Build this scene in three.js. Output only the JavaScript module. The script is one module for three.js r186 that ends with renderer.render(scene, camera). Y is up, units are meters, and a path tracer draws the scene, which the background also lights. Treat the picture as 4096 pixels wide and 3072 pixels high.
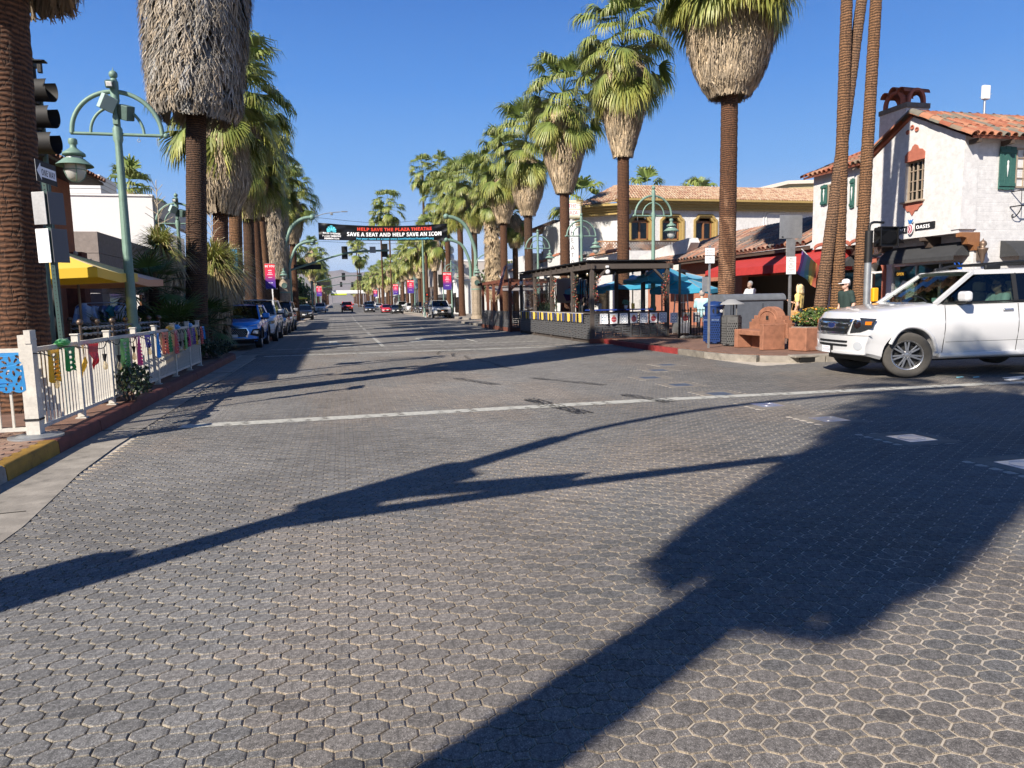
import * as THREE from 'three';
import { mergeGeometries, mergeVertices, toCreasedNormals } from 'three/addons/utils/BufferGeometryUtils.js';
import { RoundedBoxGeometry } from 'three/addons/geometries/RoundedBoxGeometry.js';
import { Brush, Evaluator, SUBTRACTION } from 'three-bvh-csg';

// ---------------------------------------------------------------- camera, sky, sun, exposure
const scene = new THREE.Scene();
const R = (d) => d * Math.PI / 180;
const camera = new THREE.PerspectiveCamera(56.8, 4 / 3, 0.1, 30000);
camera.position.set(0, 1.5, 0);
camera.rotation.order = 'YXZ';
camera.rotation.set(R(-6.6), R(-13.67), R(-1.1));
const renderer = new THREE.WebGLRenderer({ antialias: true });
renderer.toneMapping = THREE.LinearToneMapping;
renderer.toneMappingExposure = 1.75;
renderer.shadowMap.enabled = true;

const SUN = new THREE.Vector3(-0.777 * Math.cos(R(33.8)), Math.sin(R(33.8)), 0.629 * Math.cos(R(33.8)));
const sun = new THREE.DirectionalLight(0xfff5e8, 5.0);
sun.position.copy(SUN).multiplyScalar(120); sun.target.position.set(0, 0, 0);
sun.castShadow = true; sun.shadow.mapSize.set(4096, 4096);
Object.assign(sun.shadow.camera, { left: -60, right: 60, top: 60, bottom: -60, near: 1, far: 400 });
scene.add(sun, sun.target);

// ---------------------------------------------------------------- small helpers
function rng(seed) { let a = seed >>> 0; return () => { a = (a + 0x6D2B79F5) | 0; let t = Math.imul(a ^ (a >>> 15), 1 | a); t = (t + Math.imul(t ^ (t >>> 7), 61 | t)) ^ t; return ((t ^ (t >>> 14)) >>> 0) / 4294967296; }; }
const lerp = (a, b, t) => a + (b - a) * t, clamp = (x, a = 0, b = 1) => Math.min(b, Math.max(a, x));
const smooth = (a, b, x) => { const t = clamp((x - a) / (b - a)); return t * t * (3 - 2 * t); };
function hash2(x, y, s = 0) { let h = Math.imul(x | 0, 374761393) + Math.imul(y | 0, 668265263) + Math.imul(s | 0, 144665) | 0; h = Math.imul(h ^ (h >>> 13), 1274126177); return ((h ^ (h >>> 16)) >>> 0) / 4294967296; }
function vnoise(x, y, per = 0, s = 0) {
  const xi = Math.floor(x), yi = Math.floor(y), fx = x - xi, fy = y - yi, w = (n) => per ? ((n % per) + per) % per : n;
  const u = fx * fx * (3 - 2 * fx), v = fy * fy * (3 - 2 * fy), h = (a, b) => hash2(w(a), w(b), s);
  return lerp(lerp(h(xi, yi), h(xi + 1, yi), u), lerp(h(xi, yi + 1), h(xi + 1, yi + 1), u), v);
}
function fbm(x, y, oct = 4, per = 0, s = 0) { let a = 0.5, t = 0, n = 0; for (let i = 0; i < oct; i++) { t += a * vnoise(x, y, per, s + i); n += a; a *= 0.5; x *= 2; y *= 2; per *= 2; } return t / n; }
const V = (x, y, z) => new THREE.Vector3(x, y, z);

// a tileable data texture: f(u, v) -> [r, g, b] in 0..1 (sRGB if srgb)
function tex(n, f, srgb = true, m = n, wrap = true) {
  const d = new Uint8Array(n * m * 4);
  for (let j = 0; j < m; j++) for (let i = 0; i < n; i++) { const c = f(i / n, j / m), k = 4 * (j * n + i); for (let q = 0; q < 4; q++) d[k + q] = q === 3 ? 255 * (c[3] ?? 1) : 255 * clamp(c[q]); }
  const t = new THREE.DataTexture(d, n, m); t.magFilter = THREE.LinearFilter; t.minFilter = THREE.LinearMipmapLinearFilter; t.generateMipmaps = true;
  if (wrap) t.wrapS = t.wrapT = THREE.RepeatWrapping;
  if (srgb) t.colorSpace = THREE.SRGBColorSpace; t.needsUpdate = true; return t;
}
function canvasTex(w, h, draw) {
  const c = document.createElement('canvas'); c.width = w; c.height = h; draw(c.getContext('2d'), w, h);
  const t = new THREE.CanvasTexture(c); t.colorSpace = THREE.SRGBColorSpace; return t;
}
const grey = (f) => (u, v) => { const g = f(u, v); return [g, g, g]; };
const mat = (c, rough = 0.8, o = {}) => new THREE.MeshStandardMaterial({ color: c, roughness: rough, ...o });
const lin = (r, g, b) => new THREE.Color().setRGB(r, g, b);

const groundY = (z) => Math.max(0, -z - 105) * 0.0062;   // the street climbs gently far away
// ---------------------------------------------------------------- naming and labels
const taken = {};
function numbered(n) { taken[n] = (taken[n] ?? -1) + 1; return taken[n] ? `${n}_${String(taken[n]).padStart(3, '0')}` : n; }
function tag(o, label, category, group) { Object.assign(o.userData, { label, category }); if (group) o.userData.group = group; return o; }
function thing(name, label, category, p = [0, 0, 0], turn = 0, group) {
  const o = new THREE.Group(); o.name = numbered(name); o.position.set(...p); o.rotation.y = turn; scene.add(o);
  return tag(o, label, category, group);
}
// box-projected uv in metres
function boxUV(g, k = 1) {
  g = g.index ? g.toNonIndexed() : g; if (!g.attributes.normal) g.computeVertexNormals();
  const p = g.attributes.position, uv = new Float32Array(p.count * 2), a = V(0, 0, 0), b = V(0, 0, 0), c = V(0, 0, 0);
  for (let i = 0; i < p.count; i += 3) {
    a.fromBufferAttribute(p, i); b.fromBufferAttribute(p, i + 1); c.fromBufferAttribute(p, i + 2);
    const n = b.clone().sub(a).cross(c.clone().sub(a)), x = Math.abs(n.x), y = Math.abs(n.y), z = Math.abs(n.z);
    [a, b, c].forEach((q, j) => { const [s, t] = x > y && x > z ? [q.z, q.y] : y > z ? [q.x, q.z] : [q.x, q.y]; uv[2 * (i + j)] = s * k; uv[2 * (i + j) + 1] = t * k; });
  }
  g.setAttribute('uv', new THREE.BufferAttribute(uv, 2)); return g;
}
function merged(geos, keepUV) {
  geos = [].concat(geos).map((g) => { g = keepUV ? (g.index ? g.toNonIndexed() : g) : boxUV(g); for (const k of Object.keys(g.attributes)) if (!['position', 'normal', 'uv', 'color'].includes(k)) g.deleteAttribute(k); g.morphAttributes = {}; return g; });
  const anyC = geos.some((g) => g.attributes.color);
  if (anyC) for (const g of geos) if (!g.attributes.color) g.setAttribute('color', new THREE.BufferAttribute(new Float32Array(g.attributes.position.count * 3).fill(1), 3));
  return geos.length > 1 ? mergeGeometries(geos) : geos[0];
}
function obj(name, geos, m, parent, keepUV = false) {
  const o = new THREE.Mesh(geos.isBufferGeometry && geos.userData.done ? geos : merged(geos, keepUV), m);
  o.name = parent ? name : numbered(name); o.castShadow = o.receiveShadow = true; (parent ?? scene).add(o); return o;
}
const done = (g, keep = false) => { g = merged(g, keep); g.userData.done = true; return g; };
function struct(name, geos, m, keepUV) { const o = obj(name, geos, m, null, keepUV); o.userData.kind = 'structure'; return o; }
function stuff(o, label) { o.userData.kind = 'stuff'; if (label) o.userData.label = label; return o; }
function again(o, p, turn, label, name) { const c = o.clone(); c.name = numbered(name ?? o.name.replace(/_\d{3}$/, '')); c.position.set(...p); c.rotation.y = turn; c.userData = { ...o.userData }; if (label) c.userData.label = label; scene.add(c); return c; }
// geometries
const place = (g, x = 0, y = 0, z = 0, rx = 0, ry = 0, rz = 0) => g.applyMatrix4(new THREE.Matrix4().compose(V(x, y, z), new THREE.Quaternion().setFromEuler(new THREE.Euler(rx, ry, rz, 'YXZ')), V(1, 1, 1)));
const box = (w, h, d, x = 0, y = 0, z = 0, rx = 0, ry = 0, rz = 0) => place(new THREE.BoxGeometry(w, h, d), x, y, z, rx, ry, rz);
const rbox = (w, h, d, r, x = 0, y = 0, z = 0, rx = 0, ry = 0, rz = 0) => place(new RoundedBoxGeometry(w, h, d, 2, Math.min(r, w / 2.01, h / 2.01, d / 2.01)), x, y, z, rx, ry, rz);
const cyl = (r0, r1, h, x = 0, y = 0, z = 0, seg = 16, rx = 0, ry = 0, rz = 0) => place(new THREE.CylinderGeometry(r1, r0, h, seg), x, y, z, rx, ry, rz);   // r0 below, r1 above, centred
const ball = (r, x = 0, y = 0, z = 0, s = 12, sx = 1, sy = 1, sz = 1) => new THREE.SphereGeometry(r, s, Math.max(6, s * 0.7 | 0)).scale(sx, sy, sz).translate(x, y, z);
const lathe = (pts, seg = 20, x = 0, y = 0, z = 0) => new THREE.LatheGeometry(pts.map(([r, h]) => new THREE.Vector2(r, h)), seg).translate(x, y, z);
const tube = (pts, r, seg = 0, rad = 8, closed = false) => new THREE.TubeGeometry(new THREE.CatmullRomCurve3(pts.map((p) => V(...p)), closed), seg || pts.length * 5, r, rad, closed);
function bar(a, b, w, h = w) { a = V(...a); b = V(...b); const d = b.clone().sub(a), L = d.length(), g = new THREE.BoxGeometry(w, h, L); const m = new THREE.Matrix4().lookAt(V(0, 0, 0), d, Math.abs(d.y) > 0.99 * L ? V(0, 0, 1) : V(0, 1, 0)); m.setPosition(a.add(b).multiplyScalar(0.5)); return g.applyMatrix4(m); }
function rod(a, b, r, seg = 8, r1 = r) { a = V(...a); b = V(...b); const d = b.clone().sub(a), g = new THREE.CylinderGeometry(r1, r, d.length(), seg); g.applyQuaternion(new THREE.Quaternion().setFromUnitVectors(V(0, 1, 0), d.clone().normalize())); const m = a.add(b).multiplyScalar(0.5); return g.translate(m.x, m.y, m.z); }
function poly(pts, holes = []) { const s = new THREE.Shape(pts.map(([x, y]) => new THREE.Vector2(x, y))); for (const h of holes) s.holes.push(new THREE.Path(h.map(([x, y]) => new THREE.Vector2(x, y)))); return s; }
const prism = (s, d, bev = 0, seg = 6) => new THREE.ExtrudeGeometry(s instanceof THREE.Shape || s[0] instanceof THREE.Shape ? s : poly(s), { depth: d, bevelEnabled: bev > 0, bevelSize: bev, bevelThickness: bev, bevelSegments: 2, curveSegments: seg, steps: 1 });
// a flat sheet on the ground from outline points [x, z]
function sheet(pts, y) { const g = new THREE.ShapeGeometry(poly(pts.map(([x, z]) => [x, -z]))); return g.rotateX(-Math.PI / 2).translate(0, y, 0); }
// free quad/tri collector with vertex colours
class Bag {
  constructor() { this.p = []; this.c = []; this.u = []; }
  tri(a, b, c, col = [1, 1, 1], col2 = col, col3 = col) { this.p.push(...a, ...b, ...c); this.c.push(...col, ...col2, ...col3); this.u.push(0, 0, 1, 0, 1, 1); }
  quad(a, b, c, d, col, colTop = col) { this.tri(a, b, c, col, col, colTop); this.tri(a, c, d, col, colTop, colTop); }
  geo(crease) { let g = new THREE.BufferGeometry(); g.setAttribute('position', new THREE.Float32BufferAttribute(this.p, 3)); g.setAttribute('color', new THREE.Float32BufferAttribute(this.c, 3)); g.setAttribute('uv', new THREE.Float32BufferAttribute(this.u, 2)); g.computeVertexNormals(); if (crease) g = toCreasedNormals(g, crease); return g; }
}

// ---------------------------------------------------------------- sky: clear desert blue, pale towards the horizon, thin cirrus low down
{
  const W = 1024, Hh = 512, d = new Float32Array(W * Hh * 4);
  const stops = [[0, 0.2717, 0.3469, 0.4799], [4, 0.228, 0.3361, 0.5156], [10, 0.1084, 0.2489, 0.504], [16, 0.0596, 0.1793, 0.4557], [24, 0.0297, 0.1094, 0.3457], [50, 0.0154, 0.058, 0.2016], [90, 0.0114, 0.0423, 0.1538]];
  for (let j = 0; j < Hh; j++) for (let i = 0; i < W; i++) {
    const el = ((j + 0.5) / Hh - 0.5) * 180, k = 4 * (j * W + i), e = Math.max(el, 0);
    let n = 0; while (n < stops.length - 2 && e > stops[n + 1][0]) n++;
    const t = clamp((e - stops[n][0]) / (stops[n + 1][0] - stops[n][0]));
    const az = (i + 0.5) / W, wisp = smooth(0.46, 0.82, fbm(az * 26, e * 0.55, 5, 26, 5)) * smooth(0, 2, e) * (1 - smooth(4, 9, e)) * 0.5;
    for (let q = 0; q < 3; q++) d[k + q] = lerp(lerp(stops[n][1 + q], stops[n + 1][1 + q], t), [0.45, 0.48, 0.52][q], wisp);
    d[k + 3] = 1;
  }
  const t = new THREE.DataTexture(d, W, Hh, THREE.RGBAFormat, THREE.FloatType); t.mapping = THREE.EquirectangularReflectionMapping; t.magFilter = t.minFilter = THREE.LinearFilter; t.needsUpdate = true;
  scene.background = t; scene.environment = t;
}
// ---------------------------------------------------------------- shared textures and materials
const speckTex = tex(512, (u, v) => { const n = fbm(u * 40, v * 40, 3, 40, 1), f = hash2(u * 256, v * 256, 9), q = hash2(u * 128, v * 128, 5), s = (f > 0.93 ? 0.3 : f < 0.12 ? -0.16 : (f - 0.5) * 0.2) + (q > 0.95 ? 0.22 : q < 0.1 ? -0.1 : 0); const g = 0.64 + 0.34 * (n - 0.5) + s; return [g, g * 0.985, g * 0.96]; });
const speckBump = tex(512, grey((u, v) => 0.5 + 0.5 * (fbm(u * 90, v * 90, 3, 90, 3) - 0.5) + 0.35 * (hash2(u * 512, v * 512, 9) - 0.5)), false);
const mottle = tex(512, grey((u, v) => 0.88 + 0.16 * (fbm(u * 8, v * 8, 5, 8, 21) - 0.5) + 0.1 * (fbm(u * 64, v * 64, 3, 64, 22) - 0.5)));
const concTex = tex(512, (u, v) => { const g = 0.74 + 0.3 * (fbm(u * 6, v * 6, 5, 6, 31) - 0.5) + 0.16 * (hash2(u * 512, v * 512, 4) - 0.5) - 0.05 * smooth(0.62, 0.72, fbm(u * 14, v * 14, 3, 14, 33)); return [g, g * 0.975, g * 0.93]; });
const fineBump = tex(512, grey((u, v) => 0.5 + 0.7 * (fbm(u * 50, v * 50, 4, 50, 41) - 0.5)), false);
const stuccoBump = tex(512, grey((u, v) => 0.5 + 0.9 * (fbm(u * 14, v * 14, 5, 14, 51) - 0.5)), false);
const asphTex = tex(1024, (u, v) => { const p = fbm(u * 5, v * 5, 4, 5, 61), f = hash2(u * 1024, v * 1024, 7); const crack = smooth(0.035, 0.0, Math.abs(fbm(u * 5 + 0.2, v * 5, 4, 5, 66) - 0.5)) * smooth(0.5, 0.6, fbm(u * 3, v * 3, 2, 3, 67)); const g = 0.7 + 0.34 * (p - 0.5) + 0.2 * (f - 0.5) - 0.3 * crack; return [g, g * 0.985, g * 0.955]; });
const wearTex = tex(512, (u, v) => { const g = 0.8 + 0.25 * (fbm(u * 30, v * 30, 3, 30, 71) - 0.5), w = fbm(u * 9, v * 9, 5, 9, 72) + 0.25 * (hash2(u * 512, v * 512, 3) - 0.5); return [g, g * 0.99, g * 0.95, w > 0.33 ? 1 : 0]; });
const skidTex = tex(512, (u, v) => { const rib = Math.abs(((v * 7) % 1) - 0.5) < 0.3 ? 1 : 0; return [0.16, 0.15, 0.145, rib && fbm(u * 22, v * 22, 4, 22, 77) > 0.47 ? 1 : 0]; });
const M = {
  sand: mat(lin(0.6, 0.53, 0.425), 1, { map: mottle, bumpMap: fineBump, bumpScale: 0.002 }),
  asphalt: mat(lin(0.34, 0.333, 0.32), 0.92, { map: asphTex, bumpMap: fineBump, bumpScale: 0.003 }),
  concrete: mat(lin(0.46, 0.44, 0.41), 0.95, { map: concTex, bumpMap: fineBump, bumpScale: 0.002 }),
  gutter: mat(lin(0.5, 0.48, 0.445), 0.95, { map: concTex, bumpMap: fineBump, bumpScale: 0.002 }),
  redKerb: mat(lin(0.27, 0.085, 0.065), 0.8, { map: concTex, bumpMap: fineBump, bumpScale: 0.002 }),
  brightKerb: mat(lin(0.5, 0.06, 0.06), 0.75, { map: concTex, bumpMap: fineBump, bumpScale: 0.002 }),
  yellowKerb: mat(lin(0.56, 0.33, 0.04), 0.75, { map: concTex, bumpMap: fineBump, bumpScale: 0.002 }),
  paint: mat(lin(0.7, 0.7, 0.66), 0.7, { map: wearTex, alphaTest: 0.5 }),
  skid: mat(lin(1, 1, 1), 0.8, { map: skidTex, alphaTest: 0.5 }),
  lid: mat(lin(0.8, 0.81, 0.82), 0.3, { map: mottle, metalness: 0.85, bumpMap: fineBump, bumpScale: 0.001 }),
  lidBlue: mat(lin(0.1, 0.125, 0.17), 0.6, { map: mottle, metalness: 0.2 }),
  collar: mat(lin(0.36, 0.34, 0.31), 0.9, { map: concTex }),
  brickWalk: mat(lin(0.34, 0.2, 0.15), 0.95, { map: concTex, bumpMap: fineBump, bumpScale: 0.002 }),
};

// ---------------------------------------------------------------- ground, road, pavers
{
  const far = new THREE.PlaneGeometry(24000, 24000, 4, 4).rotateX(-Math.PI / 2).translate(0, -0.06, -6000);
  struct('ground', far, mat(lin(0.42, 0.36, 0.29), 1, { map: mottle }));
  // asphalt street beyond the paved crossing, gently climbing far away
  const g = new THREE.PlaneGeometry(12.4, 700, 6, 140).rotateX(-Math.PI / 2), p = g.attributes.position;
  g.translate(3.2, 0, -373.6); for (let i = 0; i < p.count; i++) p.setY(i, groundY(p.getZ(i)));
  struct('road', g, M.asphalt);
  // bed of sand that the pavers lie in: worn out on the left, filled up on the right
  const Y0 = (x, z) => -0.0095 + 0.0065 * smooth(-0.5, 3.2, x + 0.25 * (z + 3) + 1.2 * (fbm(x * 0.5 + 40, z * 0.5 + 40, 3, 0, 8) - 0.5));
  const bed = new THREE.PlaneGeometry(30, 26, 120, 104).rotateX(-Math.PI / 2).translate(12, 0, -10.6), bp = bed.attributes.position;
  for (let i = 0; i < bp.count; i++) bp.setY(i, Y0(bp.getX(i), bp.getZ(i)));
  bed.computeVertexNormals();
  const paved = struct('paved_crossing', bed, M.sand);
  const U = [0.0955, 0.0735], Vv = [0.0965, -0.0645], at = (i, j) => [i * U[0] + j * Vv[0], i * U[1] + j * Vv[1]];
  const t = 0.5 * Math.tan(Math.PI / 8), oct = [[0.5, -t], [0.5, t], [t, 0.5], [-t, 0.5], [-0.5, t], [-0.5, -t], [-t, -0.5], [t, -0.5]], h = 0.5 - t, sq = [[0.5 + h, 0.5], [0.5, 0.5 + h], [0.5 - h, 0.5], [0.5, 0.5 - h]];
  const sandC = [1.5, 1.36, 1.12];
  function paverGeo(seed) {
    const b = new Bag(), r = rng(seed), uo = [r() * 3, r() * 3], uv = [];
    for (const [pts, cx, cy] of [[oct, 0, 0], [sq, 0.5, 0.5]]) {
      const m = pts === sq ? 1.35 : 1, ring = (k, y) => pts.map(([x, z], i) => { const w = 1 + (hash2(i, seed, pts.length) - 0.5) * 0.012, q = at(cx + (x - cx) * k * w, cy + (z - cy) * k * w); return [q[0], y, q[1]]; });
      const top = ring(1 - 0.125 * m, 0), mid = ring(1 - 0.062 * m, -0.0022), low = ring(1 - 0.055 * m, -0.016), n = pts.length;
      for (let i = 1; i < n - 1; i++) b.tri(top[0], top[i], top[i + 1], [1, 1, 1]);
      for (let i = 0; i < n; i++) { const j = (i + 1) % n; b.quad(top[i], mid[i], mid[j], top[j], [1.25, 1.16, 1.02], [1.25, 1.16, 1.02]); b.quad(mid[i], low[i], low[j], mid[j], sandC); }
    }
    const P = b.p; for (let i = 0; i < P.length; i += 9) { // wind upwards
      const n = (P[i + 5] - P[i + 2]) * (P[i + 6] - P[i]) - (P[i + 3] - P[i]) * (P[i + 8] - P[i + 2]);
      if (n < 0) for (let q = 0; q < 3; q++) [P[i + 3 + q], P[i + 6 + q]] = [P[i + 6 + q], P[i + 3 + q]];
    }
    const g = b.geo(); for (let i = 0; i < P.length; i += 3) uv.push(P[i] * 2 + uo[0], P[i + 2] * 2 + uo[1]);
    g.setAttribute('uv', new THREE.Float32BufferAttribute(uv, 2)); g.userData.done = true; return g;
  }
  const geos = [1, 2, 3, 4, 5].map(paverGeo), base = () => new THREE.MeshStandardMaterial({ map: speckTex, roughness: 0.9, vertexColors: true, bumpMap: speckBump, bumpScale: 0.0012 });
  const shared = base(), rnd = rng(77), spots = [];
  const inside = (x, z) => z > -23.45 && z < -0.7 && (x < 9.05 ? x > -2.4 + (z > -6.5 ? 0.12 * smooth(-6.6, -5.2, z) : 0) : z > -14.1 + 0.3 * smooth(11, 9.05, x)) && x < 24 && z < 1 && !(x > 9.05 && z > -1.4);
  for (let i = -420; i < 420; i++) for (let j = -420; j < 420; j++) { const [x, z] = at(i, j).map((q, n) => q + (n ? -9 : 0)); if (inside(x, z) && inside(x + 0.1, z)) spots.push([x, z]); }
  const camF = [Math.sin(R(13.67)), -Math.cos(R(13.67))];
  for (const s of spots) { const d = s[0] * camF[0] + s[1] * camF[1], l = s[0] * -camF[1] * 1 + s[1] * camF[0]; s.push(d, Math.abs(l) < d * 0.74 + 0.1 && d > 1.83 ? d : 1e3 + d); }
  spots.sort((a, b) => a[3] - b[3]);
  const holes = []; for (let k = 0; k < 9; k++) holes.push(lidAt(k));
  function lidAt(k) { return k < 7 ? [5.8, -4.85 - 1.29 * k] : k === 7 ? [6.58, -13.85] : [7.3, -14.9]; }
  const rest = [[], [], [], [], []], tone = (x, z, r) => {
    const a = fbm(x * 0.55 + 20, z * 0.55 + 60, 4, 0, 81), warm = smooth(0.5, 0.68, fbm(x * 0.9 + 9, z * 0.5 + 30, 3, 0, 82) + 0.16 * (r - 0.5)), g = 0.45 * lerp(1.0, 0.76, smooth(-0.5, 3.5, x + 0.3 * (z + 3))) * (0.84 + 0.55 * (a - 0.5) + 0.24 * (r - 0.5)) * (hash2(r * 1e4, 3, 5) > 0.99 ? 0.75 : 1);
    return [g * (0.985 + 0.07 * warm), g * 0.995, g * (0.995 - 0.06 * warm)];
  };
  const mats = {}; let near = 0;
  const dummy = new THREE.Object3D(); dummy.rotation.order = 'YXZ';
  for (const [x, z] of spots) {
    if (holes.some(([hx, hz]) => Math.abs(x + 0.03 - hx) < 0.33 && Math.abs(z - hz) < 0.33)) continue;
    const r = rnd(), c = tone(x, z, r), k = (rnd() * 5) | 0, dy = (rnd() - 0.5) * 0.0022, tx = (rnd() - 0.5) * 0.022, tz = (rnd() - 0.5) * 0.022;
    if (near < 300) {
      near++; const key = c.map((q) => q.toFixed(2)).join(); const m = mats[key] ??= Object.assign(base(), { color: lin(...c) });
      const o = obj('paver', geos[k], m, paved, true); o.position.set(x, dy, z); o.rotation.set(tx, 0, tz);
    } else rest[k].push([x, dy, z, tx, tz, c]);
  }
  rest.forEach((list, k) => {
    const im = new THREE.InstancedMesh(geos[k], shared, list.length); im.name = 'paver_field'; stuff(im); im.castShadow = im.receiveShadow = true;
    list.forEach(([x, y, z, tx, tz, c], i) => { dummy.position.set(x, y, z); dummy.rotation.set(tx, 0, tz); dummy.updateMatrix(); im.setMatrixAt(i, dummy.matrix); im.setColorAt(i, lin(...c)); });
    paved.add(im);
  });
  // square utility lids in a row, each in its collar
  holes.forEach(([x, z], k) => {
    const lid = thing('utility_cover', ['pale square utility lid cut by the right edge, nearest of the row', 'pale square utility lid at the edge of the big palm shadow', 'pale square utility lid just above the big palm shadow', 'square utility lid crossed by a thin curved shadow', 'blue grey square lid touching the white crosswalk line', 'blue grey square lid next beyond the crosswalk line', 'blue grey square lid second beyond the crosswalk line', 'blue grey square lid set a step right, near the kerb', 'farthest small square lid, close to the red kerb'][k], 'utility lid', [x, 0, z], 0, 'utility lids in a row across the pavers');
    const ring = []; for (const s of [-1, 1]) { ring.push(box(0.66, 0.05, 0.15, 0, -0.024, s * 0.255), box(0.15, 0.05, 0.36, s * 0.255, -0.024, 0)); }
    obj('collar', ring, M.collar, lid);
    obj('cover_plate', [rbox(0.345, 0.03, 0.345, 0.004, 0, -0.014, 0), new THREE.TorusGeometry(0.13, 0.004, 4, 32).rotateX(Math.PI / 2).translate(0, 0.001, 0), box(0.05, 0.004, 0.018, 0.05, 0.001, 0.05)], k < 4 ? M.lid : M.lidBlue, lid);
  });

  // left gutter of smooth concrete slabs
  const gut = struct('gutter', sheet([[-2.9, 3], [-2.9, -23.6], [-2.44, -23.6], [-2.43, -8.5], [-2.38, -7.2], [-2.28, -6.3], [-2.2, -5.5], [-2.17, 3]].reverse(), 0.004), M.gutter);
  obj('slab_joint', [box(0.56, 0.008, 0.012, -2.62, 0.004, -5.9, 0, 0.1), box(0.5, 0.008, 0.012, -2.66, 0.004, -9.7), box(0.5, 0.008, 0.012, -2.66, 0.004, -13.4), box(0.5, 0.008, 0.012, -2.66, 0.004, -17.4)], mat(0x35322d, 1), gut);
  // kerbs: a rounded stone section swept along a path, cut into stones
  const kerbSec = [[0, -0.05], [0.012, 0.12], [0.03, 0.145], [0.05, 0.152], [0.17, 0.152], [0.17, -0.05]];
  function kerbStone(path, m, parent) {   // section lies to the left of the path
    const b = new Bag(), L = path.length, nrm = path.map((p, i) => { const a = path[Math.max(0, i - 1)], c = path[Math.min(L - 1, i + 1)], d = Math.hypot(c[0] - a[0], c[1] - a[1]); return [(c[1] - a[1]) / d, -(c[0] - a[0]) / d]; });
    const at3 = (i, [s, y]) => [path[i][0] + nrm[i][0] * s, y, path[i][1] + nrm[i][1] * s];
    for (let i = 0; i < L - 1; i++) for (let k = 0; k < kerbSec.length - 1; k++) b.quad(at3(i, kerbSec[k]), at3(i + 1, kerbSec[k]), at3(i + 1, kerbSec[k + 1]), at3(i, kerbSec[k + 1]));
    for (const i of [0, L - 1]) for (let k = 1; k < kerbSec.length - 1; k++) b.tri(at3(i, kerbSec[0]), at3(i, kerbSec[k]), at3(i, kerbSec[k + 1]));
    const o = obj('kerb_stone', b.geo(R(40)), m, parent); return o;
  }
  function kerb(name, path, cuts) {
    const g = new THREE.Group(); g.name = numbered(name); g.userData.kind = 'structure'; scene.add(g);
    const c = new THREE.CatmullRomCurve3(path.map(([x, z]) => V(x, 0, z)), false, 'catmullrom', 0.1), L = c.getLength();
    cuts.forEach(([s0, s1, m]) => { const n = Math.max(1, Math.ceil((s1 - s0) / 0.5)), pts = []; for (let i = 0; i <= n; i++) { const p = c.getPointAt(clamp(lerp(s0 + 0.008, s1 - 0.008, i / n) / L)); pts.push([p.x, p.z]); } kerbStone(pts, m, g); });
  }
  // left kerb runs away from us: sidewalk lies on its left
  const lc = [[0, 3], [3, 5.6], [5.6, 10.06], [10.06, 11.3], [11.3, 12.67], [12.67, 14], [14, 16.3], [16.3, 19], [19, 21.4], [21.4, 25.6]].map(([a, b], i) => [a, b, i < 3 ? M.concrete : i === 3 ? M.yellowKerb : M.redKerb]);
  kerb('kerb', [[-2.9, 3], [-2.9, -10], [-2.9, -20], [-2.9, -22], [-3.2, -23]], lc);
  kerb('kerb', [[9.15, -24], [9.1, -21], [9.1, -17.5], [9.1, -16.2], [9.25, -15.3], [9.65, -14.6], [10.3, -14.25], [11, -14.15], [26, -14.15]].reverse(), [[0, 5, M.concrete], [5, 9, M.concrete], [9, 13, M.concrete], [13, 15.2, M.concrete], [15.2, 16.6, M.concrete], [16.6, 18.2, M.concrete], [18.2, 19.6, M.collar], [19.6, 22.2, M.brightKerb], [22.2, 25.2, M.brightKerb]].map(([a, b, m]) => [a, b, m]));
  // far kerbs
  kerb('kerb', [[-2.9, -32.3], [-2.9, -34.2], [-4.9, -35.2]], [[0, 1.9, M.redKerb], [1.9, 4, M.redKerb]]);
  kerb('kerb', [[-5.2, -36], [-5.2, -120], [-3, -125], [-3, -700]], [[0, 40, M.concrete], [40, 80, M.concrete], [80, 660, M.concrete]]);
  kerb('kerb', [[8.6, -45], [8.7, -52], [10.2, -57], [11.4, -60], [11.4, -700]].reverse(), [[0, 600, M.concrete], [600, 640, M.concrete], [640, 646, M.concrete], [646, 651, M.brightKerb], [651, 654.6, M.brightKerb]]);
  // pavements
  const walk = (name, pts, m, h = 0.148) => { const s = prism(poly(pts.map(([x, z]) => [x, -z])), h + 0.05).rotateX(-Math.PI / 2).translate(0, -0.05, 0); return struct(name, s, m); };
  const lw = walk('sidewalk', [[-3.07, 3], [-3.07, -22], [-3.4, -23.2], [-5.4, -24.4], [-5.4, -700], [-40, -700], [-40, 3]], M.brickWalk);
  const rw = walk('sidewalk', [[9.32, -24.5], [9.27, -21], [9.27, -16.2], [9.42, -15.38], [9.8, -14.75], [10.35, -14.42], [11, -14.32], [40, -14.32], [40, -44], [9.3, -44]], M.brickWalk);
  walk('sidewalk', [[9.3, -44.02], [40, -44.02], [40, -700], [11.6, -700], [11.6, -60], [10.4, -57], [8.9, -52], [8.8, -45]], M.concrete);
  walk('sidewalk', [[10.4, 3.2], [40, 3.2], [40, -0.4], [10.8, -0.4], [10.4, 0.2]], M.concrete);
  // small paving bricks near the kerbs where they can be told apart
  const pb = rng(5), bricks = (parent, x0, x1, z0, z1, sx, sz, mats2) => { for (let z = z0, r = 0; z > z1; z -= sz, r++) for (let x = x0 + (r % 2 ? sx / 2 : 0); x < x1; x += sx) { const o = obj('paving_brick', brickG(sx, sz), mats2[(pb() * mats2.length) | 0], parent); o.position.set(x, 0.1495 + (pb() - 0.5) * 0.002, z); o.rotation.x = (pb() - 0.5) * 0.015; } };
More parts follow.
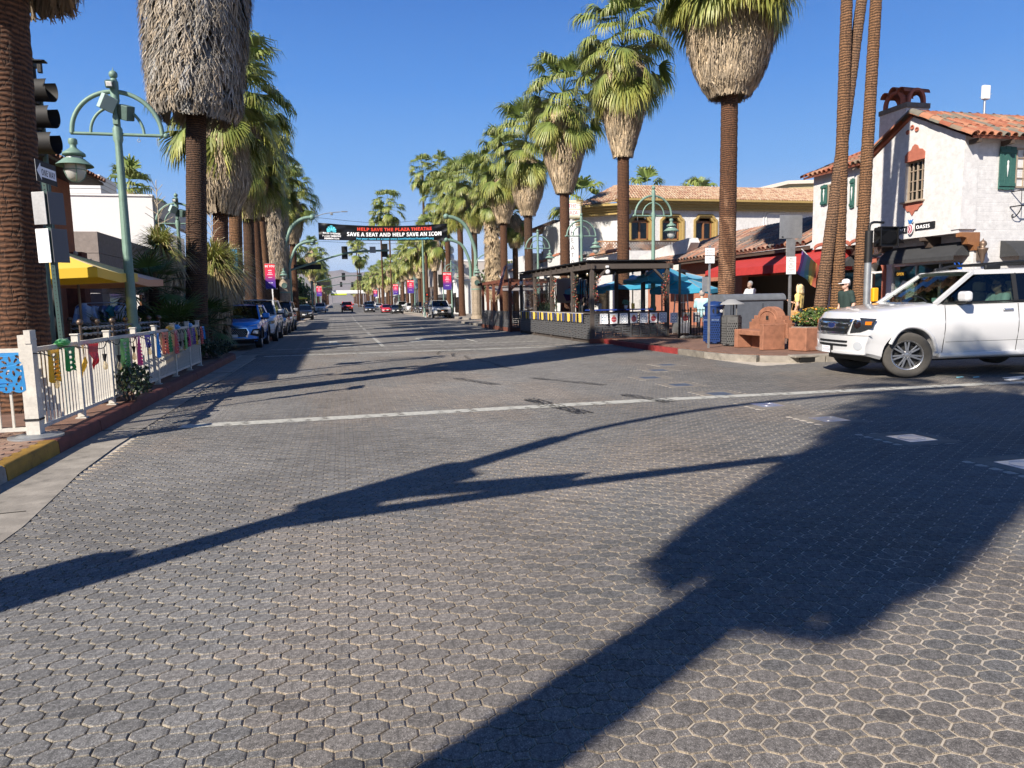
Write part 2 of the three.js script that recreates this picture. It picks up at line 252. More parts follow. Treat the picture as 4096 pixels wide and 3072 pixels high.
  const bg = {}; function brickG(a, b) { return bg[a + '_' + b] ??= done([rbox(a - 0.012, 0.012, b - 0.012, 0.004)]); }
  const bm = [mat(lin(0.45, 0.28, 0.21), 0.95, { map: concTex }), mat(lin(0.38, 0.26, 0.2), 0.95, { map: concTex }), mat(lin(0.5, 0.34, 0.26), 0.95, { map: concTex })];
  bricks(lw, -4.4, -3.12, -6.9, -9.0, 0.21, 0.1, bm);

  // painted markings, worn
  const mark = (name, pts, y, m = M.paint) => { const o = struct(name, sheet(pts, y), m); return o; };
  const wob = rng(12), line = (x0, z0, x1, z1, w) => { const n = 24, a = [], b = []; for (let i = 0; i <= n; i++) { const t = i / n, x = lerp(x0, x1, t), z = lerp(z0, z1, t), j = (wob() - 0.5) * 0.018; if (Math.abs(x1 - x0) > Math.abs(z1 - z0)) { a.push([x, z - w / 2 + j]); b.push([x, z + w / 2 + (wob() - 0.5) * 0.018]); } else { a.push([x - w / 2 + j * 0.4, z]); b.push([x + w / 2, z]); } } return a.concat(b.reverse()); };
  mark('crosswalk_line', line(-2.0, -9.67, 5, -9.71, 0.3), 0.004); mark('crosswalk_line', line(5, -9.69, 13.5, -9.33, 0.26), 0.004);
  mark('stop_line', line(-2.2, -22.55, 9.0, -22.35, 0.3), 0.005);
  mark('stop_line', line(-2.3, -25.9, 7.4, -25.9, 0.2), 0.005);
  for (let i = 0; i < 16; i++) { const z = i < 1 ? -25.6 : -36.2 - (i - 1) * 6.6; mark('lane_line', line(1.55 + 0.004 * i * i, z, 1.55 + 0.004 * i * i, z - (i < 1 ? 7.4 : 2.6), 0.13), 0.005); }
  mark('lane_line', line(5.18, -26.9, 5.12, -32.7, 0.12), 0.005);
  for (let i = 0; i < 10; i++) mark('lane_line', line(5.05, -36 - i * 7, 5.05, -38.3 - i * 7, 0.12), 0.005);
  const arrow = (x, z) => mark('turn_arrow', [[-0.16, -2.9], [0.16, -2.9], [0.16, -0.9], [0.75, 0.1], [0.6, 0.6], [0, -0.25], [-0.6, 0.6], [-0.75, 0.1], [-0.16, -0.9]].map(([a, b]) => [x + a, z + b]).reverse(), 0.005);
  arrow(3.4, -28.4); arrow(-0.2, -27.9);
  mark('parking_line', line(8.1, -46, 7.9, -57, 0.1), 0.005);
  // rubber left by tyres
  const skid = (x, z, a, L, w) => { const o = struct('skid_mark', new THREE.PlaneGeometry(L, w, 1, 1).rotateX(-Math.PI / 2), M.skid, true); o.position.set(x, 0.0075, z); o.rotation.y = a; };
  skid(2.98, -9.7, R(-78), 1.75, 0.26); skid(4.5, -9.95, R(-75), 1.15, 0.22); skid(2.5, -13.3, R(-70), 1.6, 0.2); skid(4.1, -12.6, R(-62), 1.9, 0.2);
  for (let i = 0; i < 6; i++) { const a = i / 6; skid(3.7 - 1.1 * a * a, -16 - 6.5 * a, R(-85) - a * 0.35, 1.3, 0.11); }
  // patches of newer and older asphalt
  for (const [x, z, w, d, c] of [[1.2, -34, 1.2, 12, 0.42], [-1.1, -40, 1.6, 16, 0.29], [3.3, -48, 2.6, 10, 0.41], [4.2, -62, 1.4, 30, 0.29], [0, -75, 1.8, 24, 0.42]]) struct('asphalt_patch', sheet([[x - w / 2, z - d / 2], [x - w / 2, z + d / 2], [x + w / 2, z + d / 2], [x + w / 2 - 0.1, z - d / 2]], 0.003), mat(lin(c, c * 0.97, c * 0.92), 0.93, { map: asphTex }));
}
// ---------------------------------------------------------------- palms
const barkTex = tex(512, (u, v) => { const w = v * 18 + 0.9 * fbm(u * 6, v * 6, 3, 6, 91), ring = Math.abs((w % 1) - 0.5) * 2, crack = smooth(0.05, 0.0, Math.abs(fbm(u * 14, v * 5, 3, 0, 92) - 0.5)), g = 0.42 + 0.36 * ring + 0.36 * (fbm(u * 24, v * 60, 4, 0, 93) - 0.5) - 0.16 * crack; return [g, g * 0.86, g * 0.74]; });
const barkBump = tex(512, grey((u, v) => { const w = v * 18 + 0.9 * fbm(u * 6, v * 6, 3, 6, 91), ring = Math.pow(Math.abs((w % 1) - 0.5) * 2, 0.6), crack = smooth(0.05, 0.0, Math.abs(fbm(u * 14, v * 5, 3, 0, 92) - 0.5)); return 0.25 + 0.55 * ring + 0.25 * (fbm(u * 24, v * 60, 4, 0, 93) - 0.5) - 0.3 * crack; }), false);
const bark = (r, g, b) => mat(lin(r, g, b), 0.92, { map: barkTex, bumpMap: barkBump, bumpScale: 0.03 });
Object.assign(M, {
  barkBrown: bark(0.27, 0.168, 0.108), barkDark: bark(0.2, 0.145, 0.108), barkGrey: bark(0.42, 0.33, 0.25), barkTan: bark(0.46, 0.33, 0.215),
  leaf: new THREE.MeshPhysicalMaterial({ vertexColors: true, roughness: 0.5, transmission: 0.3, thickness: 0, side: THREE.DoubleSide }),
  dead: new THREE.MeshStandardMaterial({ vertexColors: true, roughness: 0.85, side: THREE.DoubleSide }),
});
// one fan leaf: stalk from the origin at elevation e (radians), blade of narrow segments whose tips hang
function frond(e, seed, o = {}) {
  const r = rng(seed), b = new Bag(), { stalk = 1.15, blade = 1.3, N = 30, span = 2.25, sec = 4, hang = 1, yellow = 0.3, wid = 1 } = o;
  const dir = (a) => [Math.cos(a), Math.sin(a), 0], tip = []; let p = [0, 0, 0], a = e; const st = [[p, a]];
  for (let i = 0; i < 4; i++) { const d = dir(a); p = p.map((q, k) => q + d[k] * stalk / 4); a -= 0.07 * hang * Math.cos(e); st.push([p, a]); }
  const gs = [0.16, 0.2, 0.055];
  for (let i = 0; i < 4; i++) { const w0 = 0.03 * (1 - i * 0.12), w1 = 0.03 * (1 - (i + 1) * 0.12), A = st[i][0], B = st[i + 1][0]; b.quad([A[0], A[1], -w0], [A[0], A[1], w0], [B[0], B[1], w1], [B[0], B[1], -w1], gs); b.quad([A[0], A[1] - w0, 0], [A[0], A[1] + w0 * 0.3, 0], [B[0], B[1] + w1 * 0.3, 0], [B[0], B[1] - w1, 0], gs); }
  const H = p, f = dir(a), n = [-Math.sin(a), Math.cos(a), 0], tilt = (r() - 0.5) * 0.5;
  for (let k = 0; k < N; k++) {
    const t = k / (N - 1) * 2 - 1, an = t * span / 2 * (1 + (r() - 0.5) * 0.03), L = blade * (0.72 + 0.28 * Math.cos(an * 0.9)) * (0.9 + r() * 0.2), fold = 0.28 * Math.abs(t) + (k % 2 ? 0.05 : -0.05);
    const D = [0, 1, 2].map((q) => f[q] * Math.cos(an) + (q === 2 ? Math.sin(an) : 0) + n[q] * (fold - 0.25 + tilt * t)), l0 = Math.hypot(...D), S = [0, 1, 2].map((q) => -f[q] * Math.sin(an) + (q === 2 ? Math.cos(an) : 0));
    for (let q = 0; q < 3; q++) D[q] /= l0;
    let P = H.slice(), prev = null; const yl = yellow * (0.5 + r()), tone = 0.75 + 0.5 * r();
    for (let i = 0; i <= sec; i++) {
      const s = i / sec, w = [0.004, 0.042, 0.036, 0.022, 0.003][Math.round(s * 4)] * wid * (blade / 1.3), y = yl * s * s, c = [lerp(0.165, 0.56, y) * tone, lerp(0.235, 0.49, y) * tone, lerp(0.05, 0.11, y) * tone];
      const E = [P.map((q, m) => q - S[m] * w), P.map((q, m) => q + S[m] * w), c];
      if (prev) { if (i === sec) b.tri(prev[0], prev[1], E[0], prev[2], prev[2], c); else { b.tri(prev[0], prev[1], E[1], prev[2], prev[2], c); b.tri(prev[0], E[1], E[0], prev[2], c, c); } }
      prev = E; const g = hang * [0.02, 0.18, 0.5, 0.85][Math.min(3, Math.floor(s * 4))] * (0.7 + 0.5 * r()), d = D.map((q, m) => q * (1 - g) + (m === 1 ? -g : 0)), l = Math.hypot(...d) || 1; P = P.map((q, m) => q + d[m] / l * L / sec);
    }
  }
  const g = b.geo(); g.userData.done = true; return g;
}
const ELEV = [82, 68, 54, 40, 26, 10, -8, -26, -45, -62, -75].map(R), yl = (i) => 0.2 + 0.06 * i;
const fronds = ELEV.map((e, i) => [0, 1].map((k) => frond(e, 100 + i * 7 + k * 53, { stalk: i > 7 ? 1.05 : 1.35, blade: i > 7 ? 1.35 : 1.3, hang: i < 2 ? 0.7 : 1.05, yellow: yl(i) })));
const frondsFar = ELEV.map((e, i) => frond(e, 300 + i, { stalk: i > 7 ? 1.05 : 1.35, N: 15, sec: 4, wid: 2.1, hang: i < 2 ? 0.7 : 1.05, yellow: yl(i) }));
// dead leaves hanging round a trunk: profile [[y, r] ...] from the bottom up
function skirtGeo(prof, seed, n, o = {}) {
  const r = rng(seed), b = new Bag(), { len = 0.95, grey = 0.3, w = 0.022, tuft = 9 } = o, y0 = prof[0][0], y1 = prof[prof.length - 1][0];
  const rad = (y) => { let i = 0; while (i < prof.length - 2 && y > prof[i + 1][0]) i++; return lerp(prof[i][1], prof[i + 1][1], clamp((y - prof[i][0]) / (prof[i + 1][0] - prof[i][0]))); };
  for (let k = 0; k < n; k++) {   // a dead leaf: a bundle of ribbons from one point
    const y = lerp(y0 + len * 0.35, y1 + 0.25, Math.pow(r(), 1.1)), a = r() * 6.2832, R0 = rad(y) * (0.68 + 0.2 * r()), g = grey * (0.4 + r()), br = 0.5 + 0.75 * r(), out = 0.04 + 0.13 * r(), fringe = (y - y0 < len * 1.1) ? 0.75 : 1;
    const base = [lerp(0.52, 0.4, g) * br, lerp(0.385, 0.345, g) * br, lerp(0.225, 0.27, g) * br];
    for (let t = 0; t < tuft; t++) {
      const L = len * (0.55 + 0.6 * r()) * fringe, da = (r() - 0.5) * 0.55 / Math.max(0.5, R0 / 0.6), sh = 0.7 + 0.5 * r(), c = base.map((q) => q * sh); let prev = null;
      for (let i = 0; i <= 3; i++) {
        const s = i / 3, yy = Math.max(y - L * s, y0 - 0.18 + 0.1 * r()), rr = Math.max(R0 * (1 - s) + (rad(yy) + out * (0.3 + s * 0.7)) * s, 0.02) + 0.05 * Math.sin(s * 3), an = a + da * s + 0.05 * Math.sin(7 * s + t), ww = w * [0.7, 1.25, 1, 0.25][i] * (0.7 + 0.7 * r());
        const ca = Math.cos(an), sa = Math.sin(an), tw = (r() - 0.5) * 0.8, X = [-sa * Math.cos(tw) + ca * Math.sin(tw), 0, ca * Math.cos(tw) + sa * Math.sin(tw)], P = [ca * rr, yy, sa * rr], E = [P.map((q, m) => q - X[m] * ww), P.map((q, m) => q + X[m] * ww)];
        if (prev) b.quad(prev[0], prev[1], E[1], E[0], c); prev = E;
      }
    }
  }
  const core = lathe(prof.map(([y, q]) => [Math.max(0.05, q * 0.6), y + 0.3 * (y < y0 + 0.3)]).concat([[0.02, y1 + 0.1]]), 18), cc = core.attributes.position.count; core.setAttribute('color', new THREE.Float32BufferAttribute(Array.from({ length: cc * 3 }, (_, i) => [0.17, 0.12, 0.075][i % 3]), 3));
  const g = merged([core, b.geo()], true); g.userData.done = true; return g;
}
function trunkGeo(h, r0, r1, seed, bend = 0, pale = 0) {
  const r = rng(seed), n = Math.max(16, Math.round(h * 9)), pts = [];
  for (let i = 0; i <= n; i++) { const y = h * i / n; pts.push([lerp(r0, r1, Math.pow(y / h, 0.6)) * (1 + 0.28 * Math.exp(-y * 2.2)) * (0.985 + 0.03 * r()) + (i % 2 ? 0.004 : -0.004), y]); }
  const g = new THREE.LatheGeometry(pts.map(([a, b]) => new THREE.Vector2(a, b)), 28), p = g.attributes.position, uv = g.attributes.uv;
  for (let i = 0; i < p.count; i++) { uv.setXY(i, uv.getX(i) * 2, p.getY(i) / 1.15); const t = p.getY(i) / h; p.setX(i, p.getX(i) + bend * t * t); }
  if (pale) { const c = []; for (let i = 0; i < p.count; i++) { const a = Math.atan2(p.getZ(i), p.getX(i)), y = p.getY(i), w = pale * smooth(0.42, 0.6, fbm(Math.cos(a) * 1.5 + 5, y * 2 + Math.sin(a), 4, 0, 3) + 0.28 * (y < 4 ? 1 : 4 / y - 1) - 0.16); c.push(1 + 1.1 * w, 1 + 1.5 * w, 1 + 1.9 * w); } g.setAttribute('color', new THREE.Float32BufferAttribute(c, 3)); }
  g.computeVertexNormals(); return done([g], true);
}
// crown of separate fan leaves round a growing point
function leafSpots(seed, n, size, low) {
  const r = rng(seed), L = [];
  for (let k = 0; k < n; k++) { const c = Math.min(low, Math.floor(Math.pow((k + 0.6 * r()) / n, 0.82) * 11)); L.push([c, (c < 3 ? 0.1 : -0.11 * c) * size - 0.12 * r(), k * 2.39996 + (r() - 0.5) * 0.9, (r() - 0.5) * 0.5, (r() - 0.5) * 0.34, size * (0.8 + 0.36 * r()) * (c < 2 ? 0.86 : 1), (r() * 2) | 0]); }
  return L;
}
function crown(t, y, seed, { n = 62, size = 1, low = 10, detail = true, bend = 0 } = {}) {
  for (const [c, dy, az, rx, rz, sc, v] of leafSpots(seed, n, size, low)) {
    const o = new THREE.Mesh(detail ? fronds[c][v] : frondsFar[c], M.leaf); o.name = 'frond'; o.castShadow = o.receiveShadow = true;
    o.position.set(bend, y + dy, 0); o.rotation.set(rx, az, rz, 'YXZ'); o.scale.setScalar(sc); t.add(o);
  }
}
function mergedCrown(seed, n, size, low = 10) {
  const g = mergeGeometries(leafSpots(seed, n, size, low).map(([c, dy, az, rx, rz, sc]) => frondsFar[c].clone().applyMatrix4(new THREE.Matrix4().compose(V(0, dy, 0), new THREE.Quaternion().setFromEuler(new THREE.Euler(rx, az, rz, 'YXZ')), V(sc, sc, sc))))); g.userData.done = true; return g;
}
function palm(label, group, x, z, o) {
  const t = thing('palm_tree', label, 'palm tree', [x, o.y ?? 0.15, z], (o.turn ?? 0), group), s = o.seed ?? 1, bend = o.bend ?? 0;
  const tr = obj('trunk', trunkGeo(o.trunk, o.r, o.r * (o.taper ?? 0.86), s, bend, o.pale), o.pale ? Object.assign(M.barkBrown.clone(), { vertexColors: true }) : o.bark ?? M.barkBrown, t);
  if (o.skirt) { const k = obj('skirt', skirtGeo(o.skirt, s + 5, o.n ?? 420, o.sk ?? {}), M.dead, t); stuff(k); k.position.x = bend; }
  if (o.crown) { if (o.far) { const c = obj('crown', o.far, M.leaf, t); c.position.y = o.crown; c.rotation.y = s; c.scale.setScalar(o.size ?? 1); } else crown(t, o.crown, s + 9, { n: Math.round((o.leaves ?? 48) * 1.35), size: o.size ?? 1, low: o.low ?? 10, detail: o.detail ?? true, bend }); }
  if (o.lean) t.rotation.z = o.lean;
  return t;
}
const cone = (b, m, t, rb = 0.42, rm = 0.95, rt = 1.15) => [[b, rb * 0.7], [b + 0.25, rb * 0.85], [lerp(b, m, 0.5), lerp(rb, rm, 0.5)], [m, rm * 0.95], [t, rt * 0.75], [t + 0.4, 0.35]];
// left row, kerb side
palm('huge brown palm trunk at the left edge behind the white railing', null, -4.24, -11.05, { trunk: 9, r: 0.345, taper: 0.9, seed: 11, lean: -0.03, skirt: [[5.6, 0.8], [6.0, 1.0], [8, 1.12], [11, 1.15], [12, 0.7]], n: 620, sk: { len: 1.2, grey: 0.9 }, crown: 12.2, leaves: 40 });
palm('palm with the widest shaggy grey skirt cut by the top of the photo', null, -4.22, -23.4, { lean: -0.062, trunk: 9, r: 0.33, taper: 0.82, seed: 12, bark: M.barkDark, skirt: [[6.95, 1.0], [7.1, 1.2], [8.2, 1.32], [10, 1.42], [12.4, 1.6], [13.2, 1.2]], n: 1150, sk: { len: 1.0, grey: 1.15, w: 0.02, tuft: 10 }, crown: 13.6, leaves: 40 });
const LG = 'palms along the left pavement';
palm('palm right behind the grey shaggy one, its skirt showing below', LG, -4.3, -28.6, { lean: -0.06, trunk: 9, r: 0.3, seed: 13, skirt: cone(4.9, 6.3, 8.3, 0.7, 1.05, 1.1), n: 520, sk: { grey: 0.5, len: 1.3 }, crown: 9.4, size: 1.05, leaves: 50 });
palm('third left palm, green crown rising over the grey skirt, blue banner on its trunk', LG, -4.3, -33.2, { lean: -0.045, trunk: 10, r: 0.3, seed: 14, bark: M.barkTan, skirt: cone(6.5, 8.1, 9.6, 0.6, 1.1, 1.2), n: 560, sk: { grey: 0.5, len: 1.2 }, crown: 10.4, size: 1.12, leaves: 54 });
palm('left palm with dark straight trunk beside the one with the blue banner', LG, -4.3, -38.9, { lean: -0.04, trunk: 9, r: 0.3, seed: 15, bark: M.barkDark, skirt: cone(5.9, 7.6, 8.8, 0.6, 1.05, 1.2), n: 480, sk: { grey: 0.3, len: 1.2 }, crown: 9.6, size: 1.05, leaves: 48, turn: 1 });
palm('left palm with brown trunk right behind the arched street lamp with the red banner', LG, -4.3, -44.2, { lean: -0.035, trunk: 10, r: 0.3, seed: 16, skirt: cone(7.9, 9.2, 10.2, 0.6, 1.0, 1.1), n: 420, crown: 11, size: 1.05, leaves: 46, turn: 2 });
palm('left palm whose crown stands out farthest left of the gateway arm', LG, -4.3, -49.4, { lean: -0.03, trunk: 10, r: 0.3, seed: 17, bark: M.barkTan, skirt: cone(7.2, 9, 10.4, 0.6, 1.1, 1.15), n: 420, crown: 11.4, size: 1.1, leaves: 48, turn: 3 });
palm('left palm fully shaggy down to the lamp beside the stone pillar', LG, -4.6, -60.5, { trunk: 9, r: 0.32, seed: 18, skirt: [[3.6, 0.85], [4, 0.95], [7, 1.1], [10, 1.2], [11.4, 0.7]], n: 800, sk: { grey: 0.75, len: 1.3 }, crown: 11.8, size: 1.15, leaves: 48, turn: 4 });
palm('left palm leaning out behind the gateway arm, above the banner end', LG, -3.6, -68, { trunk: 10, r: 0.3, seed: 19, skirt: cone(7, 9.2, 10.6, 0.6, 1.1, 1.15), n: 420, crown: 11.6, size: 1.15, leaves: 46, turn: 5 });
// right row
const RG = 'palms along the right pavement';
palm('nearest right palm, tall brown trunk behind the grey utility cabinet, broad straw skirt', null, 12.6, -21.4, { trunk: 9.6, r: 0.29, taper: 0.9, seed: 21, skirt: [[7.85, 0.5], [8.0, 0.72], [8.6, 1.0], [9.3, 1.25], [10.2, 1.45], [11.3, 1.5], [11.9, 1.2]], n: 1050, sk: { grey: 0.45, len: 0.95, w: 0.018, tuft: 10 }, crown: 12.7, size: 1.2, leaves: 62, low: 7, pale: 1 });
palm('second right palm, whole crown in view, behind the tall lamp', null, 12.6, -30.2, { trunk: 11.4, r: 0.29, taper: 0.86, seed: 22, skirt: [[7.7, 0.3], [8.1, 0.42], [9, 0.72], [10.2, 1.05], [11.2, 1.1], [11.7, 0.8]], n: 600, sk: { grey: 0.35, len: 1.1, w: 0.02 }, crown: 12.7, size: 1.1, leaves: 60, low: 8, turn: 0.6 });
palm('third right palm, behind the lamp that stands left of the tall one', RG, 12.6, -38.6, { trunk: 11, r: 0.3, seed: 23, skirt: [[7.4, 0.35], [7.8, 0.5], [9, 0.95], [10.3, 1.2], [11.3, 1.15], [11.8, 0.8]], n: 600, sk: { grey: 0.35, len: 1.1 }, crown: 12.6, size: 1.1, leaves: 58, low: 8, turn: 1.9 });
palm('fourth right palm, thick dark trunk over the middle of the dark shelter', RG, 12.6, -46.4, { trunk: 11, r: 0.3, seed: 24, bark: M.barkDark, skirt: cone(7.1, 9, 10.4, 0.5, 1.1, 1.2), n: 480, sk: { grey: 0.35, len: 1.1 }, crown: 12.1, size: 1.12, leaves: 56, low: 8, turn: 3.1 });
palm('fifth right palm, brown trunk with the pale shaggy trunk at its left', RG, 12.6, -53.6, { trunk: 11, r: 0.3, seed: 25, skirt: cone(7.4, 9.2, 10.4, 0.5, 1.05, 1.2), n: 440, sk: { grey: 0.3, len: 1.1 }, crown: 12.1, size: 1.12, leaves: 54, low: 8, turn: 4 });
palm('short palm low behind the right row with a green tuft', null, 14.6, -58, { trunk: 8, r: 0.26, seed: 26, bark: M.barkDark, skirt: cone(5.9, 7.2, 8, 0.4, 0.85, 0.9), n: 300, crown: 8.2, size: 0.72, leaves: 40 });
palm('palm with pale straw trunk still covered in old leaf bases', null, 12.4, -56.6, { trunk: 9, r: 0.3, seed: 27, skirt: [[1.5, 0.55], [2, 0.6], [7.5, 0.62], [9.4, 0.9], [10, 0.6]], n: 760, sk: { grey: 0.25, len: 0.5 }, crown: 10.4, size: 0.9, leaves: 44, turn: 2 });
palm('right palm with the upper gateway arm across its trunk', RG, 12.6, -65.5, { trunk: 11, r: 0.32, seed: 28, bark: M.barkDark, skirt: cone(7.8, 9.8, 11, 0.6, 1.15, 1.2), n: 440, crown: 12.4, size: 1.25, leaves: 54, turn: 5 });
palm('right palm just right of the banner end', RG, 12.6, -73, { trunk: 12, r: 0.33, seed: 29, skirt: cone(9.2, 11, 12.2, 0.6, 1.15, 1.2), n: 420, crown: 13.4, size: 1.3, leaves: 48, turn: 6 });
palm('right palm touching the right end of the banner', RG, 12.6, -81.5, { trunk: 12, r: 0.32, seed: 30, skirt: cone(9.4, 11, 12.4, 0.6, 1.15, 1.2), n: 400, crown: 13.6, size: 1.3, leaves: 46, turn: 0.4 });

// the palm that stands behind us and throws the broad shadow on the right
palm('shaggy leaning palm behind the viewer that throws the broad shadow', null, -5.5, 1.89, { trunk: 9.6, r: 0.21, taper: 0.9, seed: 41, skirt: [[5.5, 0.5], [5.8, 0.62], [6.7, 0.8], [8.3, 1.05], [9.9, 1.25], [10.7, 0.9]], n: 620, crown: 11, leaves: 44, lean: -0.231 });
// three slim bare trunks in front of the white corner building
const SG = 'slim bare palms in front of the white building';
palm('left slim pale palm trunk rising straight past the white building', null, 12.42, -15.75, { trunk: 15, r: 0.178, taper: 0.66, seed: 42, bark: M.barkTan, lean: 0.002, skirt: cone(12.5, 13.6, 14.6, 0.3, 0.7, 0.8), n: 120, crown: 14.8, leaves: 34, size: 0.8 });
palm('slim palm trunk leaning behind the left slim one, thick at its foot', null, 11.82, -15.78, { trunk: 15, r: 0.17, taper: 0.62, seed: 43, bark: M.barkGrey, lean: -0.12, skirt: cone(12.5, 13.6, 14.6, 0.3, 0.7, 0.8), n: 120, crown: 14.8, leaves: 34, size: 0.8 });
palm('right slim palm trunk, brown with dark bands, leaning to the right', null, 13.0, -15.72, { trunk: 15, r: 0.168, taper: 0.72, seed: 44, bark: M.barkTan, lean: -0.025, skirt: cone(12.5, 13.6, 14.6, 0.3, 0.7, 0.8), n: 120, crown: 14.8, leaves: 34, size: 0.8 });
// ---------------------------------------------------------------- building materials and pieces
Object.assign(M, {
  white: mat(lin(0.78, 0.77, 0.75), 0.9, { map: mottle, bumpMap: stuccoBump, bumpScale: 0.003 }),
  whitePlain: mat(lin(0.68, 0.675, 0.66), 0.9, { bumpMap: fineBump, bumpScale: 0.002 }),
  taupe: mat(lin(0.34, 0.295, 0.275), 0.9, { map: mottle, bumpMap: stuccoBump, bumpScale: 0.005 }),
  terra: mat(lin(0.5, 0.2, 0.12), 0.9, { map: mottle, bumpMap: stuccoBump, bumpScale: 0.006 }),
  terraTrim: mat(lin(0.5, 0.16, 0.1), 0.85, { map: mottle, bumpMap: fineBump, bumpScale: 0.004 }),
  ochre: mat(lin(0.47, 0.33, 0.11), 0.8, { map: mottle }),
  glassDark: new THREE.MeshPhysicalMaterial({ color: 0x0b0e10, roughness: 0.06, metalness: 0, ior: 1.5 }),
  glass: new THREE.MeshPhysicalMaterial({ color: 0xe8f0ee, roughness: 0.02, transmission: 1, thickness: 0, ior: 1.5 }),
  wood: mat(lin(0.34, 0.15, 0.06), 0.6, { map: mottle }),
  woodDark: mat(lin(0.1, 0.07, 0.05), 0.7, { map: mottle }),
  black: mat(0x121212, 0.6), iron: mat(0x1c1b1a, 0.5, { metalness: 0.4 }), inside: mat(lin(0.3, 0.26, 0.22), 0.95),
  green: mat(lin(0.04, 0.14, 0.115), 0.7, { map: mottle }), frame: mat(lin(0.33, 0.26, 0.19), 0.6),
  awning: mat(lin(0.045, 0.047, 0.05), 0.85, { map: mottle }), redCloth: mat(lin(0.5, 0.035, 0.03), 0.85, { map: mottle, side: THREE.DoubleSide }),
  steel: mat(lin(0.55, 0.56, 0.57), 0.38, { metalness: 0.8 }), greyPaint: mat(lin(0.36, 0.36, 0.35), 0.6),
});
const tileTones = (list) => list.map(([r, g, b]) => mat(lin(r * 0.76, g * 0.76, b * 0.76), 0.9, { map: mottle, bumpMap: fineBump, bumpScale: 0.003 }));
const redTiles = tileTones([[0.55, 0.19, 0.1], [0.62, 0.25, 0.14], [0.48, 0.16, 0.09], [0.6, 0.33, 0.2], [0.36, 0.27, 0.19], [0.56, 0.21, 0.11], [0.27, 0.25, 0.2], [0.64, 0.28, 0.16]]);
const paleTiles = tileTones([[0.76, 0.53, 0.33], [0.68, 0.42, 0.26], [0.8, 0.6, 0.41], [0.55, 0.3, 0.19], [0.7, 0.46, 0.3]]);
const oldTiles = tileTones([[0.5, 0.24, 0.15], [0.56, 0.32, 0.22], [0.4, 0.2, 0.13], [0.22, 0.2, 0.18], [0.6, 0.38, 0.26], [0.3, 0.22, 0.18]]);
function barrel(r, L) {   // one half-round clay tile, axis along +z from 0 to L, open below
  const b = new Bag(), N = 6, t = 0.016, arc = (q, z) => Array.from({ length: N + 1 }, (_, i) => { const a = Math.PI * i / N; return [Math.cos(a) * q, Math.sin(a) * q, z]; });
  const o0 = arc(r, 0), o1 = arc(r * 0.86, L), i0 = arc(r - t, 0), i1 = arc(r * 0.86 - t, L);
  for (let i = 0; i < N; i++) { b.quad(o0[i], o0[i + 1], o1[i + 1], o1[i]); b.quad(i0[i + 1], i0[i], i1[i], i1[i + 1]); b.quad(i0[i], i0[i + 1], o0[i + 1], o0[i]); }
  return done([b.geo(R(50))]);
}
// eave corners a, b and ridge corners c (above b), d (above a)
function tileRoof(parent, a, b, c, d, cols, rows, mats, most, seed = 1, o = {}) {
  [a, b, c, d] = [a, b, c, d].map((q) => V(...q)); const r = rng(seed), W = a.distanceTo(b), sl = d.clone().sub(a).length(), u = b.clone().sub(a).normalize(), up = c.clone().add(d).sub(a).sub(b).multiplyScalar(0.5); up.addScaledVector(u, -up.dot(u)).normalize(); const n = up.clone().cross(u).normalize(); if (n.y < 0) n.negate();
  const L = sl / rows * 1.18, rad = W / cols * 0.41, g = barrel(rad, L), rest = mats.map(() => []), slab = new Bag(), e = (p, k) => p.clone().addScaledVector(n, k).toArray();
  slab.quad(e(a, 0), e(b, 0), e(c, 0), e(d, 0)); slab.quad(e(b, -0.06), e(a, -0.06), e(d, -0.06), e(c, -0.06)); slab.quad(e(a, -0.06), e(b, -0.06), e(b, 0), e(a, 0));
  obj('roof_deck', slab.geo(), mats[2], parent); let k = 0; const spots = [];
  for (let i = 0; i < rows; i++) for (let j = 0; j <= cols; j++) { const t = i / rows, p = a.clone().lerp(d, t).lerp(b.clone().lerp(c, t), j / cols); spots.push([p, i, j]); }
  if (o.near) spots.sort((p, q) => p[0].distanceToSquared(camera.position) - q[0].distanceToSquared(camera.position));
  for (const [p, i, j] of spots) {
    const m = (r() * mats.length) | 0, jit = (r() - 0.5) * 0.03, basis = new THREE.Matrix4().makeBasis(u.clone().applyAxisAngle(n, (r() - 0.5) * 0.05), n, up).setPosition(p.addScaledVector(n, 0.012 + 0.012 * (1 - (i % 2)) + 0.01 * r()).addScaledVector(up, jit - 0.04));
    if (basis.determinant() < 0) basis.makeBasis(u.clone().negate(), n, up).setPosition(p);
    if (k++ < most) { const q = obj('roof_tile', g, mats[m], parent); q.applyMatrix4(basis); } else rest[m].push(g.clone().applyMatrix4(basis));
  }
  rest.forEach((l, m) => { if (l.length) stuff(obj('roof_tile_field', Object.assign(mergeGeometries(l), { userData: { done: true } }), mats[m], parent)); });
}
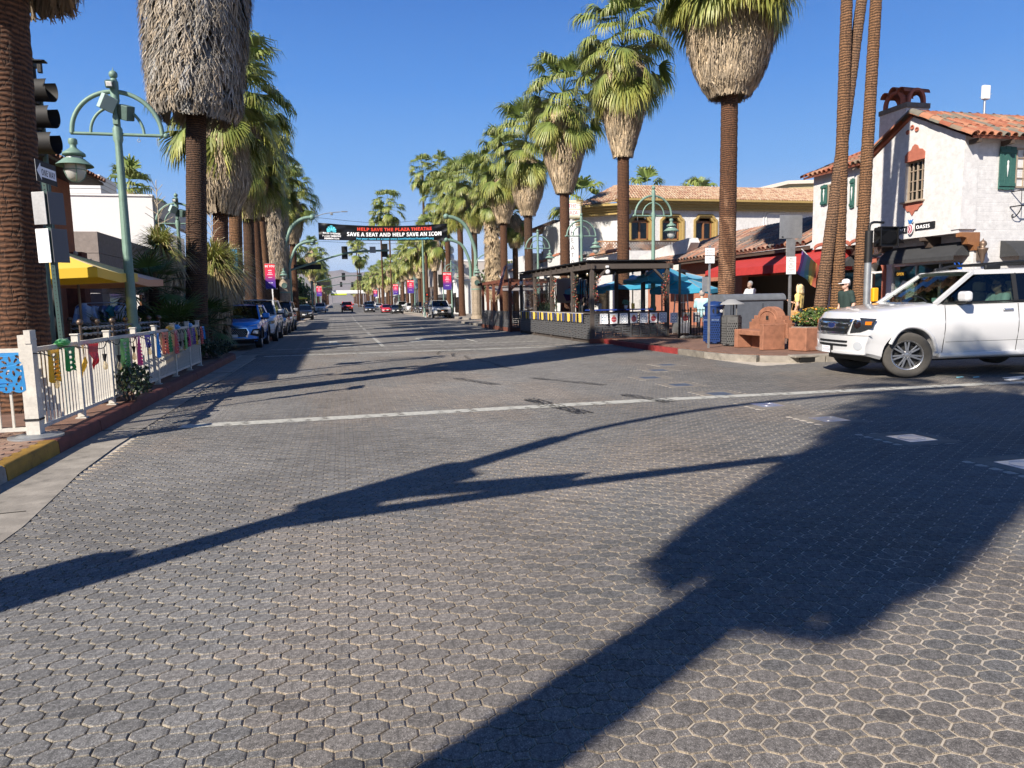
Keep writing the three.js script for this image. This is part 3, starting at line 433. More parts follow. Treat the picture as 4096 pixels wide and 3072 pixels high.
const windowParts = (parent, cx, cy, cz, w, h, face, nx, ny, m = M.frame, dark = M.glassDark) => {   // face: turn about y; panes set behind their bars
  const f = [], t = 0.05, W = (x, y, z, a, b, c) => box(a, b, c, x, y, z); f.push(W(0, h / 2 - t / 2, 0, w, t, 0.06), W(0, -h / 2 + t / 2, 0, w, t, 0.06), W(-w / 2 + t / 2, 0, 0, t, h - 2 * t, 0.06), W(w / 2 - t / 2, 0, 0, t, h - 2 * t, 0.06));
  for (let i = 1; i < nx; i++) f.push(W(-w / 2 + w * i / nx, 0, 0, i * 2 === nx ? 0.045 : 0.022, h - 2 * t, 0.04)); for (let i = 1; i < ny; i++) f.push(W(0, -h / 2 + h * i / ny, -0.002, w - 2 * t, 0.022, 0.036));
  const o = obj('window', f, m, parent); o.position.set(cx, cy, cz); o.rotation.y = face;
  for (let i = 0; i < nx; i++) for (let j = 0; j < ny; j++) { const p = obj('pane', new THREE.PlaneGeometry(w / nx, h / ny), dark, o); p.position.set(-w / 2 + w * (i + 0.5) / nx, -h / 2 + h * (j + 0.5) / ny, -0.02); }
  return o;
};
const FX = -Math.PI / 2, FZ = 0;   // walls facing the street on the right side (-x), walls facing us (+z)
const wallX = (x, z0, z1, y0, y1, d = 0.3) => box(d, y1 - y0, Math.abs(z1 - z0), x + d / 2, (y0 + y1) / 2, (z0 + z1) / 2);
const ext = (pts, depth, x, y, z, ry = 0, holes = [], bev = 0) => { const g = prism(poly(pts, holes), depth, bev); return place(g, x, y, z, 0, ry, 0); };
// text as extruded print: canvas sign
function signTex(w, h, bg, lines) { return canvasTex(w, h, (c) => { c.fillStyle = bg; c.fillRect(0, 0, w, h); c.textAlign = 'center'; c.textBaseline = 'middle'; for (const [s, x, y, px, col, font = 'bold', fam = 'sans-serif', sx = 1] of lines) { c.save(); c.translate(x, y); c.scale(sx, 1); c.fillStyle = col; c.font = `${font} ${px}px ${fam}`; c.fillText(s, 0, 0); c.restore(); } }); }
const printMat = (t, o = {}) => mat(0xffffff, 0.6, { map: t, ...o });
function plate(name, parent, w, h, m, x, y, z, ry = 0, back, d = 0.006) { const p = obj(name, new THREE.PlaneGeometry(w, h), m, parent, true); p.position.set(x, y, z); p.rotation.y = ry; if (back) { const q = obj('sign_back', rbox(w, h, d, 0.002), back, parent); q.position.set(x - Math.sin(ry) * (d / 2 + 0.002), y, z - Math.cos(ry) * (d / 2 + 0.002)); q.rotation.y = ry; } return p; }

// ---------------------------------------------------------------- white corner building
{
  const t = thing('white_corner_building', 'white stucco corner building with red tile roof, chimney and green shutters', 'building', [0, 0, 0]);
  const bumpy = M.white, brickBump = tex(256, grey((u, v) => { const r = Math.floor(v * 8), x = (u * 4 + (r % 2) * 0.5) % 1, y = (v * 8) % 1; return (x < 0.05 || y < 0.1 ? 0.25 : 0.75) + 0.3 * (fbm(u * 20, v * 20, 3, 20, 3) - 0.5); }), false);
  const painted = mat(lin(0.78, 0.77, 0.75), 0.9, { map: mottle, bumpMap: brickBump, bumpScale: 0.005 });
  // upper storey with gable towards the street (outline in z, y), window opening cut out
  const gable = [[-20.1, 3.3], [-16.6, 3.3], [-16.6, 5.84], [-18.46, 6.78], [-20.1, 5.84]].map(([z, y]) => [-z, y]);
  obj('gable_wall', [ext(gable, 0.5, 17.0, 0, 0, Math.PI / 2, [[[17.98, 4.27], [18.7, 4.27], [18.7, 5.5], [17.98, 5.5]]]).applyMatrix4(new THREE.Matrix4().identity())], bumpy, t);
  obj('wing_wall', [wallX(17.02, -20.1, -23.05, 3.3, 5.78, 6), wallX(17.06, -20.0, -23.0, 5.7, 5.84, 3)], bumpy, t);
  obj('side_wall', [box(10.5, 5.86, 0.35, 22.75, 2.92, -16.79), box(10, 3.0, 0.3, 22.5, 4.4, -22.9)], painted, t);
  obj('corner_pier', [place(prism([[-0.05, 3.28], [0.5, 3.28], [0.42, 5.8], [-0.02, 5.8]], 0.3), 17.0, 0, -16.88)], bumpy, t);
  obj('jetty_floor', [box(0.75, 0.14, 6.3, 17.36, 3.25, -19.8)], bumpy, t);
  // lower front, set back, with openings
  const low = [[16.6, 0], [16.6, 3.2], [23.05, 3.2], [23.05, 0]], hole = [[[16.95, 0.55], [19.75, 0.55], [19.75, 2.45], [16.95, 2.45]], [[20.12, 0.15], [20.8, 0.15], [20.8, 2.3], [20.7, 2.5], [20.46, 2.6], [20.22, 2.5], [20.12, 2.3]], [[21.3, 0.5], [22.7, 0.5], [22.7, 2.4], [21.3, 2.4]]];
  obj('lower_wall', ext(low, 0.3, 17.6, 0, 0, Math.PI / 2, hole), bumpy, t);
  obj('shop_interior', [box(0.1, 3, 6.2, 20.5, 1.6, -19.8), box(3, 0.1, 6.2, 19, 0.2, -19.8), box(2.9, 0.1, 6.2, 19.3, 3.0, -19.8), box(2.9, 3, 0.1, 19.1, 1.6, -22.9), box(2.9, 3, 0.1, 19.1, 1.6, -17.0)], M.inside, t);
  // wooden brackets under the jetty and scalloped terracotta edge
  for (const z of [-16.75, -18.05, -19.95, -21.2, -22.3]) obj('bracket', [place(prism([[0, 0], [0.62, 0], [0.62, -0.12], [0.45, -0.15], [0.4, -0.32], [0.2, -0.36], [0.16, -0.5], [0, -0.5]].map(([a, b]) => [-a, b]), 0.2), 17.62, 3.19, z)], z > -17 ? M.wood : M.woodDark, t);
  for (const z of [-20.55, -21.45, -22.4]) {
    const arc = []; for (let i = 0; i <= 12; i++) arc.push([0.46 * Math.cos(Math.PI * i / 12), 0.17 * Math.sin(Math.PI * i / 12) ** 0.8]); const inn = arc.map(([a, b]) => [a * 0.88, b * 0.8 - 0.06]).reverse();
    obj('scallop_trim', ext(arc.concat(inn), 0.08, 16.95, 3.22, z, Math.PI / 2), M.terraTrim, t);
  }
  // street window with terracotta crest and pendant
  const wn = windowParts(t, 17.12, 4.885, -18.34, 0.7, 1.2, FX, 4, 4);
  obj('window_crest', ext([[-0.37, 0], [-0.37, 0.2], [-0.27, 0.3], [-0.14, 0.33], [-0.09, 0.43], [0, 0.48], [0.09, 0.43], [0.14, 0.33], [0.27, 0.3], [0.37, 0.2], [0.37, 0]], 0.1, 16.96, 5.46, -18.34, Math.PI / 2), M.terraTrim, t);
  obj('window_pendant', ext([[-0.36, 0], [0.36, 0], [0.36, -0.1], [0.26, -0.15], [0.2, -0.24], [0.1, -0.24], [0, -0.38], [-0.1, -0.24], [-0.2, -0.24], [-0.26, -0.15], [-0.36, -0.1]], 0.09, 16.96, 4.23, -18.34, Math.PI / 2), M.terraTrim, t);
  obj('window_sill', [rbox(0.16, 0.06, 0.86, 0.02, 16.95, 4.26, -18.34)], M.frame, t);
  for (const [y, z] of [[6.35, -18.66], [6.46, -18.49], [6.36, -18.31]]) obj('vent_pipe', [place(new THREE.TorusGeometry(0.055, 0.018, 6, 14), 16.98, y, z, 0, Math.PI / 2), cyl(0.05, 0.05, 0.04, 17.01, y, z, 12, 0, 0, Math.PI / 2)], M.terraTrim, t);
  // windows and shutters of the wing, and on the side wall
  windowParts(t, 17.0, 5.05, -22.0, 0.42, 0.66, FX, 2, 3); windowParts(t, 17.0, 4.95, -20.5, 0.5, 1.0, FX, 2, 4);
  const shutter = (x, y, z, w, h, ry) => { const s = new THREE.Group(); s.name = 'shutter'; s.position.set(x, y, z); s.rotation.y = ry; t.add(s); for (let i = 0; i < 3; i++) obj('shutter_board', [rbox(w / 3 - 0.008, h - 0.03 * Math.abs(i - 1), 0.035, 0.006, (i - 1) * w / 3, 0, 0)], M.green, s); obj('shutter_batten', [rbox(w, 0.09, 0.03, 0.008, 0, h * 0.38, 0.03)], M.green, s); obj('shutter_batten', [rbox(w, 0.09, 0.03, 0.008, 0, -h * 0.38, 0.03)], M.green, s); obj('shutter_cutout', [place(prism([[0, 0.22], [0.03, 0.18], [0.022, 0.12], [0.034, 0.05], [0.012, -0.12], [0, -0.24], [-0.012, -0.12], [-0.034, 0.05], [-0.022, 0.12], [-0.03, 0.18]], 0.006), 0, 0, 0.018)], M.whitePlain, s); };
  shutter(16.97, 5.05, -22.4, 0.32, 0.72, FX); shutter(16.97, 4.9, -20.97, 0.2, 0.98, FX); shutter(18.45, 4.96, -16.57, 0.56, 1.2, 0);
  windowParts(t, 19.2, 4.98, -16.6, 0.9, 1.1, FZ, 3, 4);
  const bal = new THREE.Group(); bal.name = 'window_balcony'; t.add(bal); obj('rail', [bar([18.68, 4.32, -16.3], [20, 4.32, -16.3], 0.025), bar([18.68, 4.32, -16.6], [18.68, 4.32, -16.3], 0.025), bar([18.66, 3.9, -16.3], [20, 3.9, -16.3], 0.03), bar([18.66, 3.9, -16.6], [18.66, 3.9, -16.3], 0.03)], M.iron, bal);
  for (let i = 0; i < 10; i++) obj('baluster', [rod([18.7 + i * 0.13, 3.9, -16.3], [18.7 + i * 0.13, 4.32, -16.3], 0.009, 6)], M.iron, bal);
  for (const x of [18.75, 19.8]) obj('scroll', [tube([[x, 3.88, -16.32], [x, 3.72, -16.4], [x, 3.6, -16.56], [x, 3.66, -16.62], [x, 3.7, -16.56]], 0.014, 20, 6)], M.iron, bal);
  // roofs
  const rf = new THREE.Group(); rf.name = 'main_roof'; t.add(rf);
  tileRoof(rf, [16.86, 5.72, -16.22], [27, 5.72, -16.22], [27, 6.84, -18.46], [16.9, 6.84, -18.46], 38, 6, redTiles, 200, 4, { near: true });
  tileRoof(rf, [26, 5.72, -20.6], [16.86, 5.72, -20.6], [16.9, 6.84, -18.46], [26, 6.84, -18.46], 30, 5, redTiles, 0, 5);
  for (let i = 0; i < 26; i++) { const q = obj('ridge_tile', barrel(0.13, 0.42), redTiles[(i * 5 + 3) % 8], rf); q.position.set(16.86 + i * 0.385, 6.83, -18.46); q.rotation.y = Math.PI / 2; }
  const rake = (z0, y0, z1, y1, n) => { const d = V(0, y1 - y0, z1 - z0), L = d.length(), a = d.clone().normalize(); for (let i = 0; i < n; i++) { const q = obj('rake_tile', barrel(0.14, L / n * 1.15), redTiles[[4, 0, 6, 3, 5, 2, 7][(i * 3 + (z0 > -18 ? 1 : 0)) % 7]], rf), p = V(16.92, y0, z0).addScaledVector(d, i / n); q.applyMatrix4(new THREE.Matrix4().makeBasis(a.clone().cross(V(1, 0, 0)).cross(a).normalize(), V(1, 0, 0).cross(a).multiplyScalar(-1).normalize().y > 0 ? V(1, 0, 0).cross(a).multiplyScalar(-1).normalize() : V(1, 0, 0).cross(a).normalize(), a).setPosition(p)); } };
  rake(-16.2, 5.72, -18.42, 6.86, 6); rake(-20.75, 5.6, -18.5, 6.86, 7);
  const wr = new THREE.Group(); wr.name = 'wing_roof'; t.add(wr);
  tileRoof(wr, [16.72, 5.76, -23.25], [16.72, 5.76, -20.35], [19, 6.7, -20.35], [19, 6.7, -22.4], 12, 6, redTiles, 50, 6, { near: true });
  for (let i = 0; i < 9; i++) obj('rafter_end', [box(0.1, 0.12, 0.34, 17.15 + i * 1.1, 5.62, -16.42)], M.woodDark, rf);
  // chimney with an arched clay cap
  const ch = new THREE.Group(); ch.name = 'chimney'; t.add(ch); ch.position.set(19.1, 0, -21.2);
  obj('chimney_stack', [box(0.9, 2.2, 1.2, 0, 6.6, 0)], painted, ch); obj('chimney_band', [rbox(0.96, 0.17, 1.28, 0.02, 0, 7.74, 0)], M.collar, ch);
  for (const s of [-1, 1]) for (const a of [0, 1]) { const w = a ? 0.92 : 0.7, arc = []; for (let i = 0; i <= 14; i++) arc.push([w / 2 * Math.cos(Math.PI * i / 14), 0.5 * Math.sin(Math.PI * i / 14) ** 0.75]); obj('cap_arch', place(prism(arc.concat(arc.map(([x, y]) => [x * 0.72, Math.max(0, y * 0.84)]).reverse()), 0.1), a ? s * 0.4 - 0.05 : 0, 7.82, a ? 0 : s * 0.52 - 0.05, 0, a ? Math.PI / 2 : 0), M.terraTrim, ch); }
  for (const z of [-0.36, 0, 0.36]) { const q = obj('cap_tile', barrel(0.19, 1.05), redTiles[z ? 2 : 0], ch); q.position.set(-0.5, 8.28 - Math.abs(z) * 0.25, z); q.rotation.y = Math.PI / 2; }
  // shop front: dark sloped awnings, windows, door with terracotta arch
  const awn = (x, z0, z1, y0, y1, out, parent = t) => { const b = new Bag(), L = 8; for (let i = 0; i < L; i++) { const f = (k) => { const s = k / L; return [x - out * Math.pow(s, 0.7), lerp(y1, y0, s * (0.75 + 0.25 * s))]; }, [a0, b0] = f(i), [a1, b1] = f(i + 1); b.quad([a0, b0, z0], [a1, b1, z0], [a1, b1, z1], [a0, b0, z1]); for (const z of [z0, z1]) b.quad([x, b0, z], [a0, b0, z], [a1, b1, z], [x, b1, z]); } b.quad([x - out, y0, z0], [x - out, y0 - 0.12, z0], [x - out, y0 - 0.12, z1], [x - out, y0, z1]); const g = b.geo(R(30)); return obj('awning', g, M.awning, parent); };
  M.awning.side = THREE.DoubleSide;
  awn(17.58, -16.75, -19.7, 2.56, 2.98, 0.62); awn(17.58, -21.3, -22.9, 2.5, 2.95, 0.6);
  const sideAwn = awn(0, 0, 2, 2.5, 2.96, 0.6); sideAwn.position.set(18.4, 0, -16.6); sideAwn.rotation.y = Math.PI / 2;
  obj('shop_window', [box(0.05, 0.06, 2.86, 17.66, 0.58, -18.35), box(0.05, 0.06, 2.86, 17.66, 2.42, -18.35), ...[-16.97, -17.9, -18.8, -19.73].map((z) => box(0.05, 1.8, 0.05, 17.66, 1.5, z))], M.steel, t);
  obj('shop_glass', [box(0.008, 1.8, 2.7, 17.68, 1.5, -18.35)], M.glass, t); obj('shop_glass', [box(0.008, 1.8, 1.3, 17.68, 1.4, -22)], M.glassDark, t);
  const dr = new THREE.Group(); dr.name = 'shop_door'; t.add(dr); obj('door_frame', [box(0.06, 2.1, 0.06, 17.7, 1.2, -20.15), box(0.06, 2.1, 0.06, 17.7, 1.2, -20.77), box(0.06, 0.06, 0.68, 17.7, 2.25, -20.46)], M.whitePlain, dr); obj('door_glass', [box(0.02, 2, 0.56, 17.71, 1.2, -20.46)], M.glassDark, dr); obj('door_handle', [rod([17.66, 1.0, -20.24], [17.66, 1.3, -20.24], 0.012)], M.steel, dr);
  const ring = (w, y, th) => { const p = []; for (let i = 0; i <= 10; i++) { const a = Math.PI * i / 10; p.push([w * Math.cos(a), y + 0.3 * Math.sin(a)]); } const q = [[w + th, 0.15], ...p.map(([a, b]) => [a * (w + th) / w, b + th * Math.sin(Math.acos(clamp(a / w, -1, 1))) + 0.04]), [-w - th, 0.15], [-w, 0.15], ...p.reverse(), [w, 0.15]]; return q; };
  obj('door_arch', ext(ring(0.34, 2.28, 0.13), 0.08, 17.54, 0, -20.46, Math.PI / 2), M.terraTrim, t);
  const mural = canvasTex(256, 128, (c) => { c.fillStyle = '#f3efe4'; c.fillRect(0, 0, 256, 128); const r = rng(3); c.strokeStyle = '#b9a05a'; for (let i = 0; i < 60; i++) { c.fillStyle = ['#d9b13a', '#b98f38', '#c9a66b', '#9aa05a'][(r() * 4) | 0]; c.beginPath(); c.ellipse(20 + r() * 216, 60 + (r() - 0.5) * 90, 7, 3, r() * 3, 0, 7); c.fill(); } c.fillStyle = '#e8b923'; for (let i = 0; i < 12; i++) { c.beginPath(); c.ellipse(70 + 16 * Math.cos(i * 0.524), 55 + 26 * Math.sin(i * 0.524), 10, 5, i * 0.524, 0, 7); c.fill(); } c.fillStyle = '#8a3b1c'; c.beginPath(); c.arc(70, 55, 12, 0, 7); c.fill(); });
  plate('flower_mural', t, 1.0, 0.4, printMat(mural), 17.585, 2.92, -20.44, FX);
  const lant = new THREE.Group(); lant.name = 'wall_lantern'; lant.position.set(17.6, 2.6, -16.42); t.add(lant); obj('lantern_cage', [lathe([[0.02, -0.28], [0.05, -0.2], [0.07, -0.05], [0.13, 0.1], [0.14, 0.14], [0.05, 0.16], [0.1, 0.24], [0.08, 0.32], [0.02, 0.36], [0, 0.42]], 8)], mat(lin(0.2, 0.14, 0.1), 0.5, { metalness: 0.6 }), lant); obj('lantern_plate', [box(0.2, 0.4, 0.03, 0.05, 0, -0.14)], mat(lin(0.12, 0.09, 0.07), 0.6), lant);
  // sign with free-standing letters
  const sg = thing('shop_sign', 'dark raised letters and pineapple emblem on the white gable wall', 'shop sign', [16.97, 3.5, -18.3]);
  const sf = canvasTex(768, 160, (c, w, h) => { c.fillStyle = '#17181b'; c.fillRect(0, 0, w, h); c.fillStyle = '#ffffff'; c.textBaseline = 'middle'; c.font = 'bold 112px sans-serif'; c.save(); c.translate(4, 92); c.scale(0.85, 1); c.fillText('CALI', 0, 0); c.restore(); c.save(); c.translate(402, 92); c.scale(0.88, 1); c.fillText('OASIS', 0, 0); c.restore(); });
  const board = obj('sign_letters', [rbox(0.72, 0.2, 0.07, 0.02, 0.36, 0, -0.035)], M.black, sg); board.rotation.y = FX; board.position.set(0, 0, 0.1);
  const b2 = obj('sign_letters', [rbox(0.4, 0.2, 0.07, 0.02, 0, 0, -0.035)], M.black, sg); b2.rotation.y = FX; b2.position.set(0, -0.04, -0.4);
  const face = (u0, u1, w, z, y) => { const g = new THREE.PlaneGeometry(w, 0.2), uv = g.attributes.uv; for (let i = 0; i < 4; i++) uv.setX(i, lerp(u0, u1, uv.getX(i))); const q = obj('sign_face', g, printMat(sf), sg, true); q.position.set(-0.004, y, z); q.rotation.y = FX; };
  face(0.5, 1, 0.72, 0.46, 0); face(0, 0.34, 0.4, -0.4, -0.04);
  const em = (m, pts, d) => { const q = obj('emblem', place(prism(pts, 0.02 + d), 0, 0, 0), m, sg); q.rotation.y = FX; q.position.set(-0.05, 0, -0.02); };
  const el = (a, b, y) => Array.from({ length: 20 }, (_, i) => [a * Math.cos(i * 0.314), y + b * Math.sin(i * 0.314)]);
  em(M.whitePlain, el(0.105, 0.16, -0.05), 0); em(mat(0x9c2f4d, 0.6), el(0.085, 0.135, -0.05), 0.004); em(M.whitePlain, [[0, 0.07], [0.06, -0.05], [0, -0.17], [-0.06, -0.05]], 0.008); em(mat(0x9c2f4d, 0.6), [[0, 0.03], [0.035, -0.05], [0, -0.13], [-0.035, -0.05]], 0.012); em(mat(0x2d6fb0, 0.6), [[0, 0.08], [0.07, 0.16], [0.1, 0.24], [0.04, 0.2], [0, 0.23], [-0.04, 0.2], [-0.1, 0.24], [-0.07, 0.16]], 0.002);
  // things in the shop window
  const op = thing('open_sign', 'small lit yellow open sign hanging in the shop window', 'window sign', [17.66, 2.15, -19.45]); plate('sign_face', op, 0.4, 0.16, mat(0x000000, 0.5, { emissive: 0xffffff, emissiveMap: signTex(256, 96, '#0a0806', [['OPEN', 128, 50, 74, '#ffc04a', '']]), emissiveIntensity: 0.9 }), -0.012, 0, 0, FX, M.black);
  const op2 = thing('open_board', 'tilted pale house shaped board with open lettering in the shop window', 'window sign', [17.66, 1.62, -19.2]); const ob = obj('board', place(prism([[-0.36, -0.28], [0.36, -0.28], [0.36, 0.12], [0, 0.34], [-0.36, 0.12]], 0.02), 0, 0, 0), mat(0xc9d0c6, 0.7), op2); ob.rotation.set(0, FX, 0.35, 'YXZ'); const of = plate('board_print', op2, 0.6, 0.24, printMat(signTex(256, 96, '#c9d0c6', [['OPEN', 128, 50, 76, '#3c4640', '']])), -0.03, -0.08, 0, FX); of.rotation.set(0, FX, 0.35, 'YXZ');
  for (const [z, y] of [[-18.75, 2.0], [-17.95, 2.05], [-17.4, 2.0]]) { const l = thing('pendant_lamp', { '-18.75': 'woven pendant lamp with a glowing bulb behind the shop glass', '-17.95': 'woven pendant lamp in the shop, just above the white car windscreen', '-17.4': 'dark pendant lamp in the shop near the blue neon leaf' }[z], 'pendant lamp', [18.4, y, z]); obj('shade', [lathe([[0.05, 0.24], [0.12, 0.14], [0.17, 0], [0.15, -0.14], [0.1, -0.22]], 14)], mat(lin(0.42, 0.26, 0.15), 0.9, { side: THREE.DoubleSide }), l); obj('cord', [rod([0, 0.24, 0], [0, 0.9, 0], 0.006)], M.black, l); }
  const nl = thing('neon_leaf', 'blue neon leaf sign in the top right corner of the shop window', 'neon sign', [17.72, 2.3, -17.25]); obj('neon_tube', [tube([[0, -0.1, 0], [0, 0, -0.16], [0, 0.14, -0.2], [0, 0.06, -0.04], [0, -0.1, 0]], 0.012, 24, 6), tube([[0, -0.1, 0], [0, 0, 0.16], [0, 0.1, 0.2], [0, 0.04, 0.05], [0, -0.1, 0]], 0.012, 24, 6)], mat(0x0a1a40, 0.4, { emissive: 0x2f7bff, emissiveIntensity: 0.8 }), nl);
  const an = thing('roof_antenna', 'white panel antenna on a pole above the tile roof', 'antenna', [19.7, 6.8, -18.6]); obj('pole', [rod([0, 0, 0], [0, 0.65, 0], 0.035)], M.steel, an); obj('panel', [rbox(0.26, 0.42, 0.12, 0.03, 0, 0.82, 0.02)], M.whitePlain, an); obj('aerial', [rod([-0.2, 0.66, 0], [0.26, 0.8, 0], 0.008)], M.steel, an);
}
// ---------------------------------------------------------------- restaurant with the red awning
{
  const t = thing('restaurant_building', 'low restaurant with old clay tile roof and red awning', 'restaurant', [0, 0, 0]);
  obj('wall', ext([[23.1, 0], [38.5, 0], [38.5, 3.3], [23.1, 3.3]], 0.3, 17.6, 0, 0, Math.PI / 2, [[[23.5, 0.15], [28.6, 0.15], [28.6, 2.4], [23.5, 2.4]], [[30.2, 0.15], [31.8, 0.15], [31.8, 2.3], [30.2, 2.3]]]), M.terra, t);
  obj('dining_room', [box(0.1, 3.2, 15.4, 22.5, 1.6, -30.8), box(4.8, 0.1, 15.4, 20.1, 3.2, -30.8), box(4.8, 0.1, 15.4, 20.1, 0.1, -30.8), box(4.8, 3.2, 0.1, 20.1, 1.6, -23.15), box(4.8, 3.2, 0.1, 20.1, 1.6, -38.45)], M.inside, t);
  obj('parapet', [place(prism([[39.6, 4.0], [39.6, 3.5], [34, 3.5], [33.2, 4.3], [33.4, 4.55], [34.4, 4.5]].map(([a, b]) => [a, b]), 0.5), 17.5, 0, 0, 0, Math.PI / 2)], M.white, t);
  const rf = new THREE.Group(); rf.name = 'tile_roof'; t.add(rf);
  tileRoof(rf, [16.9, 3.36, -38], [16.9, 3.42, -23.3], [19.6, 4.62, -23.3], [19.6, 4.62, -33.6], 46, 9, oldTiles, 300, 8, { near: true });
  obj('fascia', [box(0.08, 0.14, 14.8, 17.02, 3.28, -30.6)], M.woodDark, t);
  const aw = new Bag(), P = (s, z) => [lerp(17.5, 15.9, s), lerp(3.24, 2.68, s), z];
  for (const [z0, z1] of [[-21.5, -26.3], [-26.3, -28.8]]) { aw.quad(P(0, z0), P(1, z0), P(1, z1), P(0, z1)); const dip = 0.3; aw.quad(P(1, z0), [15.88, 2.68 - dip, z0], [15.88, 2.68 - dip, z1], P(1, z1)); aw.tri(P(0, z0), P(1, z0), [17.5, 2.4, z0]); aw.quad(P(1, z0), [15.88, 2.38, z0], [17.5, 2.38, z0], [17.5, 2.42, z0]); }
  obj('awning', aw.geo(), M.redCloth, t);
  obj('awning_frame', [bar([15.95, 0.15, -26.6], [15.95, 2.7, -26.6], 0.07), bar([15.95, 2.66, -26.6], [17.4, 3.1, -26.6], 0.05)], M.black, t);
  const pl = thing('restaurant_lettering', 'red letters on the pale band above the blue umbrellas', 'shop sign', [16.2, 2.85, -33.2]); plate('sign_face', pl, 2.6, 0.6, printMat(signTex(512, 128, '#d9d2c6', [['PLAZA', 256, 66, 110, '#c8261e', '']])), 0, 0, 0, FX, M.whitePlain);
}
// ---------------------------------------------------------------- cream two-storey building behind
{
  const t = thing('cream_plaza_building', 'cream two storey building with ochre arched windows and pale tile roof', 'building', [0, 0, 0]);
  const Z = -48, win = (x, y, w, h) => [[x - w / 2, y], [x + w / 2, y], [x + w / 2, y + h * 0.78], [x + w * 0.4, y + h * 0.86], [x + w * 0.3, y + h], [x - w * 0.3, y + h], [x - w * 0.4, y + h * 0.86], [x - w / 2, y + h * 0.78]], wx = [21.4, 23.8, 26.45];
  obj('wall', [place(prism(poly([[20.2, 0], [46, 0], [46, 8.0], [20.2, 8.0]], [...wx.map((x) => win(x, 5.72, 1.62, 1.72)), [[29.3, 5.9], [30.5, 5.9], [30.5, 6.4], [29.3, 6.4]]]), 0.4), 0, 0, Z - 0.4)], M.white, t);
  obj('chamfer_wall', [place(box(3.8, 7.7, 0.3, 0, 3.85, 0), 18.8, 0, Z - 1.1, 0, R(-38)), box(0.3, 7.7, 9, 17.5, 3.85, Z - 6.8)], M.white, t);
  obj('room', [box(24, 7.5, 0.1, 33, 3.9, Z - 2.2), box(24, 0.1, 2, 33, 5.6, Z - 1.3), box(24, 0.1, 2, 33, 7.6, Z - 1.3), box(0.1, 2, 2, 20.6, 6.6, Z - 1.3)], M.inside, t);
  for (const x of wx) {
    const o = win(x, 5.72, 1.62, 1.72), inn = win(x, 5.72, 1.4, 1.6); const f = obj('window', [place(prism(poly(win(x, 5.68, 1.9, 1.9), [o.slice().reverse()]), 0.1), 0, 0, Z)], M.ochre, t);
    obj('reveal', [place(prism(poly(o, [inn.map(([a, b]) => [a, b]).reverse()]), 0.35), 0, 0, Z - 0.36)], M.ochre, f);
    obj('casement', [box(0.09, 1.4, 0.08, x - 0.62, 6.42, Z - 0.36), box(0.09, 1.4, 0.08, x + 0.62, 6.42, Z - 0.36), box(0.14, 1.4, 0.09, x, 6.42, Z - 0.355), box(1.34, 0.16, 0.08, x, 7.05, Z - 0.36), box(1.34, 0.1, 0.08, x, 5.8, Z - 0.36)], M.wood, f);
    for (const s of [-1, 1]) obj('pane', [box(0.5, 1.2, 0.01, x + s * 0.33, 6.4, Z - 0.38)], M.glassDark, f);
  }
  obj('small_window', [box(1.2, 0.5, 0.04, 29.9, 6.15, Z - 0.2)], M.glassDark, t);
  // moulded ochre cornice
  obj('cornice', [[8.0, 0.06, 0.34], [8.14, 0.2, 0.2], [8.3, 0.4, 0.18], [8.44, 0.6, 0.14]].map(([y, o, h]) => box(26.2 + o, h, 0.5 + o, 33.1 - o / 2, y, Z + 0.1 + o / 2)).concat([[8.0, 0.06, 0.34], [8.14, 0.2, 0.2], [8.3, 0.4, 0.18], [8.44, 0.6, 0.14]].map(([y, o, h]) => place(box(4.3, h, 0.5 + o, 0, 0, 0), 18.62 - o * 0.4, y - 0.35, Z - 0.75 + o * 0.5, 0, R(-38), R(0)))), M.ochre, t);
  const rf = new THREE.Group(); rf.name = 'tile_roof'; t.add(rf);
  tileRoof(rf, [20.0, 8.5, Z + 0.75], [38, 8.5, Z + 0.75], [38, 10.0, Z - 3.2], [21.1, 10.0, Z - 3.2], 84, 13, paleTiles, 300, 9, { near: true });
  tileRoof(rf, [16.9, 8.1, Z - 1.8], [20.0, 8.5, Z + 0.75], [21.1, 10.0, Z - 3.2], [20.9, 10.0, Z - 3.6], 16, 13, paleTiles, 0, 10);
  obj('conduit', [tube([[31.3, 6, Z + 0.03], [31.3, 7.7, Z + 0.03], [31.5, 7.85, Z + 0.03], [33, 7.85, Z + 0.03]], 0.04, 20, 6), tube([[31.5, 6, Z + 0.03], [31.5, 7.6, Z + 0.03], [31.7, 7.7, Z + 0.03], [33, 7.7, Z + 0.03]], 0.04, 20, 6)], M.whitePlain, t);
  // wooden lattice fence of the terrace
  const lt = thing('lattice_screen', 'diagonal wooden lattice screen below the arched windows', 'lattice screen', [0, 0, Z + 1.2]), sl = [];
  for (let i = 0; i < 58; i++) { const x = 17.9 + i * 0.2; for (const s of [-1, 1]) { const q = obj('lattice_slat', lattice(), M.lattice ??= mat(lin(0.42, 0.22, 0.11), 0.8), lt); q.position.set(x, 4.95, s * 0.02); q.rotation.z = s * R(42); } }
  function lattice() { return lattice.g ??= done([box(0.055, 1.5, 0.016)]); }
  obj('lattice_frame', [box(11.8, 0.09, 0.06, 23.6, 5.52, 0), box(11.8, 0.09, 0.06, 23.6, 4.4, 0)], M.lattice, lt);
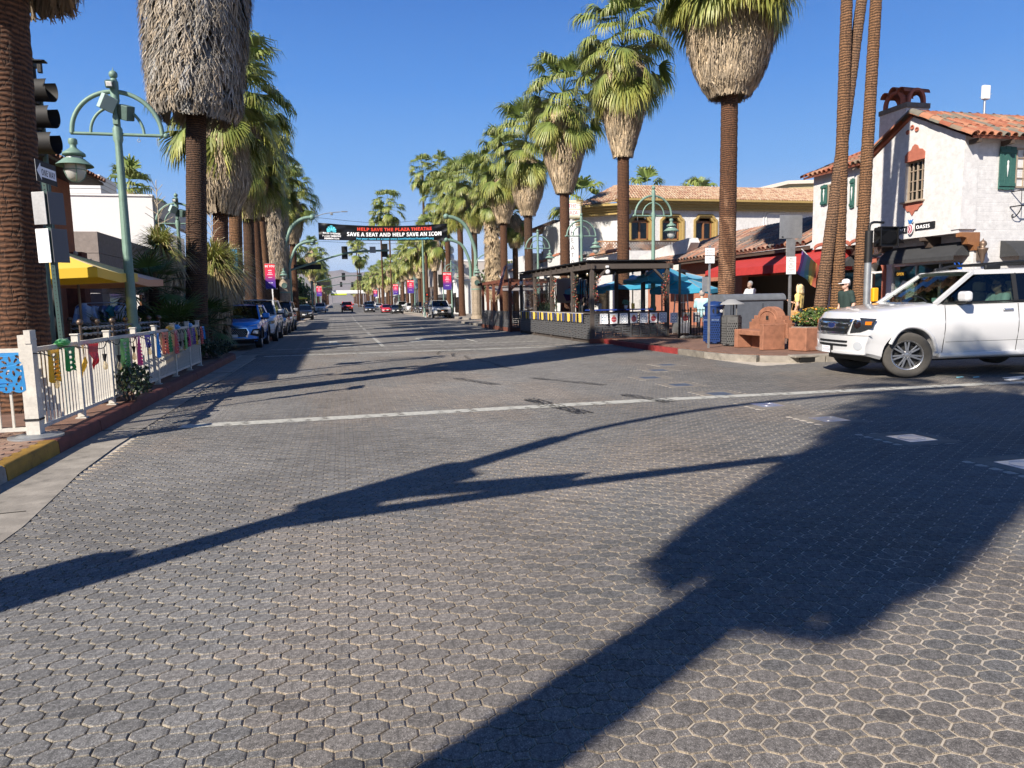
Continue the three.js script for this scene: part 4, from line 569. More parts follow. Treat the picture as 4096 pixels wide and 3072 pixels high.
  const bk = thing('yellow_back_building', 'pale yellow wall with sloping parapet behind the tile roof, touching the white wing', 'building', [0, 0, 0]); obj('wall', [place(prism([[34, 8], [52, 8], [52, 12.2], [40, 11.6], [36.4, 10.9], [34, 10.2]], 4), 0, 0, -62)], mat(lin(0.75, 0.6, 0.33), 0.9, { map: mottle }), bk); obj('parapet_cap', [bar([33.8, 10.3, -57.9], [40, 11.72, -57.9], 0.3), bar([40, 11.72, -57.9], [52, 12.3, -57.9], 0.3)], mat(lin(0.75, 0.66, 0.55), 0.9), bk);
}
// ---------------------------------------------------------------- theatre sign tower, terrace and low walls further along
{
  const s = thing('theatre_sign', 'tall white vertical theatre sign with rounded striped top between palm and lamp', 'theatre sign', [15.42, 0.12, -46]); s.scale.setScalar(0.92);
  obj('sign_blade', [rbox(0.95, 3.9, 0.28, 0.05, 0.1, 5.3, 0)], M.whitePlain, s);
  obj('sign_head', [rbox(1.6, 1.35, 0.34, 0.2, 0.05, 8.05, 0)], mat(lin(0.62, 0.58, 0.42), 0.6), s);
  for (let i = 0; i < 4; i++) obj('fin', [rbox(0.5, 0.05, 0.36, 0.02, 0.65, 8.72 - 0.12 * i, 0), rbox(0.5, 0.05, 0.36, 0.02, 0.55, 7.25 - 0.12 * i, 0)], M.ochre, s);
  plate('name_panel', s, 1.3, 0.4, printMat(signTex(256, 80, '#f2efe8', [['THE', 150, 42, 70, '#c2203a', '']])), 0.0, 8.3, 0.175); plate('name_panel', s, 1.3, 0.4, printMat(signTex(256, 80, '#f2efe8', [['PLAZA', 128, 42, 70, '#c2203a', '']])), 0.0, 7.82, 0.175);
  'THEATRE'.split('').forEach((ch, i) => plate('letter', s, 0.55, 0.52, printMat(signTex(96, 96, '#f6f5f2', [[ch, 48, 50, 88, '#23262c', '']])), 0.1, 6.95 - i * 0.54, 0.143));
  const t = thing('terrace_tower', 'open terrace with dark timber roof on twisted stone columns', 'terrace', [0, 0, 0]);
  obj('base_wall', [box(9, 5.6, 5, 21, 2.8, -62)], M.white, t);
  obj('timber_roof', [place(prism([[-5, 0], [5, 0], [3.4, 0.6], [-3.4, 0.6]], 5), 21.5, 7.7, -63.5)], M.woodDark, t);
  for (let i = 0; i < 8; i++) obj('rafter', [box(0.12, 0.18, 5.8, 17 + i * 1.2, 7.6, -61)], M.wood, t);
  for (const x of [17.6, 19.1, 22.5]) { const c = obj('stone_column', [lathe([[0.34, 5.5], [0.34, 5.7], [0.24, 5.8], [0.25, 6.2], [0.23, 6.7], [0.25, 7.1], [0.24, 7.2], [0.38, 7.35], [0.42, 7.5], [0.42, 7.6]], 14, x, 0, -59.3)], mat(lin(0.6, 0.5, 0.4), 0.9, { map: concTex, bumpMap: stuccoBump, bumpScale: 0.05 }), t); }
  obj('railing', [bar([16.8, 6.2, -59.2], [25, 6.2, -59.2], 0.05), ...Array.from({ length: 26 }, (_, i) => rod([16.9 + i * 0.3, 5.6, -59.2], [16.9 + i * 0.3, 6.2, -59.2], 0.015, 5))], M.iron, t);
  const w = thing('low_shop_row', 'row of low white walls with red tile copings beyond the dark shelter', 'building', [0, 0, 0]);
  obj('wall', [wallX(17, -40, -77, 0, 4.4, 6), wallX(16.8, -49, -56, 0, 5.0, 3)], M.white, w);
  for (const [z0, z1, y0, y1] of [[-53, -64, 5.0, 4.5], [-64, -78, 4.5, 4.6], [-40, -52, 4.45, 4.5]]) for (let i = 0; i < 12; i++) { const q = obj('coping_tile', barrel(0.22, Math.abs(z1 - z0) / 12 * 1.1), redTiles[i % 8], w); q.position.set(16.95, lerp(y0, y1, i / 12), lerp(z0, z1, (i + 1) / 12)); }
  obj('shopfront', [box(0.1, 2.2, 30, 16.95, 1.3, -58)], M.glassDark, w);
  const r = thing('roof_unit', 'white round fan unit on the low roof behind the shelter', 'roof fan', [16.9, 3.9, -46]); obj('casing', [rbox(0.5, 0.9, 0.9, 0.1, 0, 0, 0)], M.whitePlain, r); obj('fan_ring', [place(new THREE.TorusGeometry(0.32, 0.05, 8, 20), -0.27, 0, 0, 0, Math.PI / 2)], M.greyPaint, r);
}
// ---------------------------------------------------------------- left side: terracotta house, grey shop, white block
{
  const t = thing('terracotta_building', 'terracotta house with tiled eaves at the far left behind the big trunk', 'building', [0, 0, 0]);
  obj('wall', [box(0.4, 6.3, 19.4, -9.7, 3.15, -20.7), box(8, 6.3, 0.4, -13.7, 3.15, -30.2), box(8, 6.3, 0.4, -13.9, 3.15, -11.2)], M.terra, t);
  const rf = new THREE.Group(); rf.name = 'tile_roof'; t.add(rf); tileRoof(rf, [-8.5, 6.35, -30.9], [-8.5, 6.35, -10.6], [-12, 7.8, -13], [-12, 7.8, -28.6], 64, 8, oldTiles, 90, 15);
  obj('soffit', [box(1.3, 0.08, 20.2, -9.1, 6.26, -20.7)], M.woodDark, t);
  const lo = new THREE.Group(); lo.name = 'porch_roof'; t.add(lo); tileRoof(lo, [-8.3, 3.55, -22], [-8.3, 3.55, -10.6], [-9.5, 4.15, -10.6], [-9.5, 4.15, -22], 34, 3, oldTiles, 60, 16);
  obj('porch_beam', [box(0.22, 0.35, 11.4, -8.5, 3.36, -16.3), ...[-11, -14.8, -18.4, -21.8].map((z) => box(0.3, 3.2, 0.3, -8.5, 1.6, z))], M.woodDark, t);
  obj('shop_window', [box(0.1, 2.5, 16, -9.46, 1.4, -20)], M.glassDark, t);  // opaque near-black sheet; shade of the shop opening is put into its colour
  obj('brick_pier', [box(0.6, 3.6, 0.6, -9.2, 1.8, -29.4)], mat(lin(0.3, 0.1, 0.07), 0.9, { map: concTex }), t);
  const g = thing('grey_shop_building', 'taupe grey shop with horizontal grooves and corner canopy', 'building', [0, 0, 0]);
  const courses = []; for (let i = 0; i < 6; i++) { const y0 = [0, 0.62, 1.42, 2.2, 3.0, 3.85][i], y1 = [0.6, 1.4, 2.18, 2.98, 3.83, 4.72][i]; obj('wall_course', [box(5.2, y1 - y0, 0.3, -12.1, (y0 + y1) / 2, -33.33), ...(i > 2 ? [box(0.3, y1 - y0, 24.5, -9.66, (y0 + y1) / 2, -45.75)] : [box(0.3, y1 - y0, 0.7, -9.66, (y0 + y1) / 2, -33.85)])], M.taupe, g); }
  obj('canopy', [rbox(1.0, 0.28, 4.6, 0.02, -9.1, 2.62, -36.2)], M.taupe, g);
  obj('display_window', [box(0.05, 2.1, 3.4, -9.62, 1.3, -36)], M.glassDark, g); obj('shopfront', [box(0.05, 2.1, 17, -9.62, 1.3, -48)], M.glassDark, g);
  for (let i = 0; i < 9; i++) obj('window_frame', [box(0.09, 2.1, 0.14, -9.58, 1.3, -39.5 - i * 2.1)], M.wood, g); obj('transom', [box(0.09, 0.1, 17, -9.57, 1.95, -48)], M.wood, g);
  plate('wall_lettering', g, 3.0, 0.36, printMat(signTex(512, 64, '#8b8078', [['JAMES PERSE', 256, 34, 60, '#1d1a18', '', 'serif']])), -9.49, 3.95, -42, Math.PI / 2);
  obj('wall_spotlight', [ball(0.16, -9.3, 3.3, -43.5, 8), rod([-9.5, 3.3, -43.5], [-9.3, 3.3, -43.5], 0.04)], M.black, g);
  obj('downpipe', [tube([[-9.45, 4.0, -40], [-9.4, 3.4, -40], [-9.3, 2.9, -39.9], [-9.25, 3.4, -39.8]], 0.03, 20, 6)], M.terraTrim, g);
  const w = thing('white_block_building', 'plain white block with flat roof rising behind the grey shop', 'building', [0, 0, 0]);
  obj('wall', [box(14, 7.4, 0.4, -16.5, 3.9, -43.3), box(0.4, 1.0, 16, -9.7, 7.1, -51.4), box(0.3, 3, 16, -11.2, 5.2, -51.4)], M.whitePlain, w);
  obj('penthouse', [box(7, 1.2, 3, -15.6, 8.15, -45)], M.whitePlain, w); for (let i = 0; i < 4; i++) obj('penthouse_groove', [box(7.06, 0.02, 3.06, -15.6, 7.75 + i * 0.26, -45)], M.greyPaint, w);
  obj('coping', [box(14.1, 0.1, 0.5, -16.5, 7.62, -43.28)], M.whitePlain, w);
  obj('wall_light', [rbox(0.5, 0.16, 0.3, 0.04, -14.0, 5.3, -42.95)], M.greyPaint, w);
  obj('orange_panel', [box(0.1, 0.7, 2.4, -11, 5.2, -47.5)], mat(0xc8641c, 0.6), w);
  const f = thing('left_row_building', 'dark fronted low shops along the left pavement behind the palms', 'building', [0, 0, 0]); obj('wall', [box(0.4, 5, 46, -9.8, 2.5, -82), box(8, 5, 0.4, -13.6, 2.5, -59.2)], M.taupe, f); obj('shopfront', [box(0.06, 2.4, 42, -9.55, 1.4, -82)], M.glassDark, f); obj('awning', [place(prism([[0, 0], [1.6, -0.5], [1.6, -0.62], [0, -0.14]], 14), -9.5, 3.2, -78)], M.awning, f);
  const h = thing('balcony_building', 'white upper storey with dark flat roof far left above the palms', 'building', [0, 0, 0]); obj('wall', [box(6, 7.4, 20, -10.5, 3.7, -122)], M.whitePlain, h); obj('roof_slab', [box(7.6, 0.5, 21, -9.4, 7.4, -122)], M.awning, h); obj('balcony', [box(1.2, 1.0, 18, -7, 4.4, -122)], M.greyPaint, h);
}
// ---------------------------------------------------------------- street lamps, gateway, signals, banners, signs
Object.assign(M, {
  lampGreen: mat(lin(0.225, 0.36, 0.29), 0.55, { map: mottle, metalness: 0.1 }), lampDark: mat(lin(0.1, 0.17, 0.15), 0.55, { map: mottle, metalness: 0.1 }),
  globe: new THREE.MeshPhysicalMaterial({ color: 0xdfe0dc, roughness: 0.35, transmission: 0.45, thickness: 0 }), signBack: mat(lin(0.46, 0.46, 0.45), 0.45, { metalness: 0.55, map: mottle }), galv: mat(lin(0.42, 0.44, 0.45), 0.5, { metalness: 0.6, map: mottle }),
  signalBlack: mat(0x141414, 0.55), lens: mat(0x1b1512, 0.3), stone: mat(lin(0.62, 0.53, 0.43), 0.9, { map: concTex, bumpMap: fineBump, bumpScale: 0.003 }), signWhite: mat(0xe9e9e6, 0.5), cable: mat(0x222222, 0.6),
});
function lantern(parent, x, y, z, m, s = 1) {
  const l = new THREE.Group(); l.name = 'lantern'; l.position.set(x, y, z); l.scale.setScalar(s); parent.add(l);
  obj('lantern_cap', [lathe([[0.06, 0], [0.075, -0.02], [0.075, -0.09], [0.055, -0.1], [0.055, -0.16], [0.1, -0.2], [0.185, -0.26], [0.19, -0.3], [0.13, -0.31]].reverse(), 24), lathe([[0.17, -0.36], [0.3, -0.47], [0.31, -0.49], [0.2, -0.46], [0.15, -0.36]].reverse(), 28), ...[0, 1, 2, 3].map((i) => box(0.015, 0.08, 0.015, 0.14 * Math.cos(i * 1.57), -0.335, 0.14 * Math.sin(i * 1.57)))], m, l);
  obj('globe', [lathe([[0, -0.76], [0.07, -0.75], [0.13, -0.7], [0.165, -0.6], [0.17, -0.46], [0.13, -0.32]], 20)], M.globe, l);
  const ribs = [place(new THREE.TorusGeometry(0.172, 0.008, 5, 20), 0, -0.56, 0, Math.PI / 2)]; for (let i = 0; i < 2; i++) ribs.push(place(tube([[-0.175, -0.46, 0], [-0.17, -0.6, 0], [-0.1, -0.74, 0], [0, -0.775, 0], [0.1, -0.74, 0], [0.17, -0.6, 0], [0.175, -0.46, 0]], 0.009, 20, 5), 0, 0, 0, 0, i * Math.PI / 2 + 0.4));
  obj('cage', ribs, m, l); return l;
}
function halfArch(R0, y, r, n = 14, k = 1) { const p = []; for (let i = 0; i <= n; i++) { const a = Math.PI * i / n; p.push([R0 * Math.cos(a), y + R0 * k * Math.sin(a), 0]); } return tube(p, r, 28, 8); }
function lampPost(label, p, turn, m = M.lampGreen, group, o = {}) {
  const t = thing('street_lamp', label, 'street lamp', p, turn, group), b = [];
  const flut = lathe([[0.15, 0], [0.15, 0.1], [0.12, 0.14], [0.11, 0.9], [0.13, 0.95], [0.13, 1.02], [0.09, 1.08], [0.078, 2.4], [0.06, 4.4], [0.085, 4.46], [0.085, 4.66], [0.06, 4.7], [0.058, 5.1], [0.075, 5.16], [0.075, 5.5], [0.05, 5.52]], 40), q = flut.attributes.position; for (let i = 0; i < q.count; i++) { const y = q.getY(i); if (y > 1.06 && y < 4.42) { const k = 1 - 0.06 * (i / 16 | 0) % 2 * 1; const a = Math.atan2(q.getZ(i), q.getX(i)), f = 1 + 0.035 * Math.cos(a * 20); q.setX(i, q.getX(i) * f); q.setZ(i, q.getZ(i) * f); } } flut.computeVertexNormals();
  obj('post', [flut], m, t); obj('finial', [ball(0.075, 0, 5.62, 0, 14), lathe([[0.05, 5.5], [0.06, 5.54], [0.02, 5.56]], 14), rod([0, 5.68, 0], [0, 5.75, 0], 0.012, 6, 0.003)], m, t);
  obj('outer_arch', [halfArch(0.76, 4.56, 0.042, 16, 1.0)], m, t); obj('inner_arch', [halfArch(0.45, 4.56, 0.027, 14, 1.1)], m, t);
  obj('crossbar', [rod([-0.78, 4.56, 0], [0.78, 4.56, 0], 0.03), ball(0.05, 0.82, 4.56, 0, 10)], m, t); obj('hook', [place(new THREE.TorusGeometry(0.025, 0.006, 5, 12), 0.35, 4.46, 0), rod([0.35, 4.53, 0], [0.35, 4.485, 0], 0.004), rod([0.66, 4.53, 0], [0.66, 4.38, 0], 0.006)], M.galv, t);
  lantern(t, -0.76, 4.46, 0, m); if (o.boxes) {
    const g = new THREE.Group(); g.name = 'equipment_box'; t.add(g); obj('box_body', [rbox(0.24, 0.27, 0.2, 0.015, -0.1, 5.08, 0.14, 0.3, 0.5, -0.35)], mat(lin(0.34, 0.46, 0.42), 0.6), g); obj('box_body', [rbox(0.22, 0.26, 0.2, 0.015, 0.17, 4.95, 0.02, 0.2, -0.5, -0.3)], M.lampDark, g); obj('floodlight', [rbox(0.16, 0.14, 0.14, 0.03, -0.03, 5.42, 0.12, 0.4)], M.lampDark, t); obj('floodlight_glass', [rbox(0.1, 0.08, 0.02, 0.01, -0.03, 5.4, 0.2, 0.4)], M.signWhite, t);
    obj('junction_box', [rbox(0.09, 0.16, 0.06, 0.01, 0.0, 4.8, 0.07)], m, t);
  }
  return t;
}
lampPost('pale green arched street lamp with equipment boxes at the left, just behind the railing', [-3.78, 0.15, -14.9], 0, M.lampGreen, null, { boxes: true });
lampPost('dark arched street lamp in shade beside the second left palm', [-5.75, 0.15, -29.9], 0, M.lampGreen, null, { boxes: true });
lampPost('arched street lamp between the left palms behind the parked white car', [-5.7, 0.15, -64], 0);
lampPost('tallest looking green street lamp at right, rising over the front of the dark shelter', [12.1, 0.15, -26], Math.PI);
lampPost('green street lamp at right over the middle of the dark shelter', [12.1, 0.15, -34.4], Math.PI);
lampPost('green street lamp at right over the far end of the dark shelter', [12.1, 0.15, -42.4], Math.PI);
lampPost('street lamp with a red and purple banner beyond the right stone pillar', [11.6, 0.15, -73.2], Math.PI);
for (const [x, z, l] of [[-3.9, -150, 'far left street lamp with a pink banner near the yellow umbrella'], [11.9, -112, 'far right street lamp with a pink banner behind the leaning thin trunk'], [11.9, -141, 'far right street lamp with a red banner above the row of parked dark cars'], [11.9, -215, 'farthest right street lamp with a red banner']]) lampPost(l, [x, groundY(z) + 0.1, z], x < 0 ? 0 : Math.PI);

// stone gateway pillars with curved arms that carry the street banner
function gateway(label, p, s, armDrop = 0) {
  const t = thing('gateway_pillar', label, 'gateway pillar', p, 0);
  obj('pillar', [lathe([[0.5, -0.1], [0.5, 0.25], [0.44, 0.3], [0.44, 0.36]], 28), lathe([[0.43, 0.36], [0.43, 0.44]], 28)], M.stone, t);
  for (let i = 0; i < 8; i++) obj('stone_panel', [new THREE.CylinderGeometry(0.42, 0.42, 1.98, 4, 1, true, i * Math.PI / 4 + 0.02, Math.PI / 4 - 0.04).translate(0, 1.45, 0)], M.stone, t); obj('pillar_core', [cyl(0.405, 0.405, 2, 0, 1.45, 0, 24)], mat(0x4a4038, 0.9), t);
  obj('pillar_band', [cyl(0.43, 0.43, 0.1, 0, 2.5, 0, 28)], M.lampGreen, t); obj('pillar_head', [lathe([[0.42, 2.55], [0.42, 3.42], [0.36, 3.56], [0, 3.56]], 28)], M.stone, t);
  obj('medallion', [cyl(0.2, 0.2, 0.06, 0, 3.02, 0.42, 24, Math.PI / 2), place(new THREE.TorusGeometry(0.2, 0.03, 8, 24), 0, 3.02, 0.44)], M.lampDark, t);
  const post = (x, z, top, ex, ey, r, nm) => { obj(nm, [tube([[x, 3.4, z], [x, 4.4, z], [x, top - 0.9, z], [x + s * 0.12, top - 0.3, z], [x + s * ex * 0.35, top + (ey - top) * 0.66, z], [x + s * ex * 0.7, top + (ey - top) * 0.94, z], [x + s * ex, ey, z]], r, 48, 10), ball(r * 1.5, x + s * ex, ey, z, 12)], M.lampGreen, t); };
  post(s * 0.02, 0.1, 6.4, 2.35, 8.4, 0.15, 'upper_arm'); post(s * 0.42, -0.15, 5.3, 1.95, 6.55, 0.12, 'lower_arm');
  obj('arm_foot', [lathe([[0.24, 3.5], [0.2, 3.9], [0.15, 4.3]], 16, s * 0.02, 0, 0.1)], M.lampGreen, t);
  obj('lamp_arch', [tube([[0, 4.5, 0.3], [-s * 0.1, 4.9, 0.3], [-s * 0.7, 5.3, 0.3], [-s * 1.4, 4.95, 0.3], [-s * 1.55, 4.35, 0.3]], 0.05, 30, 8)], M.lampGreen, t); lantern(t, -s * 1.55, 4.4, 0.3, M.lampGreen, 1.1); lantern(t, 0.0, 4.35, 0.55, M.lampGreen, 1.1);
  return t;
}
const gl = gateway('left stone gateway pillar with green curved arms holding the street banner', [-3.95, 0.1, -60], 1), gr = gateway('right stone gateway pillar with green curved arms beside the wooden shelter', [11.35, 0.1, -58.6], -1);
obj('luminaire', [tube([[2.3, 8.35, 0.1], [3.4, 8.7, 0.1], [4.6, 8.85, 0.1]], 0.035, 16, 6), rbox(0.5, 0.08, 0.18, 0.03, 4.9, 8.87, 0.1), rbox(0.22, 0.22, 0.2, 0.03, 3.9, 8.7, 0.1)], M.galv, gl);
{
  const W = 2048, H = 290, bt = canvasTex(W, H, (c) => {
    c.fillStyle = '#0c0c0e'; c.fillRect(0, 0, W, H); c.textBaseline = 'middle'; c.textAlign = 'center';
    const T = (s, x, y, px, col, w, f = 'bold') => { c.save(); c.font = `${f} ${px}px sans-serif`; c.translate(x, y); c.scale(w / c.measureText(s).width, 1); c.fillStyle = col; c.fillText(s, 0, 0); c.strokeStyle = col; c.lineWidth = px > 60 ? 3 : 1; c.strokeText(s, 0, 0); c.restore(); };
    T('HELP SAVE THE PLAZA THEATRE', 1195, 72, 84, '#f0503a', 1200); T('SAVE A SEAT AND HELP SAVE AN ICON', 1195, 172, 98, '#ffffff', 1520); T('Put your name on a seat: www.SaveThePlazaTheatrePS.org', 1200, 254, 46, '#5cc8ee', 1240);
    T('PALM SPRINGS', 200, 172, 40, '#ffffff', 270); T('PLAZA THEATRE', 200, 217, 40, '#ffffff', 290); T('FOUNDATION', 200, 262, 40, '#ffffff', 230);
    for (let k = 0; k < 7; k++) { const a = Math.PI * (1 - (k + 0.5) / 7), R0 = 116 - 14 * Math.abs(k - 3); c.fillStyle = '#5fd0e4'; c.beginPath(); c.moveTo(200, 146); c.arc(200 + R0 * 0.75 * Math.cos(a), 146 - R0 * 0.75 * Math.sin(a), R0 * 0.27, -a - 1.4, -a + 1.4); c.closePath(); c.fill(); } c.strokeStyle = '#0c0c0e'; c.lineWidth = 5; for (let k = 1; k < 7; k++) { const a = Math.PI * k / 7; c.beginPath(); c.moveTo(200, 146); c.lineTo(200 + 130 * Math.cos(a), 146 - 130 * Math.sin(a)); c.stroke(); }
  });
  const b = thing('street_banner', 'long black theatre fundraising banner strung across the street', 'banner', [4.06, 0, -59.9]);
  const g = new THREE.PlaneGeometry(10.4, 1.38, 120, 14), p = g.attributes.position; for (let i = 0; i < p.count; i++) { const x = p.getX(i) / 5.2, y = p.getY(i) / 0.69; p.setY(i, p.getY(i) + 7.42 - 0.26 * (1 - x * x) * (0.6 + 0.4 * y) + (x > 0.8 ? 0 : 0)); p.setZ(i, 0.1 * Math.sin(x * 3 + y) + 0.05 * Math.sin((x * 2.1 + y * 0.5) * 9) * (0.3 + Math.pow(Math.abs(x), 4)) + 0.05 * Math.sin((x * 3 - y) * 7) * Math.pow(Math.abs(x), 3)); } g.computeVertexNormals();
  obj('banner_cloth', g, new THREE.MeshStandardMaterial({ map: bt, roughness: 0.42, side: THREE.DoubleSide }), b, true);
  for (const [a, c] of [[[-5.2, 8.11, 0], [-5.6, 8.5, 0]], [[5.2, 8.11, 0], [5.0, 8.5, 0.8]], [[-5.2, 6.73, 0], [-6.0, 6.65, 0]], [[5.2, 6.73, 0], [5.1, 6.6, 0.8]]]) obj('rope', [rod(a, c, 0.015, 5)], M.cable, b);
  obj('support_wire', [tube([[-5.6, 8.5, 0], [0, 8.1, 0], [5, 8.5, 1]], 0.014, 30, 5), tube([[-5.7, 6.65, 0], [0, 6.42, 0], [5, 6.62, 1]], 0.014, 30, 5)], M.cable, b);
}
// traffic signals
function head(parent, x, y, z, ry, o = {}) {
  const g = new THREE.Group(); g.name = 'signal_head'; g.position.set(x, y, z); g.rotation.y = ry; parent.add(g); const s = o.s ?? 1; g.scale.setScalar(s);
  obj('housing', [0, 1, 2].map((i) => rbox(0.34, 0.345, 0.2, 0.03, 0, -0.35 * i, -0.05)), M.signalBlack, g); if (o.plate) obj('back_plate', [rbox(0.62, 1.36, 0.02, 0.01, 0, -0.35, -0.16)], M.signalBlack, g);
  for (let i = 0; i < 3; i++) { obj('visor', [new THREE.CylinderGeometry(0.16, 0.15, 0.26, 20, 1, true, 0.75, Math.PI * 2 - 1.5).rotateX(Math.PI / 2).rotateZ(Math.PI).translate(0, -0.35 * i, 0.17)], M.visor ??= mat(0x191919, 0.7, { side: THREE.DoubleSide }), g); obj('lens', [new THREE.SphereGeometry(0.15, 16, 8, 0, 6.3, 0, 1.2).scale(1, 0.3, 1).rotateX(Math.PI / 2).translate(0, -0.35 * i, 0.04)], M.lens, g); }
  return g;
}
{
  // mast arm on the far side of the gateway
  const t = thing('traffic_signal', 'traffic signal mast arm under the banner with two signals seen from behind', 'traffic signal', [-3.6, 0.1, -61.5]);
  obj('pole', [rod([0, 0, 0], [0, 4.4, 0], 0.13, 14)], M.lampGreen, t); obj('mast_arm', [tube([[0, 4.3, 0], [2.2, 5.0, 0], [4.6, 5.68, 0], [6.4, 5.85, 0], [8.1, 5.9, 0]], 0.085, 40, 10)], M.lampGreen, t);
  head(t, 4.45, 6.0, -0.25, Math.PI, { plate: true, s: 0.78 }); head(t, 7.75, 6.2, -0.25, Math.PI, { plate: true, s: 0.82 }); obj('sign_plate', [rbox(0.5, 0.52, 0.02, 0.02, 6.75, 5.95, 0.1)], M.signBack, t); obj('camera_unit', [rbox(0.12, 0.12, 0.2, 0.02, 5.55, 6.2, 0), rod([5.55, 5.8, 0], [5.55, 6.15, 0], 0.02)], M.signWhite, t); obj('street_name_sign', [rbox(2.2, 0.42, 0.05, 0.02, 1.4, 4.6, -0.6)], M.black, t);
  for (const [z, x, l] of [[-128, -4, 'second signal mast arm further up the street with two black signals'], [-190, -4, 'third signal mast arm small in the distance above the street']]) { const q = thing('traffic_signal', l, 'traffic signal', [x, groundY(z), z]); obj('pole', [rod([0, 0, 0], [0, 5.6, 0], 0.13, 10)], M.lampGreen, q); obj('mast_arm', [tube([[0, 5.2, 0], [3, 5.9, 0], [5.5, 6.35, 0], [8.4, 6.4, 0]], 0.08, 30, 8)], M.lampDark, q); head(q, 5.4, 6.6, -0.2, Math.PI, { plate: true, s: 0.95 }); head(q, 8.2, 6.5, -0.2, Math.PI, { plate: true, s: 0.95 }); obj('street_name_sign', [rbox(2.2, 0.6, 0.05, 0.02, 2, 5.1, 0)], M.black, q); }
  const r = thing('traffic_signal', 'black signal back on a short pole beside the red banner at right', 'traffic signal', [11.15, 0.1, -76]); obj('pole', [rod([0, 0, 0], [0, 3.4, 0], 0.06)], M.lampGreen, r); head(r, -0.25, 4.1, 0, Math.PI, { plate: true, s: 1.0 });
  const tp = thing('light_mast', 'tall thin green light mast right of the banner with a red pedestrian light', 'light mast', [9.8, 0, -82]); obj('mast', [rod([0, 0, 0], [0, 9.6, 0], 0.14, 12, 0.09)], M.lampGreen, tp); obj('pedestrian_light', [rbox(0.36, 0.5, 0.2, 0.03, 0.3, 2.5, 0.1), rbox(0.3, 0.6, 0.1, 0.02, 0.05, 1.3, 0.16)], M.signalBlack, tp); obj('hand_symbol', [box(0.14, 0.18, 0.01, 0.3, 2.5, 0.206)], mat(0x300805, 0.5, { emissive: 0xd03a12, emissiveIntensity: 0.8 }), tp);
  // left corner: three-light signal half hidden by the big trunk
  const l = thing('traffic_signal', 'black three light traffic signal beside the big left trunk', 'traffic signal', [-4.3, 0.15, -12.4]); obj('pole', [rod([0.1, 0, -0.1], [0.1, 4.75, -0.1], 0.04), rod([-0.12, 0, -0.3], [-0.12, 3.5, -0.3], 0.07), rod([-0.12, 3.4, -0.3], [0.1, 3.35, -0.1], 0.03)], M.lampDark, l); head(l, 0.03, 4.6, 0.1, R(80), { s: 1.08 }); obj('camera_unit', [rbox(0.13, 0.13, 0.18, 0.02, 0.06, 5.0, 0.05), rod([0.06, 4.75, 0.02], [0.06, 4.98, 0.02], 0.06), rbox(0.18, 0.025, 0.13, 0.01, 0.2, 5.01, 0.1), rbox(0.06, 0.15, 0.06, 0.01, 0.2, 4.92, 0.1)], M.signalBlack, l);
  // right corner: pedestrian signal on a galvanised pole
  const p = thing('pedestrian_signal', 'black pedestrian signal with mesh visor on a galvanised pole, right of the slim palms', 'pedestrian signal', [12.45, 0.15, -14.75]); obj('pole', [rod([0, 0, 0], [0, 2.35, 0], 0.078, 16)], M.galv, p); obj('collar', [cyl(0.09, 0.09, 0.75, 0, 2.5, 0, 16), tube([[0.0, 2.75, 0], [0.02, 3.02, 0], [0.1, 3.07, 0], [0.4, 3.07, 0]], 0.03, 16, 8), tube([[0.02, 2.3, 0], [0.2, 2.28, 0], [0.36, 2.32, 0]], 0.03, 10, 8)], M.signalBlack, p);
  obj('housing', [rbox(0.5, 0.46, 0.16, 0.03, 0.42, 2.72, 0.02)], M.signalBlack, p); const v = []; for (let i = -5; i <= 5; i++) for (const s of [-1, 1]) v.push(place(box(0.008, 0.66, 0.05, 0, 0, 0), 0.44 + i * 0.045, 2.72, 0.15, 0, 0, s * 0.75)); const vv = obj('visor_mesh', v.map((g) => g), M.signalBlack, p); vv.scale.set(0.96, 0.62, 1); vv.position.set(0.016, 1.03, 0); obj('visor_frame', [box(0.5, 0.02, 0.12, 0.42, 2.95, 0.14), box(0.5, 0.02, 0.12, 0.42, 2.5, 0.14), box(0.02, 0.46, 0.12, 0.18, 2.72, 0.14), box(0.02, 0.46, 0.12, 0.66, 2.72, 0.14)], M.signalBlack, p);
  obj('push_button', [rbox(0.15, 0.34, 0.12, 0.03, 0.2, 1.35, 0.02)], mat(0xf0a91c, 0.5), p);
  // the signal pole behind us whose mast and lamp arm cast the thin curved shadows
  const b = thing('traffic_signal', 'signal pole beside the viewer that throws the two curved shadows', 'traffic signal', [-4.3, 0.1, -2.0]); obj('pole', [rod([0, 0, 0], [0, 5.6, 0], 0.13, 12)], M.lampGreen, b); obj('lamp_arm', [tube([[0, 5.4, 0], [0.1, 6.1, 0], [0.75, 6.9, 0], [2, 7.4, 0], [3.6, 7.65, 0], [5, 7.7, 0]], 0.075, 30, 8)], M.lampGreen, b); obj('mast_arm', [tube([[0, 3.1, 0], [1.5, 3.5, 0], [4, 3.9, 0], [7, 4.0, 0]], 0.085, 30, 8)], M.lampGreen, b); head(b, -0.15, 4.5, 0.1, 0, { s: 1.1 }); head(b, -0.5, 2.7, 0.1, 0, { s: 0.8 }); obj('street_name_sign', [rbox(1.5, 0.36, 0.03, 0.02, 1.0, 3.75, 0)], M.signBack, b);
}
